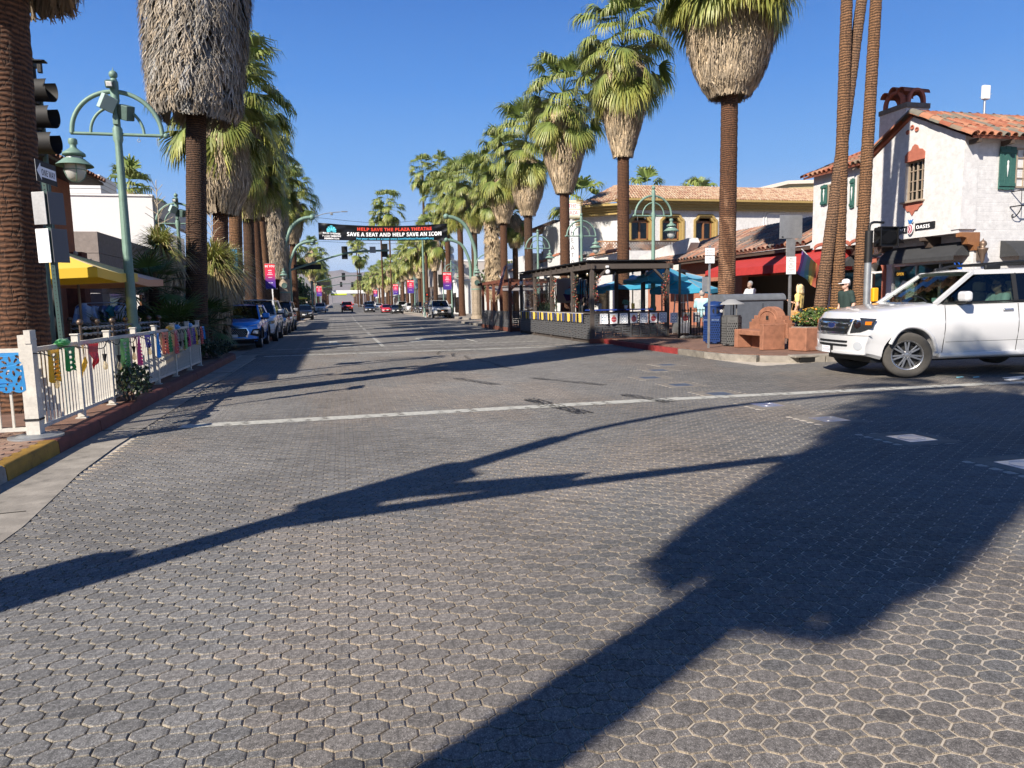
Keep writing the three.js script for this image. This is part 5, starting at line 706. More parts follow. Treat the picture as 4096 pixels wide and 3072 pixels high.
// signs on perforated posts
{
  const post = (t, x, z, h, m) => { obj('post', [box(0.05, h, 0.05, x, h / 2, z)], m, t); const d = []; for (let y = 0.3; y < h - 0.1; y += 0.05) d.push(cyl(0.008, 0.008, 0.054, x, y, z, 6, Math.PI / 2), cyl(0.008, 0.008, 0.054, x, y, z, 6, 0, 0, Math.PI / 2)); obj('post_holes', d, M.black, t); };
  const t = thing('one_way_sign', 'dark perforated post with a one way arrow sign and two sign backs, left corner', 'road sign', [-3.42, 0.15, -10.2]); t.rotation.z = 0.015; post(t, 0, 0, 3.15, mat(lin(0.03, 0.07, 0.06), 0.6));
  const ow = canvasTex(512, 256, (c) => { c.fillStyle = '#1a1a1a'; c.fillRect(0, 0, 512, 256); c.fillStyle = '#f2f2f2'; c.beginPath(); c.moveTo(14, 128); c.lineTo(120, 22); c.lineTo(120, 66); c.lineTo(496, 66); c.lineTo(496, 190); c.lineTo(120, 190); c.lineTo(120, 234); c.closePath(); c.fill(); c.fillStyle = '#1a1a1a'; c.font = 'bold 104px sans-serif'; c.textAlign = 'center'; c.textBaseline = 'middle'; c.save(); c.translate(300, 132); c.scale(0.74, 1); c.fillText('ONE WAY', 0, 0); c.restore(); });
  plate('arrow_plate', t, 0.5, 0.26, printMat(ow), 0.035, 3.05, 0.0, R(84), M.signBack);
  for (const [y, h, m] of [[2.62, 0.4, M.signBack], [2.16, 0.42, M.signWhite]]) { const q = obj('sign_plate', [rbox(0.17, h, 0.012, 0.004, -0.0, 0, 0)], m, t); q.position.set(-0.075, y, 0.035); q.rotation.y = R(-18); const q2 = obj('sign_plate', [rbox(0.2, h, 0.012, 0.004, 0, 0, 0)], mat(lin(0.1, 0.1, 0.105), 0.5), t); q2.position.set(0.1, y, -0.01); q2.rotation.y = R(50); }  // right plates get a darker colour standing for the half shaded by the post
  const s = thing('no_crossing_sign', 'white no pedestrian crossing sign on a pole left of the nearest right palm', 'road sign', [9.75, 0.15, -17.45]); obj('post', [box(0.045, 2.75, 0.045, 0.02, 1.37, -0.03)], M.signBack, s);
  const lines = (w, h, L) => signTex(w, h, '#ededea', L.map(([q, y, px]) => [q, w / 2, y, px, '#25282b', '']));
  plate('sign_face', s, 0.28, 0.19, printMat(lines(256, 176, [['NO PED', 62, 52], ['CROSSING', 122, 46]])), 0, 2.58, 0.02, 0, M.signBack); plate('sign_face', s, 0.28, 0.19, printMat(lines(256, 176, [['USE', 62, 52], ['CROSSWALK', 122, 40]])), 0, 2.37, 0.02, 0, M.signBack); obj('sign_plate', [rbox(0.25, 0.4, 0.01, 0.004, -0.05, 1.72, -0.06)], M.signBack, s);
  const r = thing('rules_sign', 'pole with a square sign back and a white rules sign before the red awning', 'road sign', [11.66, 0.15, -16.6]); r.rotation.z = 0.01; r.scale.setScalar(1.08); post(r, 0, -0.03, 3.2, M.signBack); obj('sign_plate', [rbox(0.62, 0.56, 0.01, 0.004, -0.02, 2.92, 0.01)], M.signBack, r); obj('sign_plate', [rbox(0.25, 0.42, 0.01, 0.004, -0.02, 2.42, 0.01)], M.signBack, r); obj('inspection_label', [box(0.05, 0.03, 0.002, -0.25, 2.68, 0.018)], M.black, r);
  plate('sign_face', r, 0.27, 0.42, printMat(signTex(256, 400, '#ebebe7', [['NO', 128, 44, 56, '#1d1d1d', ''], ['BICYCLE,', 128, 86, 32, '#33373a', ''], ['SKATEBOARD', 128, 118, 30, '#33373a', ''], ['NO', 128, 168, 56, '#1d1d1d', ''], ['MOTORIZED', 128, 212, 32, '#33373a', ''], ['VEHICLES', 128, 246, 32, '#33373a', ''], ['ON SIDEWALK', 128, 290, 28, '#33373a', ''], ['ORD.', 128, 326, 28, '#33373a', ''], ['PSMC 12.80', 128, 366, 26, '#33373a', '']])), 0.0, 2.0, 0.012, 0, M.signBack);
}
// hanging street banners
{
  const red = canvasTex(192, 448, (c) => { const g = c.createLinearGradient(0, 0, 0, 448); g.addColorStop(0, '#ee3a3a'); g.addColorStop(0.45, '#d3275a'); g.addColorStop(0.7, '#5a2f8e'); g.addColorStop(1, '#3b2f92'); c.fillStyle = g; c.fillRect(0, 0, 192, 448); c.fillStyle = '#ffffff'; c.textAlign = 'center'; c.font = 'bold 52px sans-serif'; c.fillText('BE YOU', 96, 62); c.font = 'bold 28px sans-serif'; c.fillText('HERE', 96, 132); c.font = 'bold 24px sans-serif'; c.fillText('PALM', 96, 170); c.fillText('SPRINGS', 96, 200); c.font = 'bold 20px sans-serif'; c.fillText('NOW IS', 96, 252); c.fillText('THE TIME', 96, 350); });
  const blue = canvasTex(192, 512, (c) => { c.fillStyle = '#1f9fdc'; c.fillRect(0, 0, 192, 512); c.fillStyle = '#f2e27a'; c.beginPath(); c.arc(120, 90, 20, 0, 7); c.fill(); c.save(); c.translate(128, 300); c.rotate(Math.PI / 2); c.fillStyle = '#eaf6fb'; c.font = 'italic 46px serif'; c.textAlign = 'center'; c.fillText('modernism week', 0, 14); c.restore(); c.fillStyle = '#d5ecf7'; for (let i = 0; i < 40; i++) { const r = hash2(i, 3, 1); c.fillRect(20 + r * 26, 230 + i * 6.4, 10 + 20 * hash2(i, 5, 2), 3); } });
  const hang = (label, x, y, z, w, h, tx, group, ry = 0) => { const t = thing('street_flag', label, 'hanging banner', [x, y, z], ry, group), g = new THREE.PlaneGeometry(w, h, 6, 10), p = g.attributes.position; for (let i = 0; i < p.count; i++) p.setZ(i, 0.03 * Math.sin(p.getY(i) * 4 + p.getX(i) * 5)); g.computeVertexNormals(); obj('banner_cloth', g, new THREE.MeshStandardMaterial({ map: tx, roughness: 0.7, side: THREE.DoubleSide }), t, true); obj('banner_arm', [rod([-w / 2, h / 2 + 0.02, 0], [w / 2 + 0.12, h / 2 + 0.02, 0], 0.014), rod([-w / 2, -h / 2 - 0.02, 0], [w / 2 + 0.12, -h / 2 - 0.02, 0], 0.014)], M.galv, t); return t; };
  hang('bright blue vertical banner on a left palm trunk', -4.3, 3.2, -32.7, 0.54, 1.52, blue, null); hang('red to purple banner low between the left palms', -4.1, 3.45, -49, 0.62, 1.6, red, null); hang('red to purple banner on the lamp right of the street', 11.15, 3.75, -73.1, 0.85, 1.75, red, null);
  for (const [x, z, l] of [[-3.3, -150, 'small pink banner on the far left lamp'], [11.3, -112, 'small pink banner on the far right lamp near the leaning trunk'], [11.3, -140.9, 'small red banner above the parked dark cars at right'], [11.3, -214.9, 'tiny red banner farthest up the right side']]) hang(l, x, groundY(z) + 4.1, z + 0.1, 1.0, 2.0, red, null);
}
// ---------------------------------------------------------------- white railing with paper flags, planting and cafe things on the left pavement
{
  const cream = mat(lin(0.78, 0.74, 0.64), 0.5, { map: mottle });
  const bar1 = done([box(0.022, 0.86, 0.022)]), seg = (label, x0, z0, x1, z1, n, posts, name = 'railing') => {
    const t = thing(name, label, 'railing', [x0, 0.15, z0]), dx = x1 - x0, dz = z1 - z0, L = Math.hypot(dx, dz), a = Math.atan2(-dz, dx); t.rotation.y = a;
    obj('top_rail', [box(L, 0.045, 0.045, L / 2, 0.94, 0)], cream, t); obj('bottom_rail', [box(L, 0.04, 0.04, L / 2, 0.1, 0)], cream, t);
    for (let i = 1; i < n; i++) { const b = obj('picket', bar1, cream, t); b.position.set(L * i / n, 0.52, 0); }
    for (const p of posts) { obj('post', [box(0.075, 1.02, 0.075, p * L, 0.53, 0), rbox(0.1, 0.02, 0.1, 0.006, p * L, 1.05, 0)], cream, t); obj('foot', [box(0.12, 0.012, 0.12, p * L, 0.006, 0)], cream, t); }
    return t;
  };
  const run = [[-8.55, 'nearest railing panel along the kerb, with yellow and green paper flags'], [-9.9, 'second railing panel from the corner, with the red paper flag'], [-11.15, 'third railing panel from the corner, behind the small bush'], [-12.5, 'fourth railing panel, with pink and light green flags'], [-13.85, 'fifth railing panel, striped by sun and shade'], [-15.3, 'sixth railing panel, in shade near the far end'], [-16.7, 'farthest railing panel beside the dark shrub'], [-17.9]];
  for (let i = 0; i < 7; i++) seg(run[i][1], -3.18, run[i][0], -3.18, run[i + 1][0], 13, i === 6 ? [0, 1] : [0]);
  seg('railing panel turned away from the kerb with the large blue paper flag', -3.26, -8.5, -5.4, -8.5, 17, [1]);
  const cp = thing('corner_post', 'thick cream corner post of the railing on a round foot plate', 'railing post', [-3.2, 0.15, -8.53]); obj('post', [box(0.13, 1.1, 0.13, 0, 0.55, 0), box(0.06, 0.14, 0.15, 0.03, 1.08, 0)], cream, cp); obj('foot_plate', [cyl(0.26, 0.26, 0.02, 0, 0.012, 0, 24), cyl(0.2, 0.14, 0.02, 0, 0.03, 0, 20)], M.galv, cp); obj('strap', [box(0.15, 0.02, 0.15, 0, 0.2, 0)], M.black, cp);
  // papel picado flags
  const cols = { blue: [0.02, 0.42, 0.82], yellow: [0.86, 0.62, 0.03], green: [0.05, 0.42, 0.09], red: [0.66, 0.03, 0.04], lime: [0.35, 0.7, 0.24], pink: [0.82, 0.12, 0.4], purple: [0.2, 0.12, 0.5], orange: [0.85, 0.35, 0.2], coral: [0.8, 0.2, 0.18] }, cm = {};
  const cloth = (c) => cm[c] ??= new THREE.MeshPhysicalMaterial({ color: lin(...cols[c]), roughness: 0.7, transmission: 0.55, thickness: 0, side: THREE.DoubleSide });
  const ell = (x, y, a, b, rot = 0, n = 10) => Array.from({ length: n }, (_, i) => { const t = -i / n * 6.2832, u = a * Math.cos(t), v = b * Math.sin(t); return [x + u * Math.cos(rot) - v * Math.sin(rot), y + u * Math.sin(rot) + v * Math.cos(rot)]; });
  function flag(label, c, x, z, ry, w, h, o = {}) {
    const t = thing('paper_flag', label, 'paper flag', [x, 1.07 - (o.low ?? 0), z], ry), pts = [[-w / 2, 0], [w / 2, 0]], sc = o.scallop ?? 5, holes = [], rn = rng((z * 100 | 0) + 7);
    for (let i = 0; i <= sc * 4; i++) { const s = i / (sc * 4), taper = o.point ? 1 - Math.abs(s - 0.5) * 0 : 1; pts.push([lerp(w / 2, -w / 2, s) * (o.point ? 0.45 + 0.55 * Math.abs(1 - 2 * s) : 0.97 - 0.06 * Math.sin(3 * s)), -h * (0.95 + 0.06 * Math.abs(Math.sin(Math.PI * sc * s))) + (o.point ? h * 0.6 * Math.abs(1 - 2 * s) : 0)]); }
    if (o.fancy) { for (let i = 0; i < 8; i++) holes.push(ell(-w * 0.42 + i * w * 0.12, -h * 0.9, 0.012, 0.022)); for (const [fx, fy] of [[0, -0.5], [-0.28, -0.3], [0.3, -0.34]]) for (let k = 0; k < 8; k++) holes.push(ell(fx * w + 0.075 * Math.cos(k * 0.785 + 0.2), fy * h + 0.075 * Math.sin(k * 0.785 + 0.2), 0.032, 0.013, k * 0.785 + 0.2, 8)); for (const [fx, fy, a] of [[-0.36, -0.62, 0.7], [0.24, -0.68, -0.6], [-0.12, -0.72, 0.5], [0.4, -0.66, 1.2], [-0.42, -0.1, 0], [0.12, -0.14, 0.3], [0.42, -0.12, -0.5], [-0.12, -0.12, -0.4]]) holes.push(ell(fx * w, fy * h, 0.042, 0.017, a, 8)); for (let i = 0; i < 6; i++) holes.push(ell(-w * 0.35 + i * w * 0.14, -h * 0.79, 0.014, 0.014, 0, 4)); }
    else if (!o.point) for (let i = 0; i < 3; i++) for (let j = 0; j < Math.max(3, h / 0.06 | 0); j++) holes.push(ell((i - 1) * w * 0.3, -h * 0.08 - (j + 0.6) * h * 0.86 / Math.max(3, h / 0.06 | 0), w * 0.08, 0.018, 0, 6));
    const g = prism(poly(pts, holes), 0.0012), p = g.attributes.position; for (let i = 0; i < p.count; i++) { const fx = p.getX(i), fy = p.getY(i); p.setZ(i, p.getZ(i) + (o.wave ?? 0.02) * Math.sin(fx * (o.freq ?? 30) + fy * 3) * Math.min(1, -fy * 6 + 0.2) + (o.out ?? 0.05)); } g.computeVertexNormals();
    obj('flag_sheet', g, cloth(c), t); return t;
  }
  flag('large bright blue cut paper flag, nearest at the left edge', 'blue', -3.52, -8.46, 0.06, 0.6, 0.42, { fancy: true, wave: 0.014, freq: 9, out: 0.0 });
  const F = Math.PI / 2; const fl = [['yellow cut paper flag nearest on the kerb side railing', 'yellow', -8.85, 0.3, 0.36], ['dark green crumpled paper flag second from the corner', 'green', -9.35, 0.3, 0.28], ['narrow yellow pointed paper flag beside the second post', 'yellow', -9.78, 0.18, 0.4, { point: true }], ['deep red pointed paper flag', 'red', -10.2, 0.3, 0.34, { point: true }], ['light green paper flag next beyond the red one', 'lime', -11.6, 0.3, 0.5], ['pink paper flag over the railing middle', 'pink', -12.35, 0.3, 0.46], ['purple crumpled paper flag bunched at the rail', 'purple', -12.9, 0.26, 0.2], ['blue paper flag in the middle of the kerb railing', 'blue', -13.6, 0.32, 0.42], ['orange cut paper flag next to the blue one', 'orange', -14.15, 0.3, 0.4], ['bright green paper flag in sun', 'green', -14.5, 0.26, 0.38], ['coral paper flag in sun, left of the shaded pickets', 'coral', -15.05, 0.3, 0.45], ['pale green paper flag hanging in shade', 'lime', -15.9, 0.26, 0.4], ['magenta paper flag by a far post', 'pink', -16.25, 0.2, 0.38], ['purple paper flag by the last railing panel', 'purple', -16.75, 0.2, 0.36], ['yellow paper flag on the last railing panel', 'yellow', -17.05, 0.2, 0.38], ['coral red paper flag at the end post', 'coral', -17.7, 0.18, 0.4], ['blue paper flag at the end post of the railing', 'blue', -17.95, 0.22, 0.3]];
  fl.forEach(([l, c, z, w, h, o = {}]) => flag(l, c, -3.12, z, F + 0.15 * Math.sin(z * 5), w, h, { wave: 0.03, freq: 40, ...o }));
  for (const [z, c, l] of [[-9.4, 'green', 'green paper bunched over the top rail'], [-15.0, 'yellow', 'yellow paper flag flipped up over the rail'], [-15.6, 'blue', 'blue paper bunched on the top rail near the far end'], [-16.9, 'blue', 'crumpled bright blue paper on top of the last panel']]) { const t = thing('paper_flag', l, 'paper flag', [-3.16, 1.12, z]), r = rng(z * 9 | 0), g = new THREE.SphereGeometry(1, 14, 9), p = g.attributes.position; for (let i = 0; i < p.count; i++) { const k = 0.75 + 0.5 * vnoise(p.getX(i) * 3 + z, p.getY(i) * 3 + p.getZ(i) * 2); p.setXYZ(i, p.getX(i) * 0.06 * k, p.getY(i) * 0.05 * k, p.getZ(i) * 0.2 * k); } g.computeVertexNormals(); obj('crumpled_sheet', toCreasedNormals(g, 0.4), cloth(c), t); }
  // string of bulbs along the rail
  const st = thing('string_lights', 'black cable with hanging bulbs along the white railing', 'string lights', [0, 0, 0]), bz = [-8.95, -10.7, -11.35, -12.15, -13.1, -13.75, -14.3, -15.2, -15.55, -15.95, -16.3, -17.3, -17.55], cab = [[-3.3, 1.06, -8.48], [-3.08, 1.05, -8.5]]; bz.forEach((z) => { cab.push([-3.1, 0.99, z], [-3.11, 1.07, z - 0.22]); });
  obj('cable', [tube(cab, 0.007, 160, 5)], M.black, st); bz.forEach((z, i) => { const d = 0.05 + 0.12 * hash2(i, 1, 4); obj('socket', [rod([-3.1, 0.98, z], [-3.1, 0.98 - d, z], 0.006), cyl(0.012, 0.03, 0.1, -3.1, 0.95 - d, z, 10)], M.black, st); obj('bulb', [lathe([[0, -0.1], [0.025, -0.085], [0.034, -0.05], [0.022, 0], [0.014, 0.02]], 12, -3.1, 0.88 - d, z)], M.bulbGlass ??= new THREE.MeshPhysicalMaterial({ color: 0xf4ead2, roughness: 0.05, transmission: 0.75, thickness: 0 }), st); });
  // leafy things
  function leafBush(label, p, sx, sy, sz, n, cols2, seed, lf = 0.055, cat = 'shrub', nm = 'shrub', o = {}) {
    const t = thing(nm, label, cat, p), r = rng(seed), b = new Bag();
    for (let i = 0; i < n; i++) { const a = r() * 6.283, e = Math.asin(r() * 1.8 - 0.8), k = Math.pow(r(), 0.35) * (0.75 + 0.4 * vnoise(a * 1.6, e * 2 + seed)), x = Math.cos(a) * Math.cos(e) * sx * k, y = sy * (0.5 + 0.5 * Math.sin(e) * k), z = Math.sin(a) * Math.cos(e) * sz * k, l = lf * (0.6 + 0.8 * r()), d = V(r() - 0.5, r() * 0.9, r() - 0.5).normalize(), s = V(r() - 0.5, r() - 0.5, r() - 0.5).cross(d).normalize().multiplyScalar(l * 0.34), c = cols2[(r() * cols2.length) | 0].map((q) => q * (0.7 + 0.6 * r())), P = V(x, y, z), T = P.clone().addScaledVector(d, l), m = P.clone().addScaledVector(d, l * 0.5); b.quad(P.toArray(), m.clone().add(s).toArray(), T.toArray(), m.clone().sub(s).toArray(), c); }
    const f = obj('foliage', b.geo(), o.mat ?? M.leaf, t); stuff(f); const st2 = []; for (let i = 0; i < 7; i++) { const a = i * 0.9 + seed; st2.push(rod([0.05 * Math.cos(a), 0, 0.05 * Math.sin(a)], [sx * 0.5 * Math.cos(a), sy * 0.7, sz * 0.5 * Math.sin(a)], 0.012, 5, 0.005)); } obj('stems', st2, M.woodDark, t).userData.kind = 'stuff'; return t;
  }
  globalThis.leafBush = leafBush;
  const dk = [[0.035, 0.06, 0.02], [0.05, 0.08, 0.03], [0.025, 0.045, 0.018]];
  leafBush('small dark bush growing through the railing by the kerb', [-3.02, 0.12, -11.5], 0.34, 0.62, 0.42, 900, dk, 3); leafBush('large dark shrub at the far end of the railing beside the blue car', [-3.75, 0.12, -19.4], 0.6, 1.0, 1.3, 3200, dk, 4, 0.07); leafBush('low dark shrub by the kerb in front of the blue car', [-3.3, 0.12, -21.6], 0.35, 0.45, 0.7, 1400, dk, 5);
  // fan palms and spiky plants
  const small = [60, 40, 20, 0, -20].map((e, i) => frond(R(e), 500 + i, { stalk: 0.55, blade: 0.62, N: 24, span: 2.9, hang: 0.25, yellow: 0.02, wid: 0.9 }));
  const dkm = new THREE.MeshPhysicalMaterial({ vertexColors: true, color: 0xb9c6bd, roughness: 0.6, transmission: 0.15, thickness: 0, side: THREE.DoubleSide });
  const fan = (label, p, h, n, s, seed) => { const t = thing('fan_palm', label, 'fan palm', p), r = rng(seed); if (h > 0.3) obj('trunk', [lathe([[0.1, 0], [0.13, 0.2], [0.16, h * 0.6], [0.12, h]], 12)], M.barkDark, t); for (let i = 0; i < n; i++) { const k = (i / n * 5) | 0, o = obj('frond', small[k], dkm, t, true); o.position.set(0, h, 0); o.rotation.set((r() - 0.5) * 0.3, i * 2.4, 0, 'YXZ'); o.scale.setScalar(s * (0.8 + 0.4 * r())); } return t; };
  fan('small fan palm with a dark hairy trunk left of the big shaggy palm', [-4.75, 0.15, -21], 1.95, 22, 1.0, 2); fan('low dark fan palm in shade at the foot of the lamp', [-4.9, 0.15, -18.5], 0.35, 26, 1.15, 3); fan('low fan palm spreading beside the big shaggy palm foot', [-4.2, 0.15, -20.2], 0.6, 26, 1.2, 4); fan('fan palm leaning over the bonnet of the blue car', [-4.1, 0.15, -24.6], 0.8, 22, 1.1, 5);
  const spiky = (label, x, z, h, r0, seed, n = 900) => { const t = thing('yucca', label, 'yucca', [x, 0.15, z]), b = new Bag(), r = rng(seed); for (let i = 0; i < n; i++) { const a = r() * 6.28, e = lerp(-0.9, 1.35, r()), dead = e < -0.15 || r() < 0.15, c = dead ? [0.5, 0.39, 0.2] : [0.34, 0.36, 0.1], L = r0 * (0.7 + 0.6 * r()), k = 0.6 + 0.8 * r(), d = [Math.cos(a) * Math.cos(e), Math.sin(e), Math.sin(a) * Math.cos(e)]; let P = [0, h, 0], pr = null; for (let j = 0; j <= 4; j++) { const w = [0.018, 0.02, 0.016, 0.01, 0.002][j], X = [-Math.sin(a) * w, 0, Math.cos(a) * w], E = [P.map((q, m) => q - X[m]), P.map((q, m) => q + X[m])]; if (pr) b.quad(pr[0], pr[1], E[1], E[0], c.map((q) => q * k)); pr = E; P = P.map((q, m) => q + (d[m] - (m === 1 ? 0.42 * j * j * 0.25 : 0)) * L / 4); } }
    stuff(obj('leaf_head', b.geo(), M.leaf, t)); stuff(obj('skirt', skirtGeo([[0.3, 0.28], [h * 0.5, 0.36], [h * 0.9, 0.5], [h, 0.3]], seed, 160, { grey: 0.5, len: 0.8 }), M.dead, t)); const fs = []; for (let i = 0; i < 16; i++) { const y = h + 0.7 + i * 0.07, a = i * 2.4, l = 0.4 - i * 0.018; fs.push(rod([0, y, 0], [Math.cos(a) * l, y + 0.22, Math.sin(a) * l], 0.008, 4)); } fs.push(rod([0, h, 0], [0, h + 1.9, 0], 0.018, 5, 0.008)); obj('flower_stalk', fs, mat(lin(0.48, 0.4, 0.28), 0.9), t); return t; };
  spiky('yellow green yucca with dry flower stalks left of the shaggy palm trunk', -4.85, -22.6, 3.05, 0.95, 1); spiky('yucca with long hanging straw leaves right of the shaggy palm trunk', -3.9, -25.6, 2.75, 1.2, 2, 1300); spiky('second yucca with drooping straw skirt beside the blue banner palm', -4.2, -30.2, 2.9, 1.4, 3, 1000);
  // cafe umbrellas
  const umb = (label, p, s, c, hh, sides = 4, tiltCol) => { const t = thing('patio_umbrella', label, 'umbrella', p), b = new Bag(), top = [0, hh + 0.5, 0], n = sides, N = 6; for (let i = 0; i < n; i++) { const a0 = (i + 0.5) / n * 6.2832, a1 = (i + 1.5) / n * 6.2832, C = (a, k) => [Math.cos(a) * s * k, hh + 0.5 - 0.5 * Math.pow(k, 0.85), Math.sin(a) * s * k]; for (let j = 0; j < N; j++) { const k0 = j / N, k1 = (j + 1) / N, sag = (k) => 0.05 * k, M0 = C(a0, k0), M1 = C(a1, k0), M2 = C(a1, k1), M3 = C(a0, k1), md = (u, v, k) => [(u[0] + v[0]) / 2, (u[1] + v[1]) / 2 - sag(k), (u[2] + v[2]) / 2]; const m01 = md(M0, M1, k0), m23 = md(M3, M2, k1); b.quad(M0, m01, m23, M3); b.quad(m01, M1, M2, m23); } const E0 = C(a0, 1), E1 = C(a1, 1), mm = [(E0[0] + E1[0]) / 2, (E0[1] + E1[1]) / 2 - 0.05, (E0[2] + E1[2]) / 2], dn = (q) => [q[0], q[1] - 0.16, q[2]]; b.quad(E0, dn(E0), dn(mm), mm); b.quad(mm, dn(mm), dn(E1), E1); }
    obj('canopy', b.geo(0.5), c, t); obj('pole', [rod([0, 0, 0], [0, hh + 0.5, 0], 0.03), ball(0.05, 0, hh + 0.56, 0)], M.frame, t); for (let i = 0; i < n; i++) { const a = (i + 0.5) / n * 6.2832; obj('rib', [rod([0, hh + 0.46, 0], [Math.cos(a) * s * 0.98, hh + 0.0, Math.sin(a) * s * 0.98], 0.01, 5), rod([0, hh - 0.1, 0], [Math.cos(a) * s * 0.5, hh + 0.25, Math.sin(a) * s * 0.5], 0.008, 5)], M.frame, t); } return t; };
  globalThis.umb = umb; const yel = new THREE.MeshPhysicalMaterial({ color: lin(0.86, 0.58, 0.03), roughness: 0.8, transmission: 0.3, thickness: 0, side: THREE.DoubleSide }), ora = new THREE.MeshPhysicalMaterial({ color: lin(0.84, 0.4, 0.18), roughness: 0.8, transmission: 0.3, thickness: 0, side: THREE.DoubleSide });
  umb('yellow cafe umbrella right of the big left trunk', [-5.05, 0.15, -14.4], 1.75, yel, 2.05); umb('yellow cafe umbrella cut by the left edge', [-6.45, 0.15, -12.6], 1.6, yel, 2.1); umb('peach orange umbrella behind the yellow one', [-5.75, 0.15, -18.4], 2.1, ora, 2.08); umb('lime yellow umbrella far up the left pavement', [-6.6, 0.5, -124], 2.7, new THREE.MeshStandardMaterial({ color: lin(0.85, 0.75, 0.06), roughness: 0.8, side: THREE.DoubleSide }), 2.3);
  // dark cafe fence with twisted rails and ball tops
  const cf = (label, x0, z0, x1, z1, n) => { const t = thing('cafe_fence', label, 'cafe fence', [x0, 0.15, z0], Math.atan2(-(z1 - z0), x1 - x0), 'dark cafe fences behind the white railing'), L = Math.hypot(x1 - x0, z1 - z0); for (let i = 0; i <= n; i++) { obj('post', [rod([L * i / n, 0, 0], [L * i / n, 1.12, 0], 0.022)], M.bronze ??= mat(lin(0.16, 0.12, 0.09), 0.45, { metalness: 0.6 }), t); obj('ball_top', [ball(0.05, L * i / n, 1.16, 0, 12)], M.bronze, t); } for (const y of [1.06, 0.96]) { const h1 = [], h2 = []; for (let i = 0; i <= 60; i++) { const a = i * 1.1; h1.push([L * i / 60, y + 0.016 * Math.cos(a), 0.016 * Math.sin(a)]); h2.push([L * i / 60, y - 0.016 * Math.cos(a), -0.016 * Math.sin(a)]); } obj('twisted_rail', [tube(h1, 0.014, 120, 5), tube(h2, 0.014, 120, 5)], M.galv, t); } obj('fence_panel', [box(L, 0.7, 0.012, L / 2, 0.5, 0)], mat(lin(0.05, 0.045, 0.04), 0.8), t); return t; };
  cf('dark cafe fence with ball tops left of the big trunk', -8, -11.9, -4.9, -11.9, 4); cf('dark cafe fence with twisted rails and ball tops behind the white railing', -3.9, -12.4, -3.7, -16.6, 6); cf('second dark twisted rail fence deeper on the left pavement', -5.5, -16.9, -3.75, -16.8, 4);
  // stools / bicycles mass is dark: a few cafe tables
  const tb = (label, x, z) => { const t = thing('cafe_table', label, 'cafe table', [x, 0.15, z]); obj('table_top', [cyl(0.34, 0.34, 0.03, 0, 0.74, 0, 20)], M.greyPaint, t); obj('pedestal', [cyl(0.03, 0.03, 0.72, 0, 0.37, 0, 10), cyl(0.22, 0.2, 0.02, 0, 0.01, 0, 16)], M.black, t); }; tb('small grey cafe table under the yellow umbrella', -4.8, -13.6); tb('small grey cafe table under the orange umbrella', -5.6, -17.6);
  const ss = thing('shop_board', 'white board with script lettering at the left edge behind the cafe fence', 'shop sign', [-6.1, 1.05, -13.2]); plate('sign_face', ss, 1.1, 0.5, printMat(signTex(256, 116, '#f2f0ea', [['La Pear', 150, 60, 60, '#26313c', 'italic', 'serif']])), 0, 0, 0, 0.2, M.signWhite);
  // clothes rack and shop dummies
  const rk = thing('clothes_rack', 'rail of patterned shirts outside the grey shop', 'clothes rack', [-7.2, 0.15, -25]); obj('rack_frame', [tube([[-0.75, 0, 0], [-0.75, 1.4, 0], [-0.7, 1.5, 0], [0.7, 1.5, 0], [0.75, 1.4, 0], [0.75, 0, 0]], 0.018, 40, 6), rod([-0.75, 0.1, 0], [0.75, 0.1, 0], 0.015)], M.steel, rk);
  const shirtT = [[[0.7, 0.75, 0.85], [0.12, 0.17, 0.36]], [[0.06, 0.4, 0.42], [0.02, 0.24, 0.3]], [[0.1, 0.16, 0.4], [0.7, 0.75, 0.8]], [[0.75, 0.78, 0.8], [0.4, 0.5, 0.7]], [[0.03, 0.03, 0.04], [0.1, 0.1, 0.12]]].map(([a, b], s) => mat(0xffffff, 0.8, { map: tex(64, (u, v) => { const k = smooth(0.45, 0.55, fbm(u * 6, v * 6, 3, 6, 200 + s)); return [0, 1, 2].map((i) => Math.pow(lerp(a[i], b[i], k), 0.4545)); }) }));
  globalThis.shirtT = shirtT; for (let i = 0; i < 9; i++) { const g = prism([[-0.16, 0], [-0.28, -0.16], [-0.22, -0.2], [-0.17, -0.14], [-0.19, -0.72], [0.19, -0.72], [0.17, -0.14], [0.22, -0.2], [0.28, -0.16], [0.16, 0], [0, -0.05]], 0.07, 0.015); const o = obj('shirt', g, shirtT[i % 5], rk); o.position.set(-0.6 + i * 0.15, 1.46, 0); o.rotation.y = 1.2 + 0.3 * Math.sin(i * 2); }
  const dm = (label, x, z, k) => { const t = thing('shop_dummy', label, 'shop dummy', [x, 0.15, z]); obj('torso', [lathe([[0.1, 0.85], [0.2, 0.9], [0.19, 1.1], [0.22, 1.3], [0.2, 1.42], [0.07, 1.5], [0.06, 1.56]], 16).scale(1, 1, 0.65)], shirtT[k], t); for (const s of [-1, 1]) obj('sleeve', [rod([s * 0.2, 1.4, 0], [s * 0.3, 0.95, 0.03], 0.06, 10, 0.075)], shirtT[k], t); obj('shorts', [lathe([[0.17, 0.55], [0.2, 0.86], [0.1, 0.9]], 14).scale(1, 1, 0.7)], shirtT[1], t); obj('stand', [rod([0, 0, 0], [0, 0.6, 0], 0.02), cyl(0.18, 0.18, 0.02, 0, 0.01, 0)], M.steel, t); }; dm('shop dummy in a blue and white shirt beside the big left trunk', -7.6, -21, 0); dm('shop dummy in a pale shirt beside the clothes rail', -7.35, -23.9, 3);
}
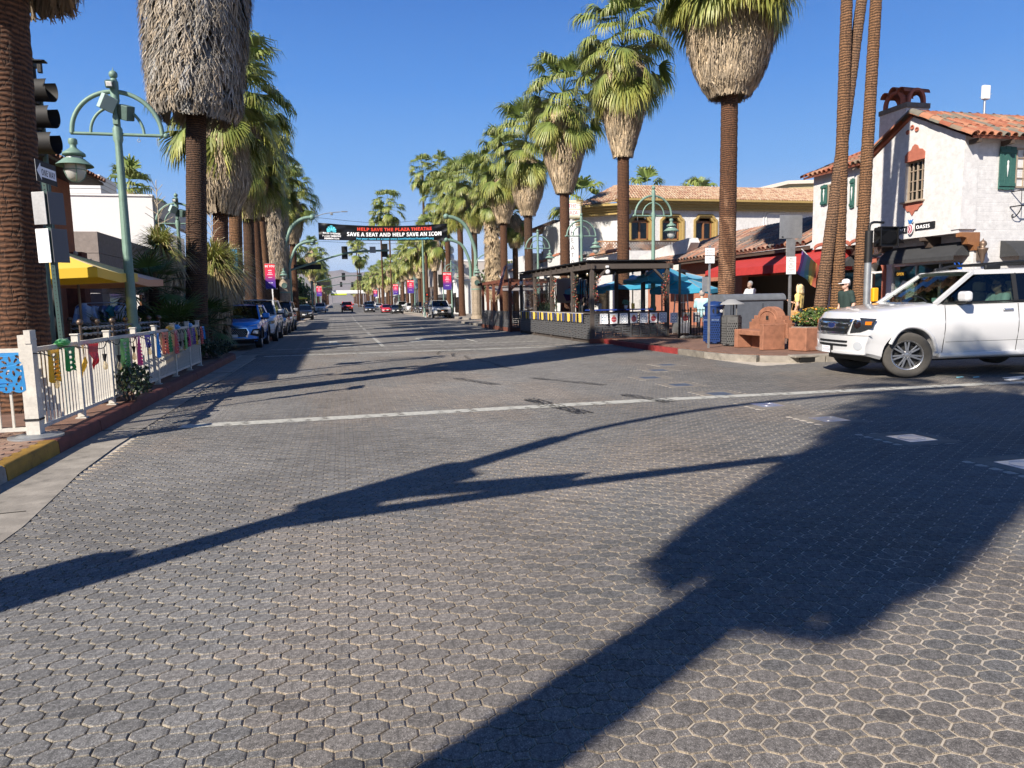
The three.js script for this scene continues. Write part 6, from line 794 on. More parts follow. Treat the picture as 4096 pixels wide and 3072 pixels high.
// ---------------------------------------------------------------- dark outdoor dining shelter and what stands in and around it
Object.assign(M, {
  dkWood: mat(lin(0.095, 0.075, 0.062), 0.75, { map: mottle, bumpMap: fineBump, bumpScale: 0.003 }), redWood: mat(lin(0.2, 0.068, 0.038), 0.75, { map: mottle }), panel: mat(lin(0.085, 0.085, 0.086), 0.6), pvc: new THREE.MeshPhysicalMaterial({ color: 0xf2f4f4, roughness: 0.03, transmission: 1, thickness: 0 }),
  teal: new THREE.MeshPhysicalMaterial({ color: lin(0.03, 0.36, 0.56), roughness: 0.8, transmission: 0.3, thickness: 0, side: THREE.DoubleSide }), bluePl: mat(lin(0.009, 0.035, 0.14), 0.5), binGrey: mat(lin(0.13, 0.13, 0.125), 0.6, { map: mottle }), cabinet: mat(lin(0.13, 0.145, 0.17), 0.55, { map: mottle }), benchM: mat(lin(0.56, 0.26, 0.165), 0.85, { map: concTex, bumpMap: fineBump, bumpScale: 0.004 }),
});
{
  const t = thing('dining_shelter', 'dark timber dining shelter with slotted black panels in the parking lane', 'dining shelter', [0, 0, 0]);
  const X0 = 8.62, X1 = 11.45, Z0 = -23.45, Z1 = -33.2, H = 2.66, zs = [-23.45, -25.5, -28.2, -30.8, -33.2];
  for (const z of zs) { obj('post', [box(0.13, H, 0.13, X0, H / 2, z)], M.dkWood, t); obj('post', [box(0.13, H - 0.1, 0.13, X1, H / 2 + 0.05, z)], M.dkWood, t); }
  obj('beam', [box(X1 - X0 + 0.4, 0.17, 0.09, (X0 + X1) / 2, H, Z0 + 0.03)], M.dkWood, t); obj('beam', [box(0.09, 0.17, Z0 - Z1 + 0.3, X0, H, (Z0 + Z1) / 2)], M.dkWood, t); obj('beam', [box(0.09, 0.17, Z0 - Z1 + 0.3, X1, H, (Z0 + Z1) / 2)], M.dkWood, t);
  for (let i = 0; i < 14; i++) obj('rafter', [box(X1 - X0 + 0.2, 0.12, 0.05, (X0 + X1) / 2, H + 0.1, Z0 - 0.3 - i * 0.72)], M.dkWood, t); obj('roof_sheet', [box(X1 - X0 + 0.3, 0.04, Z0 - Z1 + 0.2, (X0 + X1) / 2, H + 0.2, (Z0 + Z1) / 2)], M.black, t);
  for (const [x, s] of [[X0, 1], [X1, -1]]) obj('corner_brace', [bar([x + s * 0.06, H - 0.55, Z0 + 0.02], [x + s * 0.55, H - 0.08, Z0 + 0.02], 0.09, 0.07)], M.dkWood, t);
  obj('handrail', [box(X1 - X0, 0.06, 0.12, (X0 + X1) / 2, 1.05, Z0), box(0.12, 0.06, Z0 - Z1, X0, 1.05, (Z0 + Z1) / 2)], M.dkWood, t); obj('base_board', [box(3.0, 0.16, 0.08, X0 + 1.35, 0.09, Z0 + 0.12)], M.redWood, t); obj('base_floor', [box(X1 - X0, 0.12, Z0 - Z1, (X0 + X1) / 2, 0.07, (Z0 + Z1) / 2)], M.dkWood, t);
  // pressed panels with staggered slots, each cut from a sheet
  function slotPanel(w, h, seed) { const holes = [], r = rng(seed), n = 2, slot = (x, y, a, b) => { const q = Math.min(a, b) / 2; holes.push([[x - a / 2, y - b / 2 + q * 0.4], [x - a / 2 + q * 0.4, y - b / 2], [x + a / 2 - q * 0.4, y - b / 2], [x + a / 2, y - b / 2 + q * 0.4], [x + a / 2, y + b / 2 - q * 0.4], [x + a / 2 - q * 0.4, y + b / 2], [x - a / 2 + q * 0.4, y + b / 2], [x - a / 2, y + b / 2 - q * 0.4]].reverse()); }; const c = w / 2; for (let k = 0; k < 2; k++) for (let q = 0; q < 2; q++) { const ox = k * c, oy = q * h / 2, fl = (k + q) % 2; if (fl) for (let i = 0; i < 5; i++) { const y = oy + h / 2 * (i + 0.5) / 5; if (i % 2) { slot(ox + c * 0.38, y, c * 0.5, 0.026); slot(ox + c * 0.8, y, c * 0.12, 0.03); } else { slot(ox + c * 0.2, y, c * 0.16, 0.03); slot(ox + c * 0.62, y, c * 0.48, 0.026); } } else { slot(ox + c * 0.12, oy + h / 4, 0.03, h * 0.42); slot(ox + c * 0.88, oy + h / 4, 0.03, h * 0.42); for (let i = 0; i < 4; i++) { const y = oy + h / 2 * (i + 0.5) / 4; slot(ox + c * (i % 2 ? 0.4 : 0.52), y, c * 0.4, 0.026); slot(ox + c * (i % 2 ? 0.72 : 0.26), y, c * 0.1, 0.03); } } } return done([prism(poly([[0, 0], [w, 0], [w, h], [0, h]], holes), 0.012)]); }
  const pn = [1, 2].map((s) => slotPanel(0.68, 0.84, s)); for (let i = 0; i < 4; i++) { const p = obj('slot_panel', pn[i % 2], M.panel, t); p.position.set(X0 + 0.06 + i * 0.69, 0.17, Z0 + 0.06); }
  for (let i = 0; i < 14; i++) { const p = obj('slot_panel', pn[i % 2], M.panel, t); p.position.set(X0 - 0.07, 0.14, Z1 + 0.05 + i * 0.695); p.rotation.y = -Math.PI / 2; p.position.z = Z1 + 0.02 + i * 0.695; }
  for (const [z0, z1] of [[-28.25, -30.7], [-30.85, -33.1]]) obj('clear_curtain', [box(0.006, 1.35, Math.abs(z1 - z0), X0 + 0.0, 1.78, (z0 + z1) / 2)], M.pvc, t);
  const bulb = (l, x, y, z) => { const b = thing('hanging_bulb', l, 'light bulb', [x, y, z], 0, 'bulbs under the shelter roof'); obj('socket', [cyl(0.02, 0.02, 0.06, 0, 0, 0, 8)], M.black, b); obj('bulb', [lathe([[0, -0.14], [0.03, -0.12], [0.042, -0.08], [0.02, -0.03]], 10)], M.bulbGlass, b); };
  for (let i = 0; i < 9; i++) bulb('small clear bulb hanging in the row under the shelter side beam', X0 + 0.1, 2.5, -24.2 - i * 1.05); for (const x of [9.55, 10.7]) bulb('small clear bulb hanging under the shelter front beam', x, 2.48, Z0 - 0.2);
  const sp = thing('spotlight', 'white round spotlight on the shelter front beam', 'spotlight', [9.15, 2.52, Z0 + 0.1]); obj('lamp_body', [ball(0.085, 0, -0.06, 0.05, 14), rbox(0.12, 0.08, 0.06, 0.02, 0, 0.12, 0)], M.whitePlain, sp); const sp2 = thing('spotlight', 'white spotlight at the far end of the shelter side beam', 'spotlight', [8.5, 2.36, -32.7]); obj('lamp_body', [ball(0.1, 0, 0, 0, 12), rod([0, 0, 0], [0.1, 0.12, 0], 0.03)], M.whitePlain, sp2);
  // garlands of dried flowers on the posts
  for (const [x, z, l] of [[X0 + 0.12, -23.4, 'red flower garland on the front left shelter post'], [X1 - 0.12, -23.4, 'flower garland on the front right shelter post'], [X0 + 0.04, -25.38, 'dark flower garland on the second shelter post'], [X0 + 0.04, -28.05, 'flower garland on the third shelter post'], [X0 + 0.04, -30.7, 'bright flower garland on the fourth shelter post']]) { const g = thing('garland', l, 'garland', [x, 1.25, z]), r = rng(z * 31 | 0), b = new Bag(); for (let i = 0; i < 260; i++) { const y = r() * 1.15, a = r() * 6.28, q = 0.03 + 0.07 * r(), P = V(q * Math.cos(a) + 0.05 * Math.sin(y * 8), y, q * Math.sin(a)), d = V(r() - 0.5, r() - 0.5, r() - 0.5).normalize().multiplyScalar(0.05), s = V(r() - 0.5, r() - 0.5, r() - 0.5).normalize().multiplyScalar(0.025), c = [[0.5, 0.06, 0.04], [0.06, 0.09, 0.03], [0.05, 0.05, 0.05], [0.55, 0.3, 0.2], [0.03, 0.06, 0.03]][(r() * 5) | 0]; b.quad(P.toArray(), P.clone().add(s).toArray(), P.clone().add(d).toArray(), P.clone().sub(s).toArray(), c); } obj('flowers', b.geo(), M.dead, g).userData.kind = 'stuff'; obj('string', [rod([0, 0, 0], [0, 1.2, 0], 0.012, 5)], M.black, g); }
  // beer pennants on the front rail: white with red crest, white with blue pattern
  const fl = [(c) => { c.fillStyle = '#f3f1ee'; c.fillRect(0, 0, 128, 160); c.fillStyle = '#b5202b'; c.beginPath(); c.arc(64, 92, 46, 0, 7); c.fill(); c.fillStyle = '#d39a3a'; c.beginPath(); c.moveTo(40, 44); c.lineTo(44, 22); c.lineTo(54, 34); c.lineTo(64, 18); c.lineTo(74, 34); c.lineTo(84, 22); c.lineTo(88, 44); c.fill(); c.fillStyle = '#f6e8e4'; c.font = 'bold 24px serif'; c.textAlign = 'center'; c.fillText('Corona', 64, 100); c.fillRect(34, 66, 60, 3); c.fillRect(34, 116, 60, 3); }, (c) => { c.fillStyle = '#f3f2f0'; c.fillRect(0, 0, 128, 160); c.strokeStyle = '#5d7f96'; c.lineWidth = 6; c.strokeRect(24, 18, 80, 124); c.fillStyle = '#6d93aa'; for (const [x, y, r] of [[46, 58, 12], [82, 58, 12], [64, 82, 9], [44, 108, 11], [84, 108, 11], [64, 38, 8], [64, 126, 8]]) { c.beginPath(); c.ellipse(x, y, r, r * 0.7, 0, 0, 7); c.fill(); } c.fillStyle = '#2c3338'; c.fillRect(40, 54, 12, 5); c.fillRect(76, 54, 12, 5); c.fillRect(52, 100, 24, 5); }].map((d) => new THREE.MeshStandardMaterial({ map: canvasTex(128, 160, d), roughness: 0.7, side: THREE.DoubleSide }));
  const pen = (l, x, z, k) => { const p = thing('beer_flag', l, 'flag', [x, 1.03, z], 0, k ? 'white flags with blue pattern on the shelter front' : 'white flags with red crest on the shelter front'); const g = new THREE.PlaneGeometry(0.29, 0.35, 6, 6).translate(0, -0.18, 0), q = g.attributes.position; for (let i = 0; i < q.count; i++) q.setZ(i, 0.03 * Math.sin(q.getX(i) * 14 + x * 9) * -q.getY(i) * 3); g.computeVertexNormals(); obj('flag_sheet', g, fl[k], p, true); };
  const nth = ['first', 'second', 'third', 'fourth']; [[9.0, 1], [9.37, 0], [9.74, 1], [10.12, 0], [10.5, 1], [10.87, 0], [11.23, 1]].forEach(([x, k], i) => pen(k ? `white flag with blue pattern, ${nth[i / 2]} from the left on the shelter front` : `white flag with red crest, ${nth[(i - 1) / 2]} from the left on the shelter front`, x, Z0 + 0.14, k));
  [[11.28, 1, 'white patterned flag just right of the shelter corner post, behind iron bars'], [11.72, 0, 'white flag with red crest behind the iron fence bars'], [12.14, 1, 'white patterned flag behind the iron fence near the blue bin'], [12.5, 0, 'white flag with red crest partly behind the blue recycling bin']].forEach(([x, k, l]) => pen(l, x, -22.55, k));
  const pl = thing('pennant_string', 'string of yellow and dark blue pennants along the shelter side', 'pennant string', [X0 - 0.14, 1.04, -24]); obj('string', [rod([0, 0, 0], [0, 0, -8.8], 0.01, 5)], M.whitePlain, pl); for (let i = 0; i < 40; i++) obj('pennant', [place(prism([[-0.085, 0], [0.085, 0], [0.07, -0.3], [0, -0.33], [-0.07, -0.3]], 0.002), 0, 0, -0.1 - i * 0.22, 0, -Math.PI / 2 + 0.4 * Math.sin(i * 2))], i % 2 ? M.pennY ??= mat(lin(0.6, 0.4, 0.06), 0.8) : M.pennB ??= mat(lin(0.03, 0.045, 0.13), 0.8), pl);
  const hedge = leafBush('clipped green hedge box inside the shelter side', [9.3, 0.95, -31.6], 0.35, 0.55, 1.6, 1800, [[0.06, 0.11, 0.05], [0.05, 0.09, 0.04]], 33, 0.05, 'hedge', 'hedge');
  // tables, chairs, heaters
  const table = (l, x, z) => { const q = thing('dining_table', l, 'table', [x, 0.13, z]); obj('table_top', [rbox(1.35, 0.04, 0.75, 0.01, 0, 1.0, 0)], M.tableBlue ??= mat(lin(0.015, 0.05, 0.3), 0.4), q); for (const [a, b] of [[-0.55, -0.3], [0.55, -0.3], [-0.55, 0.3], [0.55, 0.3]]) obj('leg', [box(0.05, 0.98, 0.05, a, 0.49, b)], M.black, q); }; table('blue topped table in the shelter, left one', 9.75, -25.1); table('blue topped table in the shelter, right one with flower pot', 10.85, -25.1);
  const fp = thing('flower_pot', 'small white pot with green plant on the blue table', 'flower pot', [10.55, 1.16, -25.05]); obj('pot', [lathe([[0.05, 0], [0.075, 0.13]], 14)], M.whitePlain, fp); const lb = new Bag(), lr = rng(8); for (let i = 0; i < 80; i++) { const P = V((lr() - 0.5) * 0.22, 0.14 + lr() * 0.16, (lr() - 0.5) * 0.2); lb.quad(P.toArray(), [P.x + 0.02, P.y + 0.02, P.z], [P.x, P.y + 0.05, P.z + 0.01], [P.x - 0.02, P.y + 0.02, P.z], [0.12, 0.3, 0.22]); } obj('leaves', lb.geo(), M.leaf, fp); const mn = thing('menu_stand', 'yellow menu card on the blue table', 'menu card', [10.82, 1.26, -25.0]); obj('card', [box(0.13, 0.2, 0.02)], mat(lin(0.8, 0.5, 0.06), 0.6), mn); const vs = thing('glass_vase', 'tall clear glass on the blue table', 'glass', [11.18, 1.16, -25.05]); obj('glass', [lathe([[0.06, 0], [0.07, 0.1], [0.1, 0.33]], 14)], M.pvc, vs);
  const heater = (l, x, z, m = M.steel, y = 0.15) => { const h = thing('patio_heater', l, 'patio heater', [x, y, z]); for (const [a, b] of [[-1, -1], [1, -1], [1, 1], [-1, 1]]) obj('leg', [rod([a * 0.24, 0, b * 0.24], [a * 0.13, 2.25, b * 0.13], 0.026, 8)], m, h); obj('base', [rbox(0.52, 0.6, 0.52, 0.02, 0, 0.32, 0)], m, h); obj('glass_tube', [cyl(0.075, 0.075, 1.5, 0, 1.45, 0, 16)], M.pvc, h); obj('reflector', [place(lathe([[0.32, 0], [0.3, 0.03], [0.16, 0.1], [0, 0.12]], 4), 0, 2.34, 0, 0, Math.PI / 4), box(0.24, 0.1, 0.24, 0, 2.28, 0)], M.black, h); obj('guard_frame', [box(0.32, 0.02, 0.32, 0, 1.9, 0), box(0.4, 0.02, 0.4, 0, 1.2, 0)], m, h); }; heater('shiny pyramid patio heater beside the teal umbrellas', 12.9, -25.2); heater('dark patio heater inside the shelter under the roof', 10.2, -28.6, M.black); heater('second dark patio heater deeper in the shelter', 11.0, -30.2, M.black); heater('dark patio heater seen through the shelter side', 9.6, -31.5, M.black);
  umb('teal umbrella highest, partly behind the patio heater', [13.0, 0.15, -26.8], 1.7, M.teal, 2.15, 6); umb('teal umbrella lower, right of the shelter post', [13.1, 0.15, -25.4], 1.3, M.teal, 1.72, 6); umb('teal umbrella seen through the shelter front', [13.4, 0.15, -31], 1.7, M.teal, 2.0, 6); umb('small teal umbrella seen at the left inside the shelter', [11.6, 0.15, -32.5], 1.0, M.teal, 1.85, 6); umb('dark side of a teal umbrella close behind the shelter roof edge', [11.95, 0.15, -24.9], 0.95, M.teal, 2.18, 6);
  // red timber shelter further along
  const r = thing('red_timber_shelter', 'reddish brown timber frame beyond the dark shelter with an American flag', 'dining shelter', [0, 0, 0]), rz = [-34.8, -36.8, -38.6, -40.2, -41.6]; for (const z of rz) { obj('post', [box(0.14, 2.6, 0.14, 8.45, 1.3, z)], M.redWood, r); obj('post', [box(0.14, 2.6, 0.14, 11.2, 1.3, z)], M.redWood, r); obj('cross_beam', [box(3.3, 0.14, 0.07, 9.8, 2.55, z)], M.redWood, r); } obj('beam', [box(0.1, 0.17, 7.6, 8.45, 2.58, -38.1)], M.redWood, r); obj('beam', [box(0.1, 0.17, 7.6, 11.2, 2.58, -38.1)], M.redWood, r); obj('corner_brace', [bar([8.5, 2.1, -34.78], [8.95, 2.5, -34.78], 0.08)], M.redWood, r); obj('base_board', [box(0.08, 0.2, 7.2, 8.4, 0.12, -38.2), box(2.8, 0.2, 0.08, 9.8, 0.12, -34.7)], M.redWood, r); obj('shade_cloth', [place(box(2.6, 0.03, 3.2, 9.8, 2.3, -37.2), 0, 0, 0, 0, 0, 0.0), place(box(2.5, 0.03, 2.6, 0, 0, 0), 9.8, 2.25, -40.2, 0.12)], mat(lin(0.28, 0.25, 0.23), 0.9), r);
  for (let i = 0; i < 10; i++) { const p = obj('slot_panel', pn[i % 2], M.panel, r); p.position.set(8.38, 0.2, -41.6 + i * 0.69); p.rotation.y = -Math.PI / 2; } for (let i = 0; i < 2; i++) { const p = obj('slot_panel', pn[i], M.panel, r); p.position.set(8.52 + i * 0.69, 0.2, -34.66); }
  const fg = thing('american_flag', 'American flag hanging limp from a slanted pole on the red timber frame', 'flag', [8.35, 0, -34.75]); const ft = canvasTex(256, 160, (c) => { for (let i = 0; i < 13; i++) { c.fillStyle = i % 2 ? '#e9e4e2' : '#a3233a'; c.fillRect(0, i * 160 / 13, 256, 13); } c.fillStyle = '#23305c'; c.fillRect(0, 0, 108, 86); c.fillStyle = '#e9e4e2'; for (let a = 0; a < 6; a++) for (let b = 0; b < 5; b++) c.fillRect(8 + a * 17, 8 + b * 16, 6, 6); }); const g = new THREE.PlaneGeometry(1.45, 0.9, 24, 12), q = g.attributes.position; for (let i = 0; i < q.count; i++) { const u = q.getX(i) / 1.45 + 0.5, v = q.getY(i) / 0.9 + 0.5; q.setXYZ(i, -0.05 - 0.42 * u - 0.16 * (1 - v), 3.35 - 1.45 * u - 0.12 * (1 - v), 0.06 * Math.sin(v * 14) * (0.4 + u)); } g.computeVertexNormals(); obj('flag_cloth', g, new THREE.MeshStandardMaterial({ map: ft, roughness: 0.75, side: THREE.DoubleSide }), fg, true); obj('flag_pole', [rod([0.1, 1.0, 0], [-0.02, 3.5, 0], 0.018), ball(0.03, -0.02, 3.53, 0)], M.galv, fg);
  const wf = thing('canopy_logo', 'grey canvas side with a red and violet print seen through the shelter', 'canopy', [11.6, 2.0, -33.6]); plate('print', wf, 2.2, 1.2, printMat(canvasTex(256, 140, (c) => { c.fillStyle = '#b3aba5'; c.fillRect(0, 0, 256, 140); c.fillStyle = '#3d2a66'; c.beginPath(); c.moveTo(40, 90); c.lineTo(200, 70); c.lineTo(240, 110); c.lineTo(60, 130); c.fill(); c.fillStyle = '#a5312a'; c.beginPath(); c.ellipse(110, 70, 40, 22, 0.4, 0, 7); c.fill(); })), 0, 0, 0, 0, M.greyPaint);
  // black iron fence to the right of the shelter
  const f = thing('iron_fence', 'black iron bar fence between the shelter and the blue bin', 'iron fence', [11.55, 0.15, -22.35]); obj('rail', [box(1.9, 0.03, 0.03, 0.85, 0.95, 0)], M.black, f); obj('rail', [box(1.9, 0.03, 0.03, 0.85, 0.12, 0)], M.black, f); for (let i = 0; i < 17; i++) obj('iron_bar', [box(0.018, 1.0, 0.018, -0.06 + i * 0.11, 0.5, 0)], M.black, f); obj('end_post', [box(0.06, 2.55, 0.06, -0.12, 1.27, -0.1), box(0.05, 1.05, 0.05, 0.25, 0.52, 0)], M.black, f);
  const rk = thing('river_stones', 'row of grey stones along the foot of the iron fence', 'stones', [11.4, 0.15, -22.1]); for (let i = 0; i < 12; i++) { const q2 = obj('stone', [ball(0.1, 0, 0.04, 0, 10, 1.3, 0.7, 0.9)], mat(lin(0.2, 0.19, 0.18), 0.9, { map: mottle }), rk); q2.position.set(i * 0.15, 0, 0.06 * Math.sin(i * 3)); q2.scale.setScalar(0.7 + 0.4 * hash2(i, 2, 2)); }
  // recycling bin and litter bin: six-sided bodies with diamond lattice
  const bin = (l, nm, cat, p, rad, h, m, txt, turn, blue) => { const b = thing(nm, l, cat, p, turn); const side = rad * 2 * Math.tan(Math.PI / 6) * 0.98;
    for (let i = 0; i < 6; i++) { const holes = []; for (let r2 = 0; r2 < 9; r2++) for (let c = 0; c < 5; c++) { const x = -side / 2 + side * (c + 0.5 + (r2 % 2) * 0.5) / 5.5, y = 0.06 + r2 * 0.07; holes.push([[x - 0.019, y], [x, y + 0.029], [x + 0.019, y], [x, y - 0.029]]); } const pnl = obj('side_panel', [prism(poly([[-side / 2, 0], [side / 2, 0], [side / 2, h], [-side / 2, h]], holes), 0.012)], m, b); pnl.rotation.y = i * Math.PI / 3; pnl.position.set(Math.sin(i * Math.PI / 3) * rad, 0.08, Math.cos(i * Math.PI / 3) * rad); if (i < 2 || i === 5) { const tp = plate('lettering', b, 0.26, 0.07, printMat(signTex(160, 44, blue ? '#0d2350' : '#5b5b59', [[txt, 80, 24, 34, blue ? '#9fb6d6' : '#2b2b2b', '']])), Math.sin(i * Math.PI / 3) * (rad + 0.016), 0.08 + h * 0.86, Math.cos(i * Math.PI / 3) * (rad + 0.016), i * Math.PI / 3); } }
    obj('liner', [cyl(rad * 0.94, rad * 0.94, h * 0.98, 0, h / 2 + 0.07, 0, 18)], M.black, b); obj('base', [cyl(rad * 1.05, rad * 1.05, 0.05, 0, 0.06, 0, 6)], m, b); obj('rim', [cyl(rad * 1.12, rad * 1.16, 0.045, 0, h + 0.1, 0, 6)], m, b);
    if (blue) { obj('hood', [lathe([[rad * 1.1, h + 0.1], [rad * 1.12, h + 0.34], [rad * 1.35, h + 0.37], [rad * 1.3, h + 0.42], [rad * 0.7, h + 0.5], [0, h + 0.52]], 6)], m, b); obj('opening', [cyl(0.085, 0.085, 0.02, 0, h + 0.23, rad * 1.0, 20, Math.PI / 2)], M.black, b); obj('recycle_mark', [0, 1, 2].map((i) => place(prism([[-0.03, 0.035], [0.012, 0.035], [0.012, 0.05], [0.035, 0.025], [0.012, 0.0], [0.012, 0.015], [-0.03, 0.015]], 0.004), 0.17, h + 0.23, rad * 0.98, 0, 0.25, i * 2.094)), M.whitePlain, b); }
    else { obj('lid', [lathe([[rad * 1.42, h + 0.42], [rad * 1.4, h + 0.45], [rad * 0.7, h + 0.52], [rad * 0.45, h + 0.56], [0, h + 0.57]], 28)], mat(lin(0.27, 0.27, 0.265), 0.6), b); obj('lid_support', [0, 1, 2].map((i) => box(0.035, 0.34, 0.035, rad * 0.85 * Math.sin(i * 2.1 + 0.6), h + 0.27, rad * 0.85 * Math.cos(i * 2.1 + 0.6))), m, b); } return b; };
  bin('dark blue hexagonal recycling bin right of the iron fence', 'recycling_bin', 'recycling bin', [10.78, 0.15, -19.0], 0.25, 0.74, M.bluePl, 'RECYCLE', -0.35, true); bin('grey hexagonal litter bin with round lid in front of the blue bin', 'litter_bin', 'litter bin', [10.72, 0.15, -17.95], 0.245, 0.74, M.binGrey, 'TRASH', -0.4, false);
  const uc = thing('utility_cabinet', 'long dark grey utility cabinet with rounded top behind the bins', 'utility cabinet', [12.95, 0.15, -20.72]); const cs = (w) => { const o = [[-0.42, 0], [0.42, 0], [0.42, 1.22]]; for (let i = 0; i <= 8; i++) { const a = Math.PI / 2 * i / 8; o.push([0.42 + w - (0.2 - 0.2 * Math.cos(a)) - w * 0, 1.26 + 0.2 * Math.sin(a)]); } for (let i = 8; i >= 0; i--) { const a = Math.PI / 2 * i / 8; o.push([-0.42 - w + (0.2 - 0.2 * Math.cos(a)), 1.26 + 0.2 * Math.sin(a)]); } o.push([-0.42, 1.22]); return o; }; obj('cabinet_body', place(prism(cs(0).slice(0, 3).concat([[-0.42, 1.22]]), 2.08), -1.04, 0, 0, 0, Math.PI / 2), M.cabinet, uc); obj('cabinet_top', place(prism(cs(0.05).slice(2), 2.22), -1.11, 0, 0, 0, Math.PI / 2), mat(lin(0.17, 0.185, 0.205), 0.5, { map: mottle }), uc); for (const x of [-0.84, 0.3]) obj('panel_joint', [box(0.015, 1.1, 0.01, x, 0.6, 0.424)], M.black, uc);
  // terracotta bench: two slab arms, seat, arched back with raised moulding
  const be = thing('terracotta_bench', 'terracotta plaster bench with slab arms and arched back near the kerb', 'bench', [10.8, 0.15, -16.1]); obj('arm', [rbox(0.64, 0.66, 0.16, 0.02, 0, 0.33, 0)], M.benchM, be); obj('arm', [rbox(0.64, 0.5, 0.16, 0.02, 0, 0.25, -1.2)], M.benchM, be); obj('seat', [rbox(0.56, 0.14, 1.14, 0.02, 0, 0.42, -0.63)], M.benchM, be); obj('support', [box(0.12, 0.38, 1.1, 0.18, 0.19, -0.63)], M.benchM, be);
  const back = [[-0.85, 0.3], [0.85, 0.3], [0.85, 0.66], [0.74, 0.66], [0.74, 0.74], [0.62, 0.74], [0.62, 0.84], [0.5, 0.84]]; for (let i = 0; i <= 12; i++) { const a = Math.PI * i / 12; back.push([0.46 * Math.cos(a), 0.78 + 0.3 * Math.sin(a)]); } back.push([-0.5, 0.84], [-0.62, 0.84], [-0.62, 0.74], [-0.74, 0.74], [-0.74, 0.66], [-0.85, 0.66]); obj('backrest', place(prism(back, 0.2, 0.015), 0.34, 0, -0.72, 0, Math.PI / 2), M.benchM, be); const mo = []; for (let i = 0; i <= 14; i++) { const a = Math.PI * i / 14; mo.push([0.325, 0.74 + 0.24 * Math.sin(a), -0.72 - 0.37 * Math.cos(a)]); } obj('moulding', [tube(mo, 0.02, 30, 6)], M.benchM, be); obj('inlay_tile', [box(0.02, 0.1, 0.1, 0.32, 0.8, -0.72)], mat(0x2a2d2c, 0.3), be);
  // planter with orange and yellow flowers
  const pt = thing('flower_planter', 'terracotta planter trough behind the bench and the white car', 'planter', [11.75, 0.15, -15.55], R(8)); obj('trough', [rbox(1.4, 0.58, 0.6, 0.03, 0, 0.29, 0)], M.benchM, pt); obj('soil', [box(1.3, 0.02, 0.5, 0, 0.585, 0)], M.inside, pt);
  const fw = leafBush('bush of yellow and orange flowers in the terracotta planter', [11.75, 0.68, -15.55], 0.74, 0.5, 0.4, 2600, [[0.1, 0.16, 0.04], [0.15, 0.2, 0.05], [0.08, 0.13, 0.03]], 44, 0.07, 'flowering bush', 'flowering_bush'); { const b = new Bag(), q2 = rng(45); for (let i = 0; i < 130; i++) { const a = q2() * 6.28, e = q2() * 1.5 - 0.2, P = V(0.77 * Math.cos(a) * Math.cos(e), 0.24 + 0.3 * Math.sin(e), 0.43 * Math.sin(a) * Math.cos(e)), c = [[0.8, 0.42, 0.03], [0.85, 0.28, 0.03], [0.8, 0.55, 0.06], [0.75, 0.4, 0.28]][(q2() * 4) | 0]; for (let k = 0; k < 6; k++) { const an = k * 1.047, s = 0.034; b.tri([P.x, P.y + 0.012, P.z], [P.x + s * Math.cos(an), P.y + 0.02 * q2(), P.z + s * Math.sin(an)], [P.x + s * Math.cos(an + 0.9), P.y + 0.03 * q2() - 0.01, P.z + s * Math.sin(an + 0.9)], c); } } stuff(obj('blossoms', b.geo(), M.dead, fw)); }
  const pf = thing('pride_flag', 'pale rainbow flag on a slanted pole under the red awning', 'flag', [12.55, 2.75, -17.5]); { const tx = canvasTex(192, 128, (c) => { ['#a9553a', '#c9a04a', '#b9b45a', '#6fa79a', '#7d9fc0', '#8a62a5'].forEach((k, i) => { c.fillStyle = k; c.fillRect(0, i * 128 / 6, 192, 23); }); }); const g2 = new THREE.PlaneGeometry(0.95, 0.62, 14, 10), q2 = g2.attributes.position; for (let i = 0; i < q2.count; i++) { const u = q2.getX(i) / 0.95 + 0.5, v = q2.getY(i) / 0.62 + 0.5; q2.setXYZ(i, lerp(-0.62, 0.02, v) * 0.9 - 0.12 * u + 0.62, lerp(0.0, -0.5, v) * 0.85 - 0.75 * u * 0.8 + 0.0, 0.05 * Math.sin(v * 9 + u * 4) * u); } g2.computeVertexNormals(); obj('flag_cloth', g2, new THREE.MeshPhysicalMaterial({ map: tx, roughness: 0.75, transmission: 0.3, thickness: 0, side: THREE.DoubleSide }), pf, true); obj('flag_pole', [rod([0.05, 0.05, 0], [0.85, -0.62, -0.05], 0.014)], M.whitePlain, pf); }
  const dr = thing('storm_drain', 'broken kerb inlet with dark opening beside the white car', 'storm drain', [10.9, 0.0, -14.06]); obj('opening', [box(1.5, 0.1, 0.06, 0, 0.06, 0.0)], mat(0x050505, 0.9), dr); obj('top_slab', [rbox(1.8, 0.06, 0.3, 0.02, 0, 0.145, -0.1)], M.concrete, dr);
  for (const [x, z, a, w, c] of [[11.55, -9.95, 0.1, 0.5, 0xd7d3c8], [11.25, -9.75, 0.2, 0.34, 0xe4e1d8], [10.75, -10.35, 0.15, 0.14, 0x8fd0da], [11.0, -10.25, 0.1, 0.12, 0x9ad3da]]) { const q3 = thing('litter', { 11.55: 'flattened pale paper litter under the white car', 11.25: 'small pale paper scrap nearest the crosswalk line under the car', 10.75: 'light blue scrap right behind the front wheel', 11: 'light blue scrap a step behind the front wheel' }[x], 'litter', [x, 0.012, z], a); obj('scrap', [place(rbox(w, 0.012, w * 0.3, 0.004), 0, 0, 0, 0, 0, 0.02)], mat(c, 0.8), q3); }
}
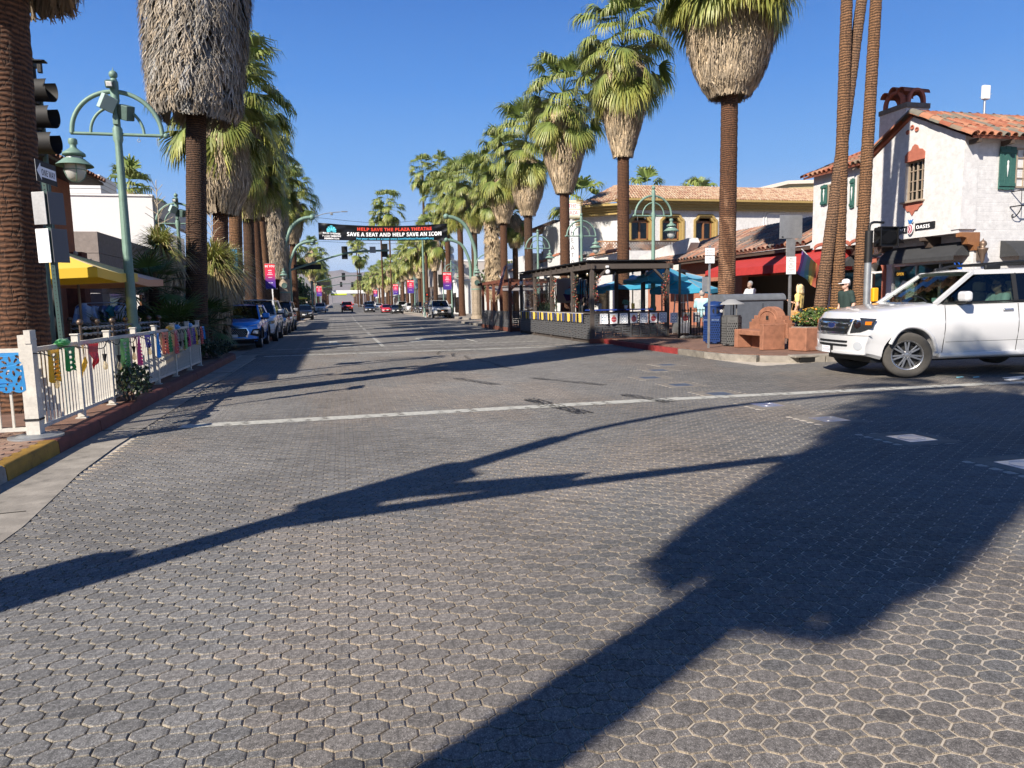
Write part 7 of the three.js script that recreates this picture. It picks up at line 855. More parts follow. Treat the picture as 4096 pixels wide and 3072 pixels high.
// ---------------------------------------------------------------- vehicles
Object.assign(M, {
  tyre: mat(lin(0.03, 0.03, 0.031), 0.85, { bumpMap: fineBump, bumpScale: 0.004 }), tyreDusty: mat(lin(0.085, 0.078, 0.068), 0.9, { map: mottle, bumpMap: fineBump, bumpScale: 0.004 }), rim: mat(lin(0.42, 0.42, 0.42), 0.3, { metalness: 0.9 }), chrome: mat(lin(0.75, 0.75, 0.76), 0.12, { metalness: 1 }), plastic: mat(0x101112, 0.6), carGlass: new THREE.MeshPhysicalMaterial({ color: 0x06080a, roughness: 0.03, ior: 1.5, specularIntensity: 1 }),
  lampLens: new THREE.MeshPhysicalMaterial({ color: 0xcfd4d8, roughness: 0.08, metalness: 0.35, clearcoat: 1 }), lampDarkLens: new THREE.MeshPhysicalMaterial({ color: 0x3a3d40, roughness: 0.1, metalness: 0.4, clearcoat: 1 }), amber: mat(0xc8701a, 0.25), seatCloth: mat(0xa99f90, 0.85), plateM: printMat(signTex(256, 128, '#eeeef0', [['California', 128, 26, 30, '#b02a3a', 'italic', 'serif'], ['7CEV291', 128, 82, 66, '#2b3557', '']])),
});
const paint = {}, carPaint = (r, g, b, metal = 0.15) => paint[[r, g, b]] ??= new THREE.MeshPhysicalMaterial({ color: lin(r, g, b), roughness: 0.38, metalness: metal, clearcoat: 1, clearcoatRoughness: 0.05 });
const csg = new Evaluator(); csg.attributes = ['position', 'normal']; csg.useGroups = false;
function tess(g, L) { g = g.index ? g.toNonIndexed() : g; let T = [], p = g.attributes.position; for (let i = 0; i < p.count; i += 3) T.push([0, 1, 2].map((k) => [p.getX(i + k), p.getY(i + k), p.getZ(i + k)])); const out = [], d = (a, b) => Math.hypot(a[0] - b[0], a[1] - b[1], a[2] - b[2]), m = (a, b) => a.map((q, i) => (q + b[i]) / 2); while (T.length) { const [a, b, c] = T.pop(), e = [d(a, b), d(b, c), d(c, a)], k = e.indexOf(Math.max(...e)); if (e[k] < L) out.push(a, b, c); else { const [u, v, w] = k === 0 ? [a, b, c] : k === 1 ? [b, c, a] : [c, a, b], q = m(u, v); T.push([u, q, w], [q, v, w]); } } const r = new THREE.BufferGeometry(); r.setAttribute('position', new THREE.Float32BufferAttribute(out.flat(), 3)); r.computeVertexNormals(); return r; }
const wheelGeo = {};
function wheel(parent, x, y, z, r, w, side, steer = 0, spokes = 10, tyreM = M.tyre) {
  const g = new THREE.Group(); g.name = 'wheel'; g.position.set(x, y, z); g.rotation.y = steer + (side < 0 ? Math.PI : 0); parent.add(g); const k = [r, w, spokes].join();
  const G = wheelGeo[k] ??= (() => { const R1 = r * 0.64, h = w / 2, turnX = (q) => q.rotateX(Math.PI / 2); const ty = turnX(lathe([[R1, -h * 0.8], [r * 0.82, -h], [r * 0.95, -h * 0.92], [r, -h * 0.7], [r * 1.0, -0.055], [r * 0.988, -0.05], [r, -0.045], [r, -0.01], [r * 0.988, 0], [r, 0.01], [r, 0.045], [r * 0.988, 0.05], [r, 0.055], [r, h * 0.7], [r * 0.95, h * 0.92], [r * 0.82, h], [R1, h * 0.8]], 40));
    const rm = [turnX(lathe([[R1 * 0.98, -h * 0.6], [R1 * 0.86, -h * 0.2], [R1 * 0.9, h * 0.66], [R1 * 1.02, h * 0.84], [R1 * 1.02, h * 0.7]], 36)), turnX(lathe([[0, h * 0.62], [0.05, h * 0.62], [r * 0.2, h * 0.52], [r * 0.22, h * 0.3], [0, h * 0.3]], 20))]; for (let i = 0; i < spokes; i++) { const a = i / spokes * 6.2832, o = spokes > 8 ? (i % 2 ? 0.09 : -0.09) : 0; rm.push(place(box(R1 * 0.78, r * 0.07, h * 0.2, R1 * 0.55, 0, 0), 0, 0, h * 0.52, 0, 0, a + o), place(box(R1 * 0.78, r * 0.03, h * 0.12, R1 * 0.55, 0, 0), 0, 0, h * 0.6, 0, 0, a + o)); } return { ty: done([ty]), rm: done(rm), bk: done([turnX(cyl(R1 * 0.9, R1 * 0.9, 0.02, 0, 0, 0, 24)).translate(0, 0, -h * 0.1)]), nuts: done([0, 1, 2, 3, 4, 5].map((i) => turnX(cyl(r * 0.022, r * 0.022, 0.03, 0, 0, 0, 6)).translate(r * 0.13 * Math.cos(i * 1.047), r * 0.13 * Math.sin(i * 1.047), h * 0.58))) }; })();
  obj('tyre', G.ty, tyreM, g); obj('rim', G.rm, M.rim, g); obj('brake_disc', G.bk, M.plastic, g); obj('wheel_nuts', G.nuts, M.chrome, g); return g;
}
const KINDS = {
  fullsuv: { L: 5.23, W: 2.0, H: 1.92, fo: 0.93, wb: 3.02, r: 0.405, gc: 0.31, nose: 1.16, cowl: 1.3, belt: 1.3, ws0: 1.42, ws1: 2.22, re: 5.0, tail: 5.14, bow: 0.22, mid: [2.95, 4.0] },
  suv: { L: 4.9, W: 1.96, H: 1.82, fo: 0.88, wb: 2.9, r: 0.38, gc: 0.28, nose: 1.03, cowl: 1.15, belt: 1.16, ws0: 1.3, ws1: 2.05, re: 4.45, tail: 4.8, bow: 0.3, mid: [2.7, 3.65] },
  crossover: { L: 4.3, W: 1.82, H: 1.6, fo: 0.84, wb: 2.62, r: 0.34, gc: 0.22, nose: 0.93, cowl: 1.04, belt: 1.05, ws0: 1.15, ws1: 1.95, re: 3.75, tail: 4.2, bow: 0.32, mid: [2.5, 3.35] },
  sedan: { L: 4.7, W: 1.82, H: 1.42, fo: 0.9, wb: 2.72, r: 0.32, gc: 0.17, nose: 0.74, cowl: 0.93, belt: 0.94, ws0: 1.25, ws1: 2.1, re: 3.35, tail: 4.15, bow: 0.34, mid: [2.6, 3.4] },
  pickup: { L: 5.6, W: 2.04, H: 1.95, fo: 0.95, wb: 3.6, r: 0.42, gc: 0.4, nose: 1.2, cowl: 1.32, belt: 1.33, ws0: 1.55, ws1: 2.15, re: 3.5, tail: 3.75, bow: 0.18, mid: [2.8, 3.4], bed: 1 },
};
const bodyCache = {};
function shape(kind) {
  const K = KINDS[kind], hw = K.W / 2, wAt = (x) => hw * (0.93 + 0.07 * smooth(0, 0.55, x)) * (0.94 + 0.06 * smooth(0, 0.4, K.L - x)), yT = (x) => x < 0.08 ? lerp(K.nose - 0.13, K.nose - 0.02, x / 0.08) : x < K.ws0 ? lerp(K.nose - 0.02, K.cowl, Math.pow((x - 0.08) / (K.ws0 - 0.08), 0.75)) : kind === 'sedan' && x > K.tail - 0.1 ? lerp(K.belt, K.belt - 0.06, smooth(K.tail - 0.1, K.L, x)) : K.belt - 0.05 * smooth(K.L - 0.1, K.L, x), yB = (x) => K.gc + 0.1 * (1 - smooth(0, 0.5, x)) + 0.12 * (1 - smooth(0, 0.6, K.L - x));
  const side = (x, y) => { const b = yB(x), t = clamp((y - b) / (yT(x) - b)); return wAt(x) * (0.9 + 0.1 * Math.sin(Math.min(1, t * 1.35 + 0.08) * Math.PI / 2) - 0.055 * smooth(0.62, 1, t) - 0.012 * Math.exp(-Math.pow((t - 0.3) / 0.05, 2))); };
  const bow = (x, z) => K.bow * Math.pow(Math.abs(z) / hw, 2.6) * (1 - smooth(0, 0.95, x)) - K.bow * 0.5 * Math.pow(Math.abs(z) / hw, 2.6) * smooth(K.L - 0.5, K.L, x), slant = (x, y) => 0.12 * (1 - smooth(0, 0.25, x)) * Math.max(0, (y - (K.gc + 0.4))) - 0.0;
  return { K, hw, wAt, yT, yB, side, bow, slant, map: (x, y, z) => [x + bow(x, z) + slant(x, y), y, z] };
}
function bodyGeo(kind) {
  if (bodyCache[kind]) return bodyCache[kind]; const S = shape(kind), { K } = S, b = new Bag(), xs = [0, 0.03, 0.08, 0.16, 0.28, 0.42, 0.6, 0.8, 1.0, K.ws0 - 0.02, K.ws0 + 0.06]; for (let x = K.ws0 + 0.3; x < K.L - 0.35; x += 0.28) xs.push(x); xs.push(K.L - 0.25, K.L - 0.1, K.L - 0.03, K.L);
  const sec = (x) => { const y0 = S.yB(x), y1 = S.yT(x), o = []; for (const t of [0, 0.06, 0.16, 0.28, 0.34, 0.42, 0.55, 0.68, 0.8, 0.9, 0.96]) { const y = lerp(y0, y1, t); o.push([S.side(x, y) * (t === 0 ? 0.94 : 1), y]); } const w = S.side(x, y1); const hood = x < K.ws0 ? 0.045 : 0.01; for (const k of [0.95, 0.84, 0.66, 0.45, 0.22, 0]) o.push([w * k, y1 + hood * (1 - k * k) - 0.012 * (k > 0.9) + (hood > 0.02 && k === 0.66 ? 0.016 : 0)]); return o; };
  const full = (x) => { const s = sec(x), L = s.map(([z, y]) => S.map(x, y, z)), Rr = s.slice(0, -1).reverse().map(([z, y]) => S.map(x, y, -z)); return L.concat(Rr); };
  const rows = xs.map(full), n = rows[0].length;
  for (let i = 0; i < rows.length - 1; i++) for (let j = 0; j < n; j++) { const k = (j + 1) % n; b.quad(rows[i][j], rows[i][k], rows[i + 1][k], rows[i + 1][j]); }
  for (const [row, x, f] of [[rows[0], 0, 1], [rows[rows.length - 1], K.L, -1]]) { const s = sec(x); for (let j = 0; j < s.length - 1; j++) for (let m = 0; m < 8; m++) { const P = (k, u) => S.map(x, s[k][1], s[k][0] * u), u0 = 1 - m / 4, u1 = 1 - (m + 1) / 4; const q = [P(j, u0), P(j, u1), P(j + 1, u1), P(j + 1, u0)]; if (f < 0) q.reverse(); b.quad(...q); } }
  let g = b.geo(); g.deleteAttribute('color'); g.deleteAttribute('uv'); g = mergeVertices(g, 1e-4); g.computeVertexNormals(); g.computeBoundingBox();
  // make sure faces look outwards
  { const p = g.attributes.position, ix = g.index.array; let vol = 0; const A = V(0, 0, 0), B = V(0, 0, 0), C = V(0, 0, 0); for (let i = 0; i < ix.length; i += 3) { A.fromBufferAttribute(p, ix[i]); B.fromBufferAttribute(p, ix[i + 1]); C.fromBufferAttribute(p, ix[i + 2]); vol += A.dot(B.cross(C)); } if (vol < 0) { for (let i = 0; i < ix.length; i += 3) [ix[i + 1], ix[i + 2]] = [ix[i + 2], ix[i + 1]]; g.computeVertexNormals(); } }
  let br = new Brush(g); br.updateMatrixWorld(); for (const x of [K.fo, K.fo + K.wb]) for (const s of [-1, 1]) { const c = new Brush(cyl(K.r * 1.17, K.r * 1.17, 0.56, x, K.r * 1.02, s * (S.hw - 0.12), 36, Math.PI / 2)); c.updateMatrixWorld(); br = csg.evaluate(br, c, SUBTRACTION); br.updateMatrixWorld(); }
  let o = br.geometry; o = o.index ? o.toNonIndexed() : o; const u = new THREE.BufferGeometry(); u.setAttribute('position', o.attributes.position); u.computeVertexNormals(); return (bodyCache[kind] = done([toCreasedNormals(mergeVertices(u, 1e-4), R(32))]));
}
function car(label, kind, p, turn, pm, group, o = {}) {
  const S = shape(kind), { K, hw } = S, t = thing(o.name ?? 'parked_car', label, o.cat ?? 'car', p, turn, group), hero = o.hero;
  obj('body', bodyGeo(kind), pm, t);
  const wb = hw * 0.9, wr = hw * 0.73, yb = K.belt, yr = K.H - 0.05, Q = (x, k, s) => [x, lerp(yb, yr, k), s * lerp(wb, wr, k)];
  // glass: windscreen, rear, sides; posts and roof in body colour
  const bagGlass = (q, cur = 0) => { const b = new Bag(), N = 8, at = (u, v) => { const a = [0, 1, 2].map((i) => lerp(q[0][i], q[1][i], u)), c = [0, 1, 2].map((i) => lerp(q[3][i], q[2][i], u)); return a.map((m, i) => lerp(m, c[i], v) - (i === 0 ? cur * 4 * u * (1 - u) : 0)); }; for (let i = 0; i < N; i++) for (let j = 0; j < 4; j++) b.quad(at(i / N, j / 4), at((i + 1) / N, j / 4), at((i + 1) / N, (j + 1) / 4), at(i / N, (j + 1) / 4)); return b.geo(); };
  const front = hero ? o.glass : M.carGlass, i = 0.02;
  obj('windscreen', bagGlass([Q(K.ws0 + 0.02, 0.0, 1), Q(K.ws0 + 0.02, 0.0, -1), Q(K.ws1, 0.96, -1), Q(K.ws1, 0.96, 1)].map(([x, y, z]) => [x, y, z * 0.96]), 0.14), front, t);
  obj('rear_window', bagGlass([Q(K.tail, 0.1, 1), Q(K.tail, 0.1, -1), Q(K.re, 0.95, -1), Q(K.re, 0.95, 1)].map(([x, y, z]) => [x - 0.02, y, z * 0.96]), -0.06), M.carGlass, t);
  const cuts = [K.ws0 + 0.12, ...K.mid, K.tail - 0.06], top = [K.ws1 + 0.06, ...K.mid.map((m) => m + 0.03), K.re - 0.02];
  for (const s of [-1, 1]) { for (let k = 0; k < 3; k++) { if (K.bed && k > 1) break; const g = 0.035; obj('side_window', bagGlass([Q(cuts[k] + g, 0.03, s), Q(cuts[k + 1] - g, 0.03, s), Q(top[k + 1] - g, 0.9, s), Q(top[k] + g, 0.9, s)]), hero && k === 0 ? o.glass : M.carGlass, t); }
    const posts = [bar(Q(K.ws0, 0, s), Q(K.ws1, 0.97, s), 0.07, 0.06), bar(Q(K.tail, 0, s), Q(K.re, 0.97, s), 0.12, 0.09), bar(Q(K.ws1, 0.96, s), Q(K.re, 0.96, s), 0.06, 0.08)]; obj('roof_post', posts, pm, t); obj('window_post', K.mid.map((m) => bar(Q(m, 0, s), Q(m + 0.03, 0.93, s), 0.075, 0.03)), hero || o.dark ? M.plastic : pm, t); }
  const rb = new Bag(), rx = [K.ws1 - 0.07, K.ws1 + 0.1, lerp(K.ws1, K.re, 0.35), lerp(K.ws1, K.re, 0.7), K.re - 0.05, K.re + 0.1], rp = (x, u) => { const e = Math.min(1, Math.min(x - rx[0], rx[5] - x) / 0.15 + 0.25); return [x - 0.1 * (1 - u * u) * (x < K.ws1 + 0.05 ? 1 : 0), yr - 0.015 + 0.065 * Math.pow(1 - Math.pow(Math.abs(u), 3), 0.8) * e, u * (wr + 0.012)]; }; for (let a = 0; a < 5; a++) for (let k = 0; k < 12; k++) rb.quad(rp(rx[a], -1 + k / 6), rp(rx[a], -1 + (k + 1) / 6), rp(rx[a + 1], -1 + (k + 1) / 6), rp(rx[a + 1], -1 + k / 6)); obj('roof', rb.geo(R(40)), o.roof ?? pm, t);
  if (!hero) obj('cabin_floor', [box(K.re - K.ws1 + 0.6, 0.05, hw * 1.5, (K.ws1 + K.re) / 2, yb - 0.1, 0)], M.plastic, t);
  obj('underbody', [box(K.L - 0.7, 0.16, K.W - 0.5, K.L / 2, K.gc + 0.04, 0), ...[K.fo, K.fo + K.wb].map((x) => box(K.r * 2, 0.5, K.W - 0.75, x, K.r + 0.1, 0))], M.plastic, t);
  if (K.bed) obj('cargo_bed', [box(K.L - K.tail - 0.2, 0.3, K.W * 0.8, (K.L + K.tail) / 2, K.belt + 0.0, 0)], M.plastic, t);
  for (const s of [-1, 1]) { wheel(t, K.fo, K.r, s * (hw - 0.13), K.r, o.tw ?? 0.24, s, o.steer ?? 0, o.spokes ?? 10, o.tyre); wheel(t, K.fo + K.wb, K.r, s * (hw - 0.13), K.r, o.tw ?? 0.24, s, 0, o.spokes ?? 10, o.tyre);
    const mi = new THREE.Group(); mi.name = 'mirror'; mi.position.set(K.ws0 + 0.42, K.belt + 0.08, s * (hw + 0.1)); t.add(mi); obj('mirror_shell', [rbox(0.14, 0.19, 0.27, 0.06, 0, 0.04, 0)], o.mirror ?? pm, mi); obj('mirror_arm', [rbox(0.14, 0.07, 0.3, 0.03, 0.02, -0.06, -s * 0.06)], M.plastic, mi);
    const sw = (x, y) => [x, y, s * (S.side(x, y) + 0.001)], seam = (x, y0, y1, tilt = 0) => tube([0, 0.25, 0.5, 0.75, 1].map((k) => sw(x + tilt * k, lerp(y0, y1, k))), 0.007, 12, 4); const y0 = K.gc + 0.12, y1 = K.belt - 0.03;
    obj('door_seam', [seam(K.ws0 + 0.14, y0, y1, 0.02), seam(K.mid[0], y0, y1, 0), seam(K.mid[1] - 0.1, y0 + 0.3, y1, 0.1)], M.plastic, t); for (const x of [K.mid[0] - 0.2, K.mid[1] - 0.15]) obj('door_handle', [rbox(0.2, 0.045, 0.05, 0.02, x, K.belt - 0.14, s * (S.side(x, K.belt - 0.14) + 0.012))], o.handle ?? pm, t); }
  // pieces that lie on the curved nose: outline in (z, y)
  const onNose = (name, pts, m, out = 0.008, both = false, parent = t) => { for (const s of both ? [1, -1] : [1]) { const g = tess(prism(poly(pts), 0.03), 0.13), q = g.attributes.position; for (let k = 0; k < q.count; k++) { const z = q.getX(k) * s, y = q.getY(k), [X] = S.map(0, y, z), up = Math.max(0, y - (K.nose - 0.13)) * 0.7; q.setXYZ(k, X + up - out + 0.03 - q.getZ(k), y, z); } g.computeVertexNormals(); obj(name, [toCreasedNormals(g, 0.6)], m, parent); } };
  o.face?.(onNose, t, K, S); return { t, S, K, onNose };
}
const rr = (z0, y0, z1, y1, r = 0.03) => [[z0 + r, y0], [z1 - r, y0], [z1, y0 + r], [z1, y1 - r], [z1 - r, y1], [z0 + r, y1], [z0, y1 - r], [z0, y0 + r]];
const plain = (lampM = M.lampLens, o = {}) => (N, t, K) => { const n = K.nose, hw = K.W / 2; N('grille', [[-hw * 0.46, n - 0.36], [hw * 0.46, n - 0.36], [hw * 0.5, n - 0.17], [-hw * 0.5, n - 0.17]], M.plastic); N('headlight', [[hw * 0.54, n - 0.3], [hw * 0.92, n - 0.24], [hw * 0.94, n - 0.12], [hw * 0.54, n - 0.17]], lampM, 0.012, true); N('lower_grille', rr(-hw * 0.6, K.gc + 0.16, hw * 0.6, K.gc + 0.29), M.plastic); N('number_plate', rr(-0.16, K.gc + 0.3, 0.16, K.gc + 0.42, 0.01), M.signWhite, 0.02); N('fog_light', rr(hw * 0.68, K.gc + 0.2, hw * 0.86, K.gc + 0.28), M.lampLens, 0.012, true); if (o.chrome) N('grille_bar', rr(-hw * 0.45, n - 0.28, hw * 0.45, n - 0.25, 0.01), M.chrome, 0.02); };
{
  const WHITE = carPaint(0.56, 0.56, 0.555, 0), F = Math.PI / 2;   // turn F: nose towards us
  // ---- the big white SUV turning in from the right
  const glass = new THREE.MeshPhysicalMaterial({ color: 0x9fb0a8, roughness: 0.01, transmission: 1, thickness: 0, ior: 1.5 });
  const face = (N, t, K) => {
    const N0 = N; N = (a, pts, ...q) => N0(a, pts.map(([z, y]) => [z, y + (y > 0.66 ? 0.075 : 0.03)]), ...q); N('grille_surround', [[-0.5, 0.72], [0.5, 0.72], [0.6, 1.02], [-0.6, 1.02]], M.chrome, 0.02); for (const [y0, y1] of [[0.755, 0.815], [0.85, 0.9], [0.94, 0.995]]) N('grille_slot', [[-0.44 - (y0 - 0.72) * 0.3, y0], [0.44 + (y0 - 0.72) * 0.3, y0], [0.46 + (y1 - 0.72) * 0.3, y1], [-0.46 - (y1 - 0.72) * 0.3, y1]], M.plastic, 0.026); const ov = (a, b, y) => Array.from({ length: 20 }, (_, i) => [a * Math.cos(i * 0.314), y + b * Math.sin(i * 0.314)]); N('badge', ov(0.14, 0.062, 0.87), M.chrome, 0.034); N('badge', ov(0.12, 0.048, 0.87), mat(0x14275a, 0.3), 0.038);
    N('headlight', [[0.56, 0.74], [0.78, 0.76], [0.97, 0.83], [0.985, 1.0], [0.62, 1.02]], M.lampDarkLens, 0.014, true); N('headlight_reflector', ov(0.075, 0.075, 0.0).map(([a, b]) => [0.71 + a, 0.9 + b]), M.chrome, 0.018, true); N('turn_light', [[0.86, 0.89], [0.965, 0.89], [0.965, 0.95], [0.86, 0.95]], M.amber, 0.02, true);
    N('bumper_slot', rr(-0.5, 0.53, 0.5, 0.57, 0.015), M.plastic, 0.006); N('bumper_slot', rr(-0.5, 0.6, 0.5, 0.64, 0.015), M.plastic, 0.006); N('fog_light', ov(0.09, 0.075, 0.0).map(([a, b]) => [0.74 + a, 0.55 + b]), M.lampLens, 0.006, true); N('bumper_lip', [[-0.9, 0.4], [0.9, 0.4], [0.92, 0.44], [-0.92, 0.44]], WHITE, 0.03); N('number_plate_frame', rr(-0.3, 0.385, 0.06, 0.53, 0.01), M.black, 0.03);
    const pl = plate('number_plate', t, 0.3, 0.13, M.plateM, -0.04, 0.49, -0.12, -F); N('bumper_seam', [[-0.97, 0.69], [0.97, 0.69], [0.97, 0.696], [-0.97, 0.696]], M.plastic, 0.003);
  };
  const { t, S, K } = car('white full size SUV turning in from the side street at the right', 'fullsuv', [9.18, 0.0, -11.76], R(-10), WHITE, null, { name: 'white_suv', hero: true, glass, face, steer: R(-20), tw: 0.27, spokes: 14, tyre: M.tyreDusty, handle: M.chrome });
  t.rotation.z = 0.012;
  // wheel arch lips, running board, roof rails, wipers
  for (const s of [-1, 1]) { for (const x of [K.fo, K.fo + K.wb]) { const a = []; for (let i = 0; i <= 22; i++) { const an = lerp(0.1, Math.PI - (x === K.fo ? 0.42 : 0.1), i / 22), px = x + Math.cos(an) * K.r * 1.24, py = K.r * 1.02 + Math.sin(an) * K.r * 1.24; a.push([px + S.bow(px, 0.97 * s), py, s * (S.side(px, py) + 0.006)]); } const q = obj('wheel_arch', [tube(a, 0.035, 44, 8)], WHITE, t); } obj('running_board', [rbox(2.0, 0.09, 0.2, 0.04, 2.45, 0.38, s * 0.93)], WHITE, t); obj('roof_rail', [tube([[2.5, 1.9, s * 0.7], [2.75, 1.99, s * 0.7], [3.6, 2.01, s * 0.7], [4.7, 1.99, s * 0.7], [4.9, 1.92, s * 0.7]], 0.028, 30, 8), rbox(0.3, 0.09, 0.07, 0.03, 2.62, 1.93, s * 0.7), rbox(0.3, 0.09, 0.07, 0.03, 4.75, 1.93, s * 0.7)], M.plastic, t); obj('window_trim', [bar([1.55, K.belt + 0.015, s * 0.915], [5.05, K.belt + 0.015, s * 0.915], 0.05, 0.03)], M.plastic, t); obj('body_moulding', [tube([1.6, 2.4, 3.2, 3.9].map((x) => [x, 0.62, s * (S.side(x, 0.62) + 0.002)]), 0.008, 20, 5)], M.greyPaint, t); }
  obj('roof_crossbar', [rod([3.2, 2.02, -0.7], [3.2, 2.02, 0.7], 0.025), rod([4.3, 2.02, -0.7], [4.3, 2.02, 0.7], 0.025)], M.plastic, t);
  obj('wiper', [tube([[1.38, 1.33, 0.25], [1.46, 1.4, -0.1], [1.52, 1.46, -0.5]], 0.012, 12, 5), tube([[1.38, 1.33, 0.75], [1.46, 1.4, 0.5], [1.52, 1.46, 0.12]], 0.012, 12, 5)], M.plastic, t); obj('cowl', [rbox(0.2, 0.03, 1.6, 0.01, 1.42, 1.27, 0)], M.plastic, t);
  // interior
  obj('dashboard', [rbox(0.55, 0.16, 1.6, 0.05, 1.95, 1.22, 0)], M.plastic, t); obj('cabin_floor', [box(3.3, 0.05, 1.7, 3.4, 0.7, 0), box(0.05, 1.0, 1.6, 4.9, 1.2, 0), box(3.4, 0.4, 0.04, 3.4, 1.0, -0.86), box(3.4, 0.4, 0.04, 3.4, 1.0, 0.86)], M.inside, t); obj('steering_wheel', [place(new THREE.TorusGeometry(0.19, 0.018, 8, 24), 2.25, 1.22, 0.42, 0, Math.PI / 2 - 0.0, 0)], M.plastic, t);
  for (const [x, z] of [[2.95, 0.42], [2.95, -0.42], [3.85, 0.42], [3.85, -0.42]]) { obj('seat', [rbox(0.2, 0.72, 0.5, 0.08, x + 0.18, 1.12, z, 0, 0, -0.18), rbox(0.55, 0.18, 0.52, 0.07, x - 0.1, 0.82, z), rbox(0.12, 0.2, 0.28, 0.05, x + 0.28, 1.58, z)], M.seatCloth, t); }
  obj('rear_mirror', [rbox(0.05, 0.09, 0.26, 0.03, 2.02, 1.66, 0)], M.plastic, t); obj('window_sticker', [box(0.004, 0.07, 0.14, 1.6, 1.37, 0.62)], mat(0xbfe3dd, 0.6), t);
  // ---- parked cars on the left, noses towards us
  const kona = (N, t, K) => {
    N('grille', [[-0.44, 0.44], [0.44, 0.44], [0.52, 0.62], [0.46, 0.72], [-0.46, 0.72], [-0.52, 0.62]], M.plastic, 0.012); const mesh = []; for (let r = 0; r < 6; r++) for (let k = 0; k < 15; k++) { const z = -0.42 + k * 0.06 + (r % 2) * 0.03, y = 0.475 + r * 0.042; if (Math.abs(z) < 0.44) mesh.push([z, y]); } for (const [z, y] of mesh) N('grille_mesh', [[z - 0.022, y], [z, y - 0.014], [z + 0.022, y], [z, y + 0.014]], M.greyPaint, 0.018);
    N('grille_trim', [[-0.54, 0.6], [-0.47, 0.41], [-0.43, 0.43], [-0.5, 0.61], [-0.45, 0.73], [0.45, 0.73], [0.5, 0.61], [0.43, 0.43], [0.47, 0.41], [0.54, 0.6], [0.47, 0.755], [-0.47, 0.755]], M.chrome, 0.016); N('running_light', [[0.46, 0.79], [0.84, 0.86], [0.86, 0.9], [0.6, 0.84]], M.lampLens, 0.016, true); N('headlight_surround', [[0.56, 0.5], [0.84, 0.42], [0.9, 0.5], [0.88, 0.72], [0.66, 0.7]], M.plastic, 0.01, true); N('headlight', [[0.64, 0.56], [0.82, 0.53], [0.84, 0.65], [0.69, 0.65]], M.lampLens, 0.018, true); N('lower_trim', [[-0.86, 0.3], [0.86, 0.3], [0.8, 0.36], [-0.8, 0.36]], M.plastic, 0.012); N('skid_plate', rr(-0.4, 0.35, 0.4, 0.4, 0.02), M.greyPaint, 0.02); N('number_plate', rr(-0.16, 0.43, 0.16, 0.53, 0.01), M.signWhite, 0.03);
  };
  const LG = 'cars parked along the left kerb';
  const kn = car('bright blue small crossover, first of the cars parked at left', 'crossover', [-3.62, 0, -26.9], F, carPaint(0.03, 0.3, 0.85, 0.2), LG, { face: kona, dark: true }).t; for (const s of [-1, 1]) { obj('arch_cladding', [0.84, 3.46].map((x) => tube(Array.from({ length: 14 }, (_, i) => { const a = Math.PI * i / 13; return [x + Math.cos(a) * 0.42, 0.35 + Math.sin(a) * 0.42, s * 0.905]; }), 0.04, 28, 6)), M.plastic, kn); obj('roof_rail', [bar([2.0, 1.62, s * 0.6], [3.7, 1.6, s * 0.6], 0.04)], M.plastic, kn); }
  car('white tall SUV parked right behind the blue crossover', 'suv', [-3.5, 0, -31.6], F, carPaint(0.62, 0.63, 0.64, 0.2), LG, { face: plain(M.lampDarkLens), dark: true, roof: M.greyPaint });
  car('black low sedan parked behind the white SUV at left', 'sedan', [-3.45, 0, -38.2], F, carPaint(0.008, 0.008, 0.01, 0.1), LG, { face: plain() });
  car('silver dark roofed SUV parked behind the black sedan', 'suv', [-3.5, 0, -43.6], F, carPaint(0.3, 0.3, 0.31, 0.4), LG, { face: plain(), roof: M.carGlass, dark: true });
  car('black crossover with silver V grille past the red kerb island', 'crossover', [-3.38, 0, -77.5], F, carPaint(0.012, 0.013, 0.016, 0.2), LG, { face: (N, t, K) => { plain()(N, t, K); N('grille_vee', [[-0.42, 0.8], [-0.36, 0.8], [-0.2, 0.58], [0.2, 0.58], [0.36, 0.8], [0.42, 0.8], [0.24, 0.53], [-0.24, 0.53]], M.chrome, 0.02); } });
  const ex = (l, k, p, m, g, o) => car(l, k, p, F, m, g, { face: plain(M.lampLens, { chrome: 1 }), ...o });
  ex('black and white police style SUV parked far up at left', 'suv', [-2.9, 0.18, -133.6], carPaint(0.75, 0.75, 0.75, 0), LG); ex('black SUV parked beyond the yellow umbrella at left', 'suv', [-5.4, 0.25, -146], carPaint(0.012, 0.013, 0.015, 0.2), LG);
  // ---- traffic coming towards us
  const TG = 'cars driving towards us';
  ex('red pickup truck driving towards us in the left lane', 'pickup', [1.85, 0.18, -131], carPaint(0.68, 0.04, 0.02, 0.1), TG, { name: 'moving_car', cat: 'pickup truck', face: (N, t, K) => { N('grille', rr(-0.66, 0.8, 0.66, 1.14, 0.05), M.plastic, 0.014); N('headlight', rr(0.7, 0.98, 0.97, 1.12), M.lampLens, 0.016, true); N('bumper', rr(-0.95, 0.52, 0.95, 0.72), M.plastic, 0.03); N('number_plate', rr(-0.16, 0.56, 0.16, 0.68, 0.01), M.signWhite, 0.05); } });
  ex('dark grey sedan with bright lamps beside the red pickup', 'sedan', [5.6, 0.14, -126], carPaint(0.02, 0.021, 0.025, 0.2), TG, { name: 'moving_car' }); ex('dark SUV behind the grey sedan in traffic', 'suv', [6.4, 0.28, -148], carPaint(0.02, 0.02, 0.024, 0.2), TG, { name: 'moving_car' }); ex('white van top showing above the far traffic', 'pickup', [8.1, 0.42, -173], carPaint(0.8, 0.8, 0.8, 0), TG, { name: 'moving_car', cat: 'van' }); ex('white sedan in the far traffic', 'sedan', [9.3, 0.35, -162.6], carPaint(0.8, 0.8, 0.8, 0), TG, { name: 'moving_car' });
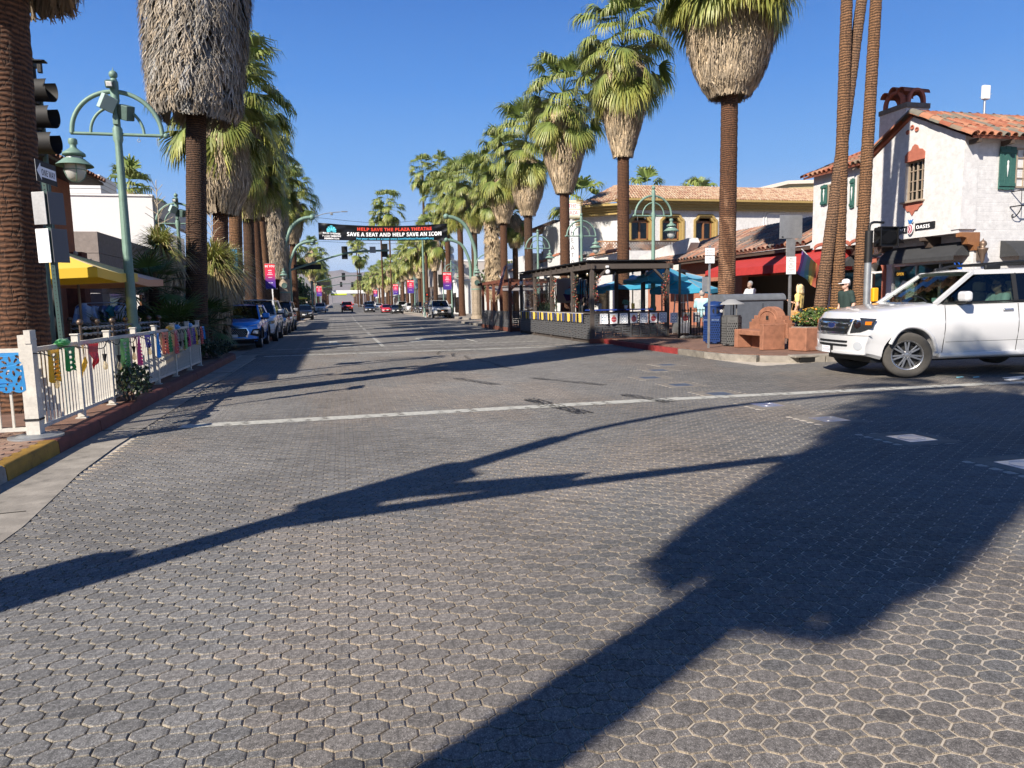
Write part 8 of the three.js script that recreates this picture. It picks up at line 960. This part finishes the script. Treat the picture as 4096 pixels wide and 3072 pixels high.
  ex('black sedan coming in the right lane', 'sedan', [9.0, 0.02, -109.3], carPaint(0.012, 0.012, 0.015, 0.2), TG, { name: 'moving_car' }); ex('red sedan half hidden behind the black sedan', 'sedan', [8.0, 0.06, -117.3], carPaint(0.6, 0.02, 0.03, 0.2), TG, { name: 'moving_car' });
  // ---- right side
  const RG = 'cars parked far up the right kerb';
  ex('white SUV with black grille parked by the right gateway pillar', 'suv', [10.35, 0, -71.5], WHITE, null, { face: (N, t, K) => { plain()(N, t, K); N('grille', [[-0.5, 0.6], [0.5, 0.6], [0.58, 0.86], [-0.58, 0.86]], M.plastic, 0.02); N('badge', rr(-0.16, 0.73, 0.16, 0.78, 0.01), M.amber, 0.03); N('lower_trim', [[-0.9, 0.38], [0.9, 0.38], [0.8, 0.47], [-0.8, 0.47]], M.plastic, 0.016); } });
  ex('black pickup parked nearest in the far right row', 'pickup', [12.2, 0, -91.6], carPaint(0.012, 0.012, 0.014, 0.2), RG); ex('dark SUV second in the far right row', 'suv', [12.5, 0, -103], carPaint(0.015, 0.016, 0.02, 0.2), RG); ex('dark crossover third in the far right row', 'crossover', [12.6, 0.03, -110.5], carPaint(0.02, 0.022, 0.03, 0.3), RG); ex('white crossover in the far right row', 'crossover', [12.4, 0.1, -121.5], WHITE, RG); ex('white SUV farther back in the right row', 'suv', [12.3, 0.2, -136.5], WHITE, RG);
}
// ---------------------------------------------------------------- people: one continuous surface each, from tapered capsules joined smoothly
function capsuleField(caps, k) {   // caps: [ax, ay, az, ra, bx, by, bz, rb, (flat)]
  return (x, y, z) => { let d = 1e3; for (const c of caps) { const bx = c[4] - c[0], by = c[5] - c[1], bz = c[6] - c[2], px = x - c[0], py = y - c[1], pz = z - c[2], L = bx * bx + by * by + bz * bz, t = L ? clamp((px * bx + py * by + pz * bz) / L) : 0, qx = px - bx * t, qy = py - by * t, qz = (pz - bz * t) * (c[8] ?? 1), e = Math.hypot(qx, qy, qz) - lerp(c[3], c[7], t), h = clamp(0.5 + 0.5 * (d - e) / k); d = lerp(d, e, h) - k * h * (1 - h); } return d; };
}
function netMesh(f, lo, hi, s) {   // surface nets
  const n = [0, 1, 2].map((i) => Math.ceil((hi[i] - lo[i]) / s) + 1), F = new Float32Array(n[0] * n[1] * n[2]), id = (i, j, k) => (k * n[1] + j) * n[0] + i; for (let k = 0; k < n[2]; k++) for (let j = 0; j < n[1]; j++) for (let i = 0; i < n[0]; i++) F[id(i, j, k)] = f(lo[0] + i * s, lo[1] + j * s, lo[2] + k * s);
  const vi = new Int32Array(F.length).fill(-1), P = [], I = [];
  for (let k = 0; k < n[2] - 1; k++) for (let j = 0; j < n[1] - 1; j++) for (let i = 0; i < n[0] - 1; i++) { let c = 0, x = 0, y = 0, z = 0, m = 0; for (let q = 0; q < 8; q++) if (F[id(i + (q & 1), j + (q >> 1 & 1), k + (q >> 2))] < 0) m++; if (!m || m === 8) continue; for (let a = 0; a < 8; a++) for (const b of [1, 2, 4]) if (!(a & b)) { const u = F[id(i + (a & 1), j + (a >> 1 & 1), k + (a >> 2))], e = a | b, v = F[id(i + (e & 1), j + (e >> 1 & 1), k + (e >> 2))]; if ((u < 0) !== (v < 0)) { const t = u / (u - v); x += (a & 1) + (b === 1 ? t : 0); y += (a >> 1 & 1) + (b === 2 ? t : 0); z += (a >> 2) + (b === 4 ? t : 0); c++; } } vi[id(i, j, k)] = P.length / 3; P.push(lo[0] + (i + x / c) * s, lo[1] + (j + y / c) * s, lo[2] + (k + z / c) * s); }
  for (let k = 1; k < n[2] - 1; k++) for (let j = 1; j < n[1] - 1; j++) for (let i = 1; i < n[0] - 1; i++) { const a = F[id(i, j, k)] < 0; for (const [d, u, v] of [[[1, 0, 0], [0, 1, 0], [0, 0, 1]], [[0, 1, 0], [0, 0, 1], [1, 0, 0]], [[0, 0, 1], [1, 0, 0], [0, 1, 0]]]) { if (i + d[0] >= n[0] || j + d[1] >= n[1] || k + d[2] >= n[2]) continue; if (a === (F[id(i + d[0], j + d[1], k + d[2])] < 0)) continue; const q = (x, y) => vi[id(i - u[0] * x - v[0] * y, j - u[1] * x - v[1] * y, k - u[2] * x - v[2] * y)], A = q(0, 0), B = q(1, 0), C = q(1, 1), D = q(0, 1); if (A < 0 || B < 0 || C < 0 || D < 0) continue; if (a) I.push(A, B, C, A, C, D); else I.push(A, C, B, A, D, C); } }
  const g = new THREE.BufferGeometry(); g.setAttribute('position', new THREE.Float32BufferAttribute(P, 3)); g.setIndex(I); g.computeVertexNormals(); return g;
}
function boundsOf(caps, pad = 0.03) { const lo = [9, 9, 9], hi = [-9, -9, -9]; for (const c of caps) for (const o of [0, 4]) for (let i = 0; i < 3; i++) { lo[i] = Math.min(lo[i], c[o + i] - c[o + 3] - pad); hi[i] = Math.max(hi[i], c[o + i] + c[o + 3] + pad); } return [lo, hi]; }
const sdf = (caps, s, k = 0.035) => { const [lo, hi] = boundsOf(caps); return done([netMesh(capsuleField(caps, k), lo, hi, s)]); };
// a standing or seated figure facing +z; joints may be overridden
function person(label, p, turn, o) {
  const t = thing('person', label, 'person', p, turn), s = o.scale ?? 1; t.scale.setScalar(s);
  const J = { head: [0, 1.62, 0.02], neck: [0, 1.46, 0], chest: [0, 1.28, 0], waist: [0, 1.06, 0], hip: [0, 0.92, 0], shL: [0.18, 1.4, 0], elL: [0.25, 1.13, -0.03], haL: [0.24, 0.88, 0.08], shR: [-0.18, 1.4, 0], elR: [-0.25, 1.13, -0.03], haR: [-0.24, 0.88, 0.08], hpL: [0.09, 0.9, 0], knL: [0.1, 0.5, 0.02], anL: [0.1, 0.09, 0], hpR: [-0.09, 0.9, 0], knR: [-0.1, 0.5, 0.02], anR: [-0.1, 0.09, 0], ...(o.pose ?? {}) };
  const C = (a, ra, b, rb, fl) => [...J[a], ra, ...J[b], rb, fl], add = (a, v) => a.map((q, i) => q + v[i]), w = o.wide ?? 1, hd = J.head;
  const arms = ['L', 'R'].flatMap((q) => [C('sh' + q, 0.05, 'el' + q, 0.04), C('el' + q, 0.039, 'ha' + q, 0.027)]), legs = ['L', 'R'].flatMap((q) => [C('hp' + q, 0.085, 'kn' + q, 0.058), C('kn' + q, 0.056, 'an' + q, 0.036)]), feet = ['L', 'R'].map((q) => [...add(J['an' + q], [0, -0.045, -0.02]), 0.036, ...add(J['an' + q], [0, -0.055, 0.14]), 0.03]);
  const torso = [[...add(J.chest, [0.07, 0.04, 0]), 0.115 * w, ...add(J.waist, [0.05, 0, 0]), 0.1 * w, 1.25], [...add(J.chest, [-0.07, 0.04, 0]), 0.115 * w, ...add(J.waist, [-0.05, 0, 0]), 0.1 * w, 1.25], [...add(J.waist, [0.05, 0, 0]), 0.1 * w, ...add(J.hip, [0.06, 0, 0]), 0.115 * w, 1.2], [...add(J.waist, [-0.05, 0, 0]), 0.1 * w, ...add(J.hip, [-0.06, 0, 0]), 0.115 * w, 1.2], [...J.shL, 0.06, ...J.shR, 0.06]];
  const fwd = o.look ?? [0, 0, 1], hp = (r, u, f) => [hd[0] + r * fwd[2] + f * fwd[0], hd[1] + u, hd[2] - r * fwd[0] + f * fwd[2]];
  const head = [[...hp(0, 0.03, -0.01), 0.088, ...hp(0, -0.05, 0.03), 0.066], [...hp(0, -0.005, 0.085), 0.012, ...hp(0, -0.03, 0.1), 0.016], [...hp(0, -0.09, 0.05), 0.03, ...hp(0, -0.1, 0.045), 0.028], [...hp(0.082, 0, 0), 0.016, ...hp(0.085, -0.03, 0), 0.012], [...hp(-0.082, 0, 0), 0.016, ...hp(-0.085, -0.03, 0), 0.012], [...J.neck, 0.055, ...hp(0, -0.06, -0.01), 0.05]];
  const hands = ['L', 'R'].flatMap((q) => { const h = J['ha' + q], e = J['el' + q], d = V(h[0] - e[0], h[1] - e[1], h[2] - e[2]).normalize(), sd = V(0, 0, 1).cross(d).normalize(), nn = d.clone().cross(sd), P = (a, b, c) => [h[0] + d.x * a + nn.x * b + sd.x * c, h[1] + d.y * a + nn.y * b + sd.y * c, h[2] + d.z * a + nn.z * b + sd.z * c], out = [[...P(0.01, 0, 0), 0.026, ...P(0.07, 0.008, 0), 0.028, 1]]; [-0.028, -0.009, 0.01, 0.028].forEach((f, i) => { const L = [0.06, 0.075, 0.07, 0.05][i]; out.push([...P(0.085, f, 0), 0.0095, ...P(0.085 + L * 0.55, f, 0.012), 0.0085], [...P(0.085 + L * 0.55, f, 0.012), 0.0085, ...P(0.085 + L * 0.9, f, 0.035), 0.0075]); }); out.push([...P(0.03, 0.03, 0.0), 0.012, ...P(0.085, 0.055, 0.012), 0.009]); return out; });
  const skin = mat(lin(...(o.skin ?? [0.5, 0.3, 0.21])), 0.6), body = [...torso.map((c) => [...c.slice(0, 3), c[3] * 0.9, ...c.slice(4, 7), c[7] * 0.9, c[8]]), ...arms, ...legs, ...feet, head[5]];
  obj('body', [sdf(body, 0.026, 0.03), sdf(hands.slice(0, 10), 0.0075, 0.008), sdf(hands.slice(10), 0.0075, 0.008), sdf(head, 0.0115, 0.014)], skin, t);
  const grow = (L, g) => L.map((c) => [c[0], c[1], c[2], c[3] + g, c[4], c[5], c[6], c[7] + g, c[8]]), half = (a, b, ra, rb, f) => [...J[a], ra, ...J[a].map((q, i) => lerp(q, J[b][i], f)), rb];
  if (o.top) { const L = grow(torso.slice(0, 2).concat(torso.slice(4)), 0.012); if (o.topLong) L.push(...grow(torso.slice(2, 4), 0.014)); const f = o.sleeve ?? 0.6; if (f > 0) for (const q of ['L', 'R']) { L.push(half('sh' + q, 'el' + q, 0.072, 0.064, Math.min(1, f))); if (f > 1) L.push([...J['el' + q], 0.056, ...J['el' + q].map((v, i) => lerp(v, J['ha' + q][i], f - 1)), 0.045]); } obj('shirt', [sdf(L, 0.02, 0.03)], o.top.isMaterial ? o.top : mat(lin(...o.top), 0.85), t); }
  if (o.pants) { const L = grow(torso.slice(2, 4), 0.006); for (const q of ['L', 'R']) { L.push(half('hp' + q, 'kn' + q, 0.1, o.shorts ? 0.085 : 0.072, o.shorts ? 0.8 : 1)); if (!o.shorts) L.push([...J['kn' + q], 0.07, ...J['an' + q], 0.055]); } obj('trousers', [sdf(L, 0.02, 0.03)], mat(lin(...o.pants), 0.85), t); }
  obj('shoes', [sdf(grow(feet, 0.012), 0.018, 0.01)], mat(lin(...(o.shoe ?? [0.05, 0.05, 0.05])), 0.7), t);
  if (o.hair) { const L = [[...hp(0, 0.05, -0.03), 0.094, ...hp(0, 0.02, -0.035), 0.09]]; if (o.long) for (const r of [-0.07, 0, 0.07]) L.push([...hp(r, 0.03, -0.05), 0.055, ...hp(r * 1.2, -0.02 - o.long, -0.075), 0.05]); if (o.bun) L.push([...hp(0, -0.03, -0.13), 0.05, ...hp(0, -0.05, -0.14), 0.045]); obj('hair', [sdf(L, 0.014, 0.02)], mat(lin(...o.hair), 0.7), t); }
  obj('eyes', [-1, 1].map((q) => ball(0.011, ...hp(q * 0.031, 0.0, 0.083), 8)), mat(0x1c1512, 0.3), t); obj('mouth', [ball(0.012, ...hp(0, -0.073, 0.083), 8, 1.6, 0.45, 0.6)], mat(lin(0.35, 0.12, 0.1), 0.6), t);
  if (o.cap) { const q = obj('cap', [lathe([[0.098, 0.03], [0.1, 0.07], [0.085, 0.11], [0.045, 0.135], [0, 0.14]], 20).translate(0, 0, -0.01), place(new THREE.CylinderGeometry(0.1, 0.1, 0.012, 20, 1, false, -1.1, 2.2), 0, 0.035, 0.06, 0.12).scale(1, 1, 1.25)], mat(lin(...o.cap), 0.8), t); q.position.set(hd[0], hd[1], hd[2]); q.rotation.y = Math.atan2(fwd[0], fwd[2]); } if (o.glasses) { const q = obj('sunglasses', [-1, 1].map((v) => rbox(0.05, 0.034, 0.012, 0.01, v * 0.034, 0, 0.1)).concat([box(0.15, 0.01, 0.008, 0, 0.01, 0.09), box(0.008, 0.01, 0.1, 0.078, 0.01, 0.045), box(0.008, 0.01, 0.1, -0.078, 0.01, 0.045)]), M.black, t); q.position.set(...hd); q.rotation.y = Math.atan2(fwd[0], fwd[2]); }
  return t;
}
{
  const sit = { hip: [0, 0.5, 0], waist: [0, 0.66, -0.02], chest: [0, 0.88, -0.03], neck: [0, 1.06, -0.02], head: [0, 1.22, 0.01], shL: [0.18, 1.0, -0.03], shR: [-0.18, 1.0, -0.03], elL: [0.24, 0.76, 0.08], elR: [-0.24, 0.76, 0.08], haL: [0.14, 0.74, 0.3], haR: [-0.14, 0.74, 0.3], hpL: [0.09, 0.48, 0.02], hpR: [-0.09, 0.48, 0.02], knL: [0.11, 0.48, 0.42], knR: [-0.11, 0.48, 0.42], anL: [0.11, 0.09, 0.44], anR: [-0.11, 0.09, 0.44] };
  const w = person('woman with blond hair in a pale yellow shirt walking by the planter', [12.75, 0.15, -17.75], R(215), { scale: 0.97, top: [0.85, 0.62, 0.2], pants: [0.025, 0.03, 0.05], hair: [0.72, 0.55, 0.3], long: 0.1, skin: [0.55, 0.33, 0.24], sleeve: 0.5, pose: { elR: [-0.25, 1.15, 0.05], haR: [-0.12, 1.22, 0.26], elL: [0.26, 1.14, -0.04], haL: [0.27, 0.9, 0.06], knL: [0.1, 0.5, 0.12], anL: [0.1, 0.1, 0.12], knR: [-0.1, 0.5, -0.02], anR: [-0.1, 0.12, -0.2] }, look: [-0.5, 0, 0.86] });
  const bg = thing('handbag', 'tan shoulder bag carried by the blond woman', 'handbag', [12.5, 0.98, -17.62], 0.4); obj('bag_body', [rbox(0.1, 0.26, 0.24, 0.04)], mat(lin(0.42, 0.24, 0.1), 0.7), bg); obj('strap', [tube([[0, 0.12, 0.09], [0.04, 0.38, 0.04], [0.06, 0.42, 0], [0.04, 0.38, -0.04], [0, 0.12, -0.09]], 0.01, 20, 5)], mat(lin(0.3, 0.16, 0.07), 0.7), bg);
  person('man in dark green shirt and pale cap with sunglasses walking left', [12.35, 0.15, -15.35], R(-90), { scale: 1.0, top: [0.02, 0.04, 0.035], pants: [0.1, 0.09, 0.08], cap: [0.68, 0.68, 0.7], glasses: 1, hair: [0.16, 0.14, 0.13], skin: [0.6, 0.36, 0.27], sleeve: 0.75, wide: 1.08, pose: { knL: [0.1, 0.5, 0.12], anR: [-0.1, 0.12, -0.18] } });
  person('man in a bright yellow shirt half hidden between the slim palm trunks', [13.35, 0.15, -16.6], R(200), { scale: 1.02, top: [0.78, 0.42, 0.02], pants: [0.02, 0.02, 0.025], skin: [0.5, 0.3, 0.2], hair: [0.3, 0.24, 0.2], sleeve: 0.8 });
  person('diner in a light blue patterned shirt seated left of the nearest right palm', [12.55, 0.42, -22.95], R(150), { top: mat(lin(0.38, 0.62, 0.66), 0.85), topLong: 1, pants: [0.06, 0.06, 0.08], skin: [0.6, 0.38, 0.3], hair: [0.35, 0.3, 0.27], pose: sit, sleeve: 0.9 });
  person('seated figure in white with grey hair under the red awning', [15.1, 0.75, -24.0], R(-80), { top: [0.62, 0.61, 0.6], topLong: 1, pants: [0.3, 0.33, 0.28], skin: [0.3, 0.2, 0.15], hair: [0.24, 0.25, 0.25], pose: sit, sleeve: 1.6 });
  person('dark seated diner at the left inside the shelter', [9.35, 0.25, -26.2], R(90), { top: [0.02, 0.02, 0.022], pants: [0.02, 0.02, 0.02], skin: [0.3, 0.2, 0.15], hair: [0.02, 0.015, 0.01], pose: sit, sleeve: 1.4 }); person('diner in a pale shirt deeper inside the shelter', [10.1, 0.3, -27.0], R(-60), { top: [0.5, 0.48, 0.45], pants: [0.05, 0.05, 0.06], skin: [0.35, 0.22, 0.16], hair: [0.05, 0.035, 0.025], pose: sit, sleeve: 1.0 });
  person('woman in a white sleeveless top and dark shorts by the left shop window', [-7.1, 0.15, -26.8], R(20), { scale: 0.98, top: [0.6, 0.6, 0.66], pants: [0.02, 0.02, 0.025], shorts: 1, sleeve: 0, skin: [0.42, 0.26, 0.19], hair: [0.06, 0.045, 0.035], long: 0.06, pose: { elR: [-0.24, 1.15, 0.06], haR: [-0.06, 1.2, 0.22], elL: [0.25, 1.13, 0.0], haL: [0.12, 1.05, 0.22] } }); person('man in a dark shirt standing in shade beside the left lamp post', [-6.7, 0.15, -28.2], R(10), { top: [0.02, 0.022, 0.028], pants: [0.04, 0.04, 0.05], skin: [0.3, 0.18, 0.13], hair: [0.04, 0.03, 0.03] });
  // driver
  const dv = person('driver with dark hair and pale shirt at the wheel of the white SUV', [0, 0, 0], 0, { top: [0.5, 0.62, 0.6], topLong: 1, pants: [0.04, 0.04, 0.05], skin: [0.26, 0.16, 0.11], hair: [0.015, 0.012, 0.01], bun: 1, glasses: 1, pose: sit, sleeve: 1.2 });
  { const a = R(-10), L = (x, z) => [9.18 + x * Math.cos(a) + z * Math.sin(a), -11.76 - x * Math.sin(a) + z * Math.cos(a)], [x, z] = L(2.93, 0.44); dv.position.set(x, 0.42, z); dv.rotation.y = R(-100); }
  // cyclist by the white SUV up the street
  const by = thing('bicycle', 'bicycle with white tyres beside the white SUV at the right gateway', 'bicycle', [9.15, 0, -74.5], R(55)); for (const x of [-0.52, 0.52]) { const wl = new THREE.Group(); wl.name = 'wheel'; wl.position.set(x, 0.34, 0); by.add(wl); obj('tyre', [new THREE.TorusGeometry(0.31, 0.03, 8, 32)], M.whitePlain, wl); obj('spokes', Array.from({ length: 12 }, (_, i) => rod([0, 0, 0], [0.3 * Math.cos(i * 0.5236), 0.3 * Math.sin(i * 0.5236), 0], 0.003, 4)), M.steel, wl); } obj('frame', [rod([0.52, 0.34, 0], [0.4, 0.85, 0], 0.018), rod([0.42, 0.78, 0], [-0.1, 0.75, 0], 0.018), rod([0.42, 0.72, 0], [0, 0.3, 0], 0.018), rod([-0.12, 0.85, 0], [0, 0.3, 0], 0.018), rod([-0.52, 0.34, 0], [0, 0.3, 0], 0.014), rod([-0.52, 0.34, 0], [-0.1, 0.75, 0], 0.012)], M.black, by); obj('saddle', [rbox(0.25, 0.05, 0.14, 0.02, -0.13, 0.88, 0)], M.black, by); obj('handlebar', [tube([[0.3, 0.98, 0.28], [0.38, 0.98, 0.1], [0.4, 0.94, 0], [0.38, 0.98, -0.1], [0.3, 0.98, -0.28]], 0.013, 16, 6)], M.steel, by);
  person('cyclist in black with a blue cap beside the white SUV', [9.1, 0.02, -74.6], R(145), { top: [0.02, 0.02, 0.025], pants: [0.03, 0.03, 0.035], shorts: 1, skin: [0.55, 0.33, 0.24], cap: [0.05, 0.1, 0.5], hair: [0.06, 0.04, 0.03], pose: { elL: [0.26, 1.16, 0.1], haL: [0.24, 1.02, 0.34], elR: [-0.26, 1.16, 0.1], haR: [-0.24, 1.02, 0.34], knL: [0.1, 0.55, 0.2], anL: [0.1, 0.2, 0.12] } });
}
// ---------------------------------------------------------------- far end of the street: palms, blocks, hills, helicopter
{
  const crowns = [1, 2, 3].map((s) => mergedCrown(700 + s, 46, 1)), sk = [1, 2].map((s) => skirtGeo(cone(0, 2.3, 3.4, 0.4, 0.85, 1.0), 800 + s, 170, { w: 0.035, tuft: 7 })), tk = [1, 2].map((s) => trunkGeo(10, 0.3, 0.25, 900 + s)), thin = trunkGeo(17, 0.2, 0.15, 905);
  const r = rng(99); let first = true;
  function farPalm(label, group, x, z, h, s = 1, k = 0, noSkirt) { const t = thing('palm_tree', label, 'palm tree', [x, groundY(z) + 0.1, z], r() * 6, group); const tr = obj('trunk', noSkirt ? thin : tk[k % 2], k % 3 ? M.barkBrown : M.barkDark, t); tr.scale.y = h / (noSkirt ? 17 : 10); if (!noSkirt) { const q = stuff(obj('skirt', sk[k % 2], M.dead, t)); q.position.y = h - 3.2 * s; q.scale.setScalar(s); } const c = obj('crown', crowns[k % 3], M.leaf, t); c.position.y = h + 0.6 * s; c.scale.setScalar(s); return t; }
  // right row runs on to the end of the street
  const names = ['far right palm in the dense row below the banner', 'distant palm in the right row'];
  for (let i = 0; i < 34; i++) { const z = -90 - i * 9.5 - i * i * 0.12; farPalm(i < 12 ? names[0] : names[1], i < 12 ? 'palms in the dense far right row below the banner' : 'distant palms at the end of the right row', 12.6 + (r() - 0.5) * 1.6 - (i > 8 ? 0.6 : 0), z, 7.6 + r() * 2.4, 1.15 + 0.15 * r(), i); }
  farPalm('left palm standing alone past the yellow umbrella', null, -4.6, -150, 11, 1.5, 1); farPalm('green left palm behind the mast arm foot', null, -6.2, -92, 7.8, 1.45, 2); farPalm('left palm behind the lone one, darker', null, -4.2, -166, 10, 1.4, 4);
  for (let i = 0; i < 16; i++) farPalm('distant palm in the left row', 'distant palms at the end of the left row', -4.6 + (r() - 0.5), -182 - i * 16, 8 + r() * 2.5, 1.3, i);
  farPalm('left of the two tall thin palms rising above the right row', null, 12.5, -102, 19.5, 1.05, 0, true); farPalm('right of the two tall thin palms rising above the right row', null, 15.4, -105, 20.3, 1.1, 1, true); farPalm('palm crown just above the middle of the banner', null, 11.2, -150, 20.6, 1.6, 2, true); farPalm('second crown beside the one above the banner', null, 9.6, -152, 18.6, 1.4, 1, true); farPalm('tall thin palm far along, left of the right row', null, 6.8, -230, 21, 1.4, 2, true); farPalm('tall thin palm below the tallest far one', null, 7.2, -222, 16, 1.6, 0, true); farPalm('thin leaning palm in front of the far right row', null, 10.4, -84, 9.5, 0.8, 1, true);
  farPalm('palm crown showing over the cream building roof', null, 34, -75, 11.9, 1.5, 1); farPalm('palm crown beside the theatre sign, left of the cream building', null, 24.5, -70, 10.2, 1.5, 2); farPalm('palm crown peeping over the tile roof by the nearest right palm', null, 42, -78, 12.1, 1.4, 0); farPalm('small palm crown over the white block at left', null, -14.8, -60, 9.3, 1.25, 1);
  const tree = leafBush('rounded green tree behind the lime yellow umbrella', [-8.5, 0.5, -135], 4.2, 6.5, 4.2, 5200, [[0.1, 0.17, 0.05], [0.13, 0.2, 0.06], [0.08, 0.13, 0.04]], 61, 0.5, 'tree', 'tree'); obj('trunk', [rod([0, 0, 0], [0, 3, 0], 0.2, 8, 0.12)], M.barkGrey, tree); const tree2 = leafBush('dark olive tree behind the low white walls at right', [19.5, 1, -84], 2.6, 5.2, 2.6, 2600, [[0.08, 0.12, 0.03], [0.1, 0.13, 0.04]], 62, 0.4, 'tree', 'tree'); obj('trunk', [rod([0, 0, 0], [0, 3, 0], 0.18, 8, 0.1)], M.barkGrey, tree2);
  // far blocks
  const block = (l, x, z, w, h, d, m, o = {}) => { const b = thing('shop_block', l, 'building', [x, groundY(z), z]); obj('wall', [box(w, h, d, 0, h / 2, 0)], m, b); obj('parapet', [box(w + 0.2, 0.25, d + 0.2, 0, h + 0.05, 0)], o.cap ?? M.whitePlain, b); const s = x > 0 ? -1 : 1; const n = Math.max(2, Math.round(d / 4)); for (let i = 0; i < n; i++) obj('window', [box(0.1, h * 0.45, d / n * 0.7, s * (w / 2 + 0.02), h * 0.3, -d / 2 + d * (i + 0.5) / n)], M.glassDark, b); if (o.awn) obj('awning', [place(prism([[0, 0], [s * 1.4, -0.5], [s * 1.4, -0.62], [0, -0.15]], d * 0.8), s * w / 2, h * 0.66, -d * 0.4)], o.awn, b); };
  block('grey box building right of the banner lamp', 21, -112, 13, 7.6, 14, mat(lin(0.42, 0.38, 0.34), 0.9)); block('cream upper wall block behind the right gateway pillar', 19.5, -73, 4.4, 5.2, 10, mat(lin(0.66, 0.56, 0.5), 0.9)); block('white low shops with dark awning beyond the right lamp', 18.2, -98, 7, 4.2, 22, M.whitePlain, { awn: M.awning }); block('blue grey block behind the grey box building', 19, -136, 9, 7.8, 18, mat(lin(0.2, 0.29, 0.36), 0.9)); block('white shops farther along the right row', 17.5, -168, 6, 5, 40, M.whitePlain, { awn: M.awning }); block('white shop row at the far right end', 17.5, -250, 6, 5.5, 110, M.whitePlain); block('pale shops along the far left side', -11, -172, 6, 5, 50, M.whitePlain, { awn: M.awning }); block('beige shops farther along the far left side', -11, -265, 6, 5.5, 110, mat(lin(0.55, 0.48, 0.4), 0.9));
  const ft = thing('festival_canopy', 'long white and lime canopy across the far end of the street', 'canopy', [5.8, groundY(-330), -330]); obj('canopy_cloth', [rbox(16, 1.6, 6, 0.3, 0, 5.8, 0)], M.whitePlain, ft); obj('lime_edge', [rbox(7, 0.7, 6.2, 0.2, -4.6, 4.8, 0)], mat(lin(0.55, 0.65, 0.05), 0.8), ft); for (const x of [-7.5, 7.5]) obj('canopy_leg', [rod([x, 0, 2], [x, 5.5, 2], 0.1)], M.steel, ft);
  // desert mountains
  const mt = (name, z, x0, x1, h, seed, col, f = 1) => { const nx = 160, nz = 26, g = new THREE.PlaneGeometry(x1 - x0, 2600, nx, nz).rotateX(-Math.PI / 2), p = g.attributes.position; for (let i = 0; i < p.count; i++) { const x = p.getX(i), zz = p.getZ(i), rdg = 1 - Math.abs(zz) / 1300, n = fbm(x * 0.0007 * f + seed, zz * 0.0009 + seed, 6, 0, seed), rid = 1 - Math.abs(2 * fbm(x * 0.0022 + seed * 3, zz * 0.0022, 5, 0, seed + 3) - 1); p.setY(i, Math.max(-5, h * Math.pow(Math.max(0, rdg), 0.8) * (0.45 + 0.75 * n) * (0.7 + 0.42 * rid) - 8)); } g.translate((x0 + x1) / 2, 0, z); g.computeVertexNormals(); struct(name, g, mat(lin(...col), 1, { map: mottle })); };
  mt('mountains', -7200, -5200, 6500, 330, 4, [0.24, 0.2, 0.175]); mt('mountains', -10500, -9000, 11000, 430, 9, [0.25, 0.21, 0.19], 0.8);
  scene.fog = new THREE.FogExp2(new THREE.Color().setRGB(0.62, 0.7, 0.82), 0.00004);
  // helicopter
  const he = thing('helicopter', 'tiny white and dark helicopter high in the sky left of centre', 'helicopter', [-32.5, 129, -458], R(40)); obj('cabin', [ball(1.3, 0, 0, 0, 14, 1.5, 1, 0.8)], M.whitePlain, he); obj('belly', [ball(1.2, 0, -0.35, 0, 12, 1.45, 0.8, 0.78)], mat(0x2c2f33, 0.5), he); obj('tail_boom', [rod([1.5, 0.2, 0], [5.6, 0.5, 0], 0.3, 10, 0.14), box(0.7, 1.3, 0.1, 5.7, 0.9, 0)], M.whitePlain, he); obj('rotor', [box(9.4, 0.05, 0.3, 0, 1.5, 0, 0, 0.9), box(9.4, 0.05, 0.3, 0, 1.52, 0, 0, 0.9 + Math.PI / 2), rod([0, 0.8, 0], [0, 1.55, 0], 0.12)], M.greyPaint, he); obj('skid', [rod([-1.4, -1.6, 0.8], [1.4, -1.6, 0.8], 0.06), rod([-1.4, -1.6, -0.8], [1.4, -1.6, -0.8], 0.06), rod([-0.6, -0.8, 0.5], [-0.6, -1.6, 0.8], 0.05), rod([0.6, -0.8, 0.5], [0.6, -1.6, 0.8], 0.05), rod([-0.6, -0.8, -0.5], [-0.6, -1.6, -0.8], 0.05), rod([0.6, -0.8, -0.5], [0.6, -1.6, -0.8], 0.05)], M.greyPaint, he);
  // pigeon-high wires and mount behind the gateway tower
  const tw = thing('water_pipe_mast', 'pale cell mast with round units behind the right gateway arms', 'cell mast', [14.6, 0, -92]); obj('mast', [rod([0, 0, 0], [0, 8.4, 0], 0.2, 10, 0.14)], M.whitePlain, tw); for (let i = 0; i < 4; i++) obj('antenna_unit', [ball(0.55, 0, 5.4 + i * 0.95, 0, 12, 0.8, 1, 0.8)], M.whitePlain, tw);
}
renderer.render(scene, camera);
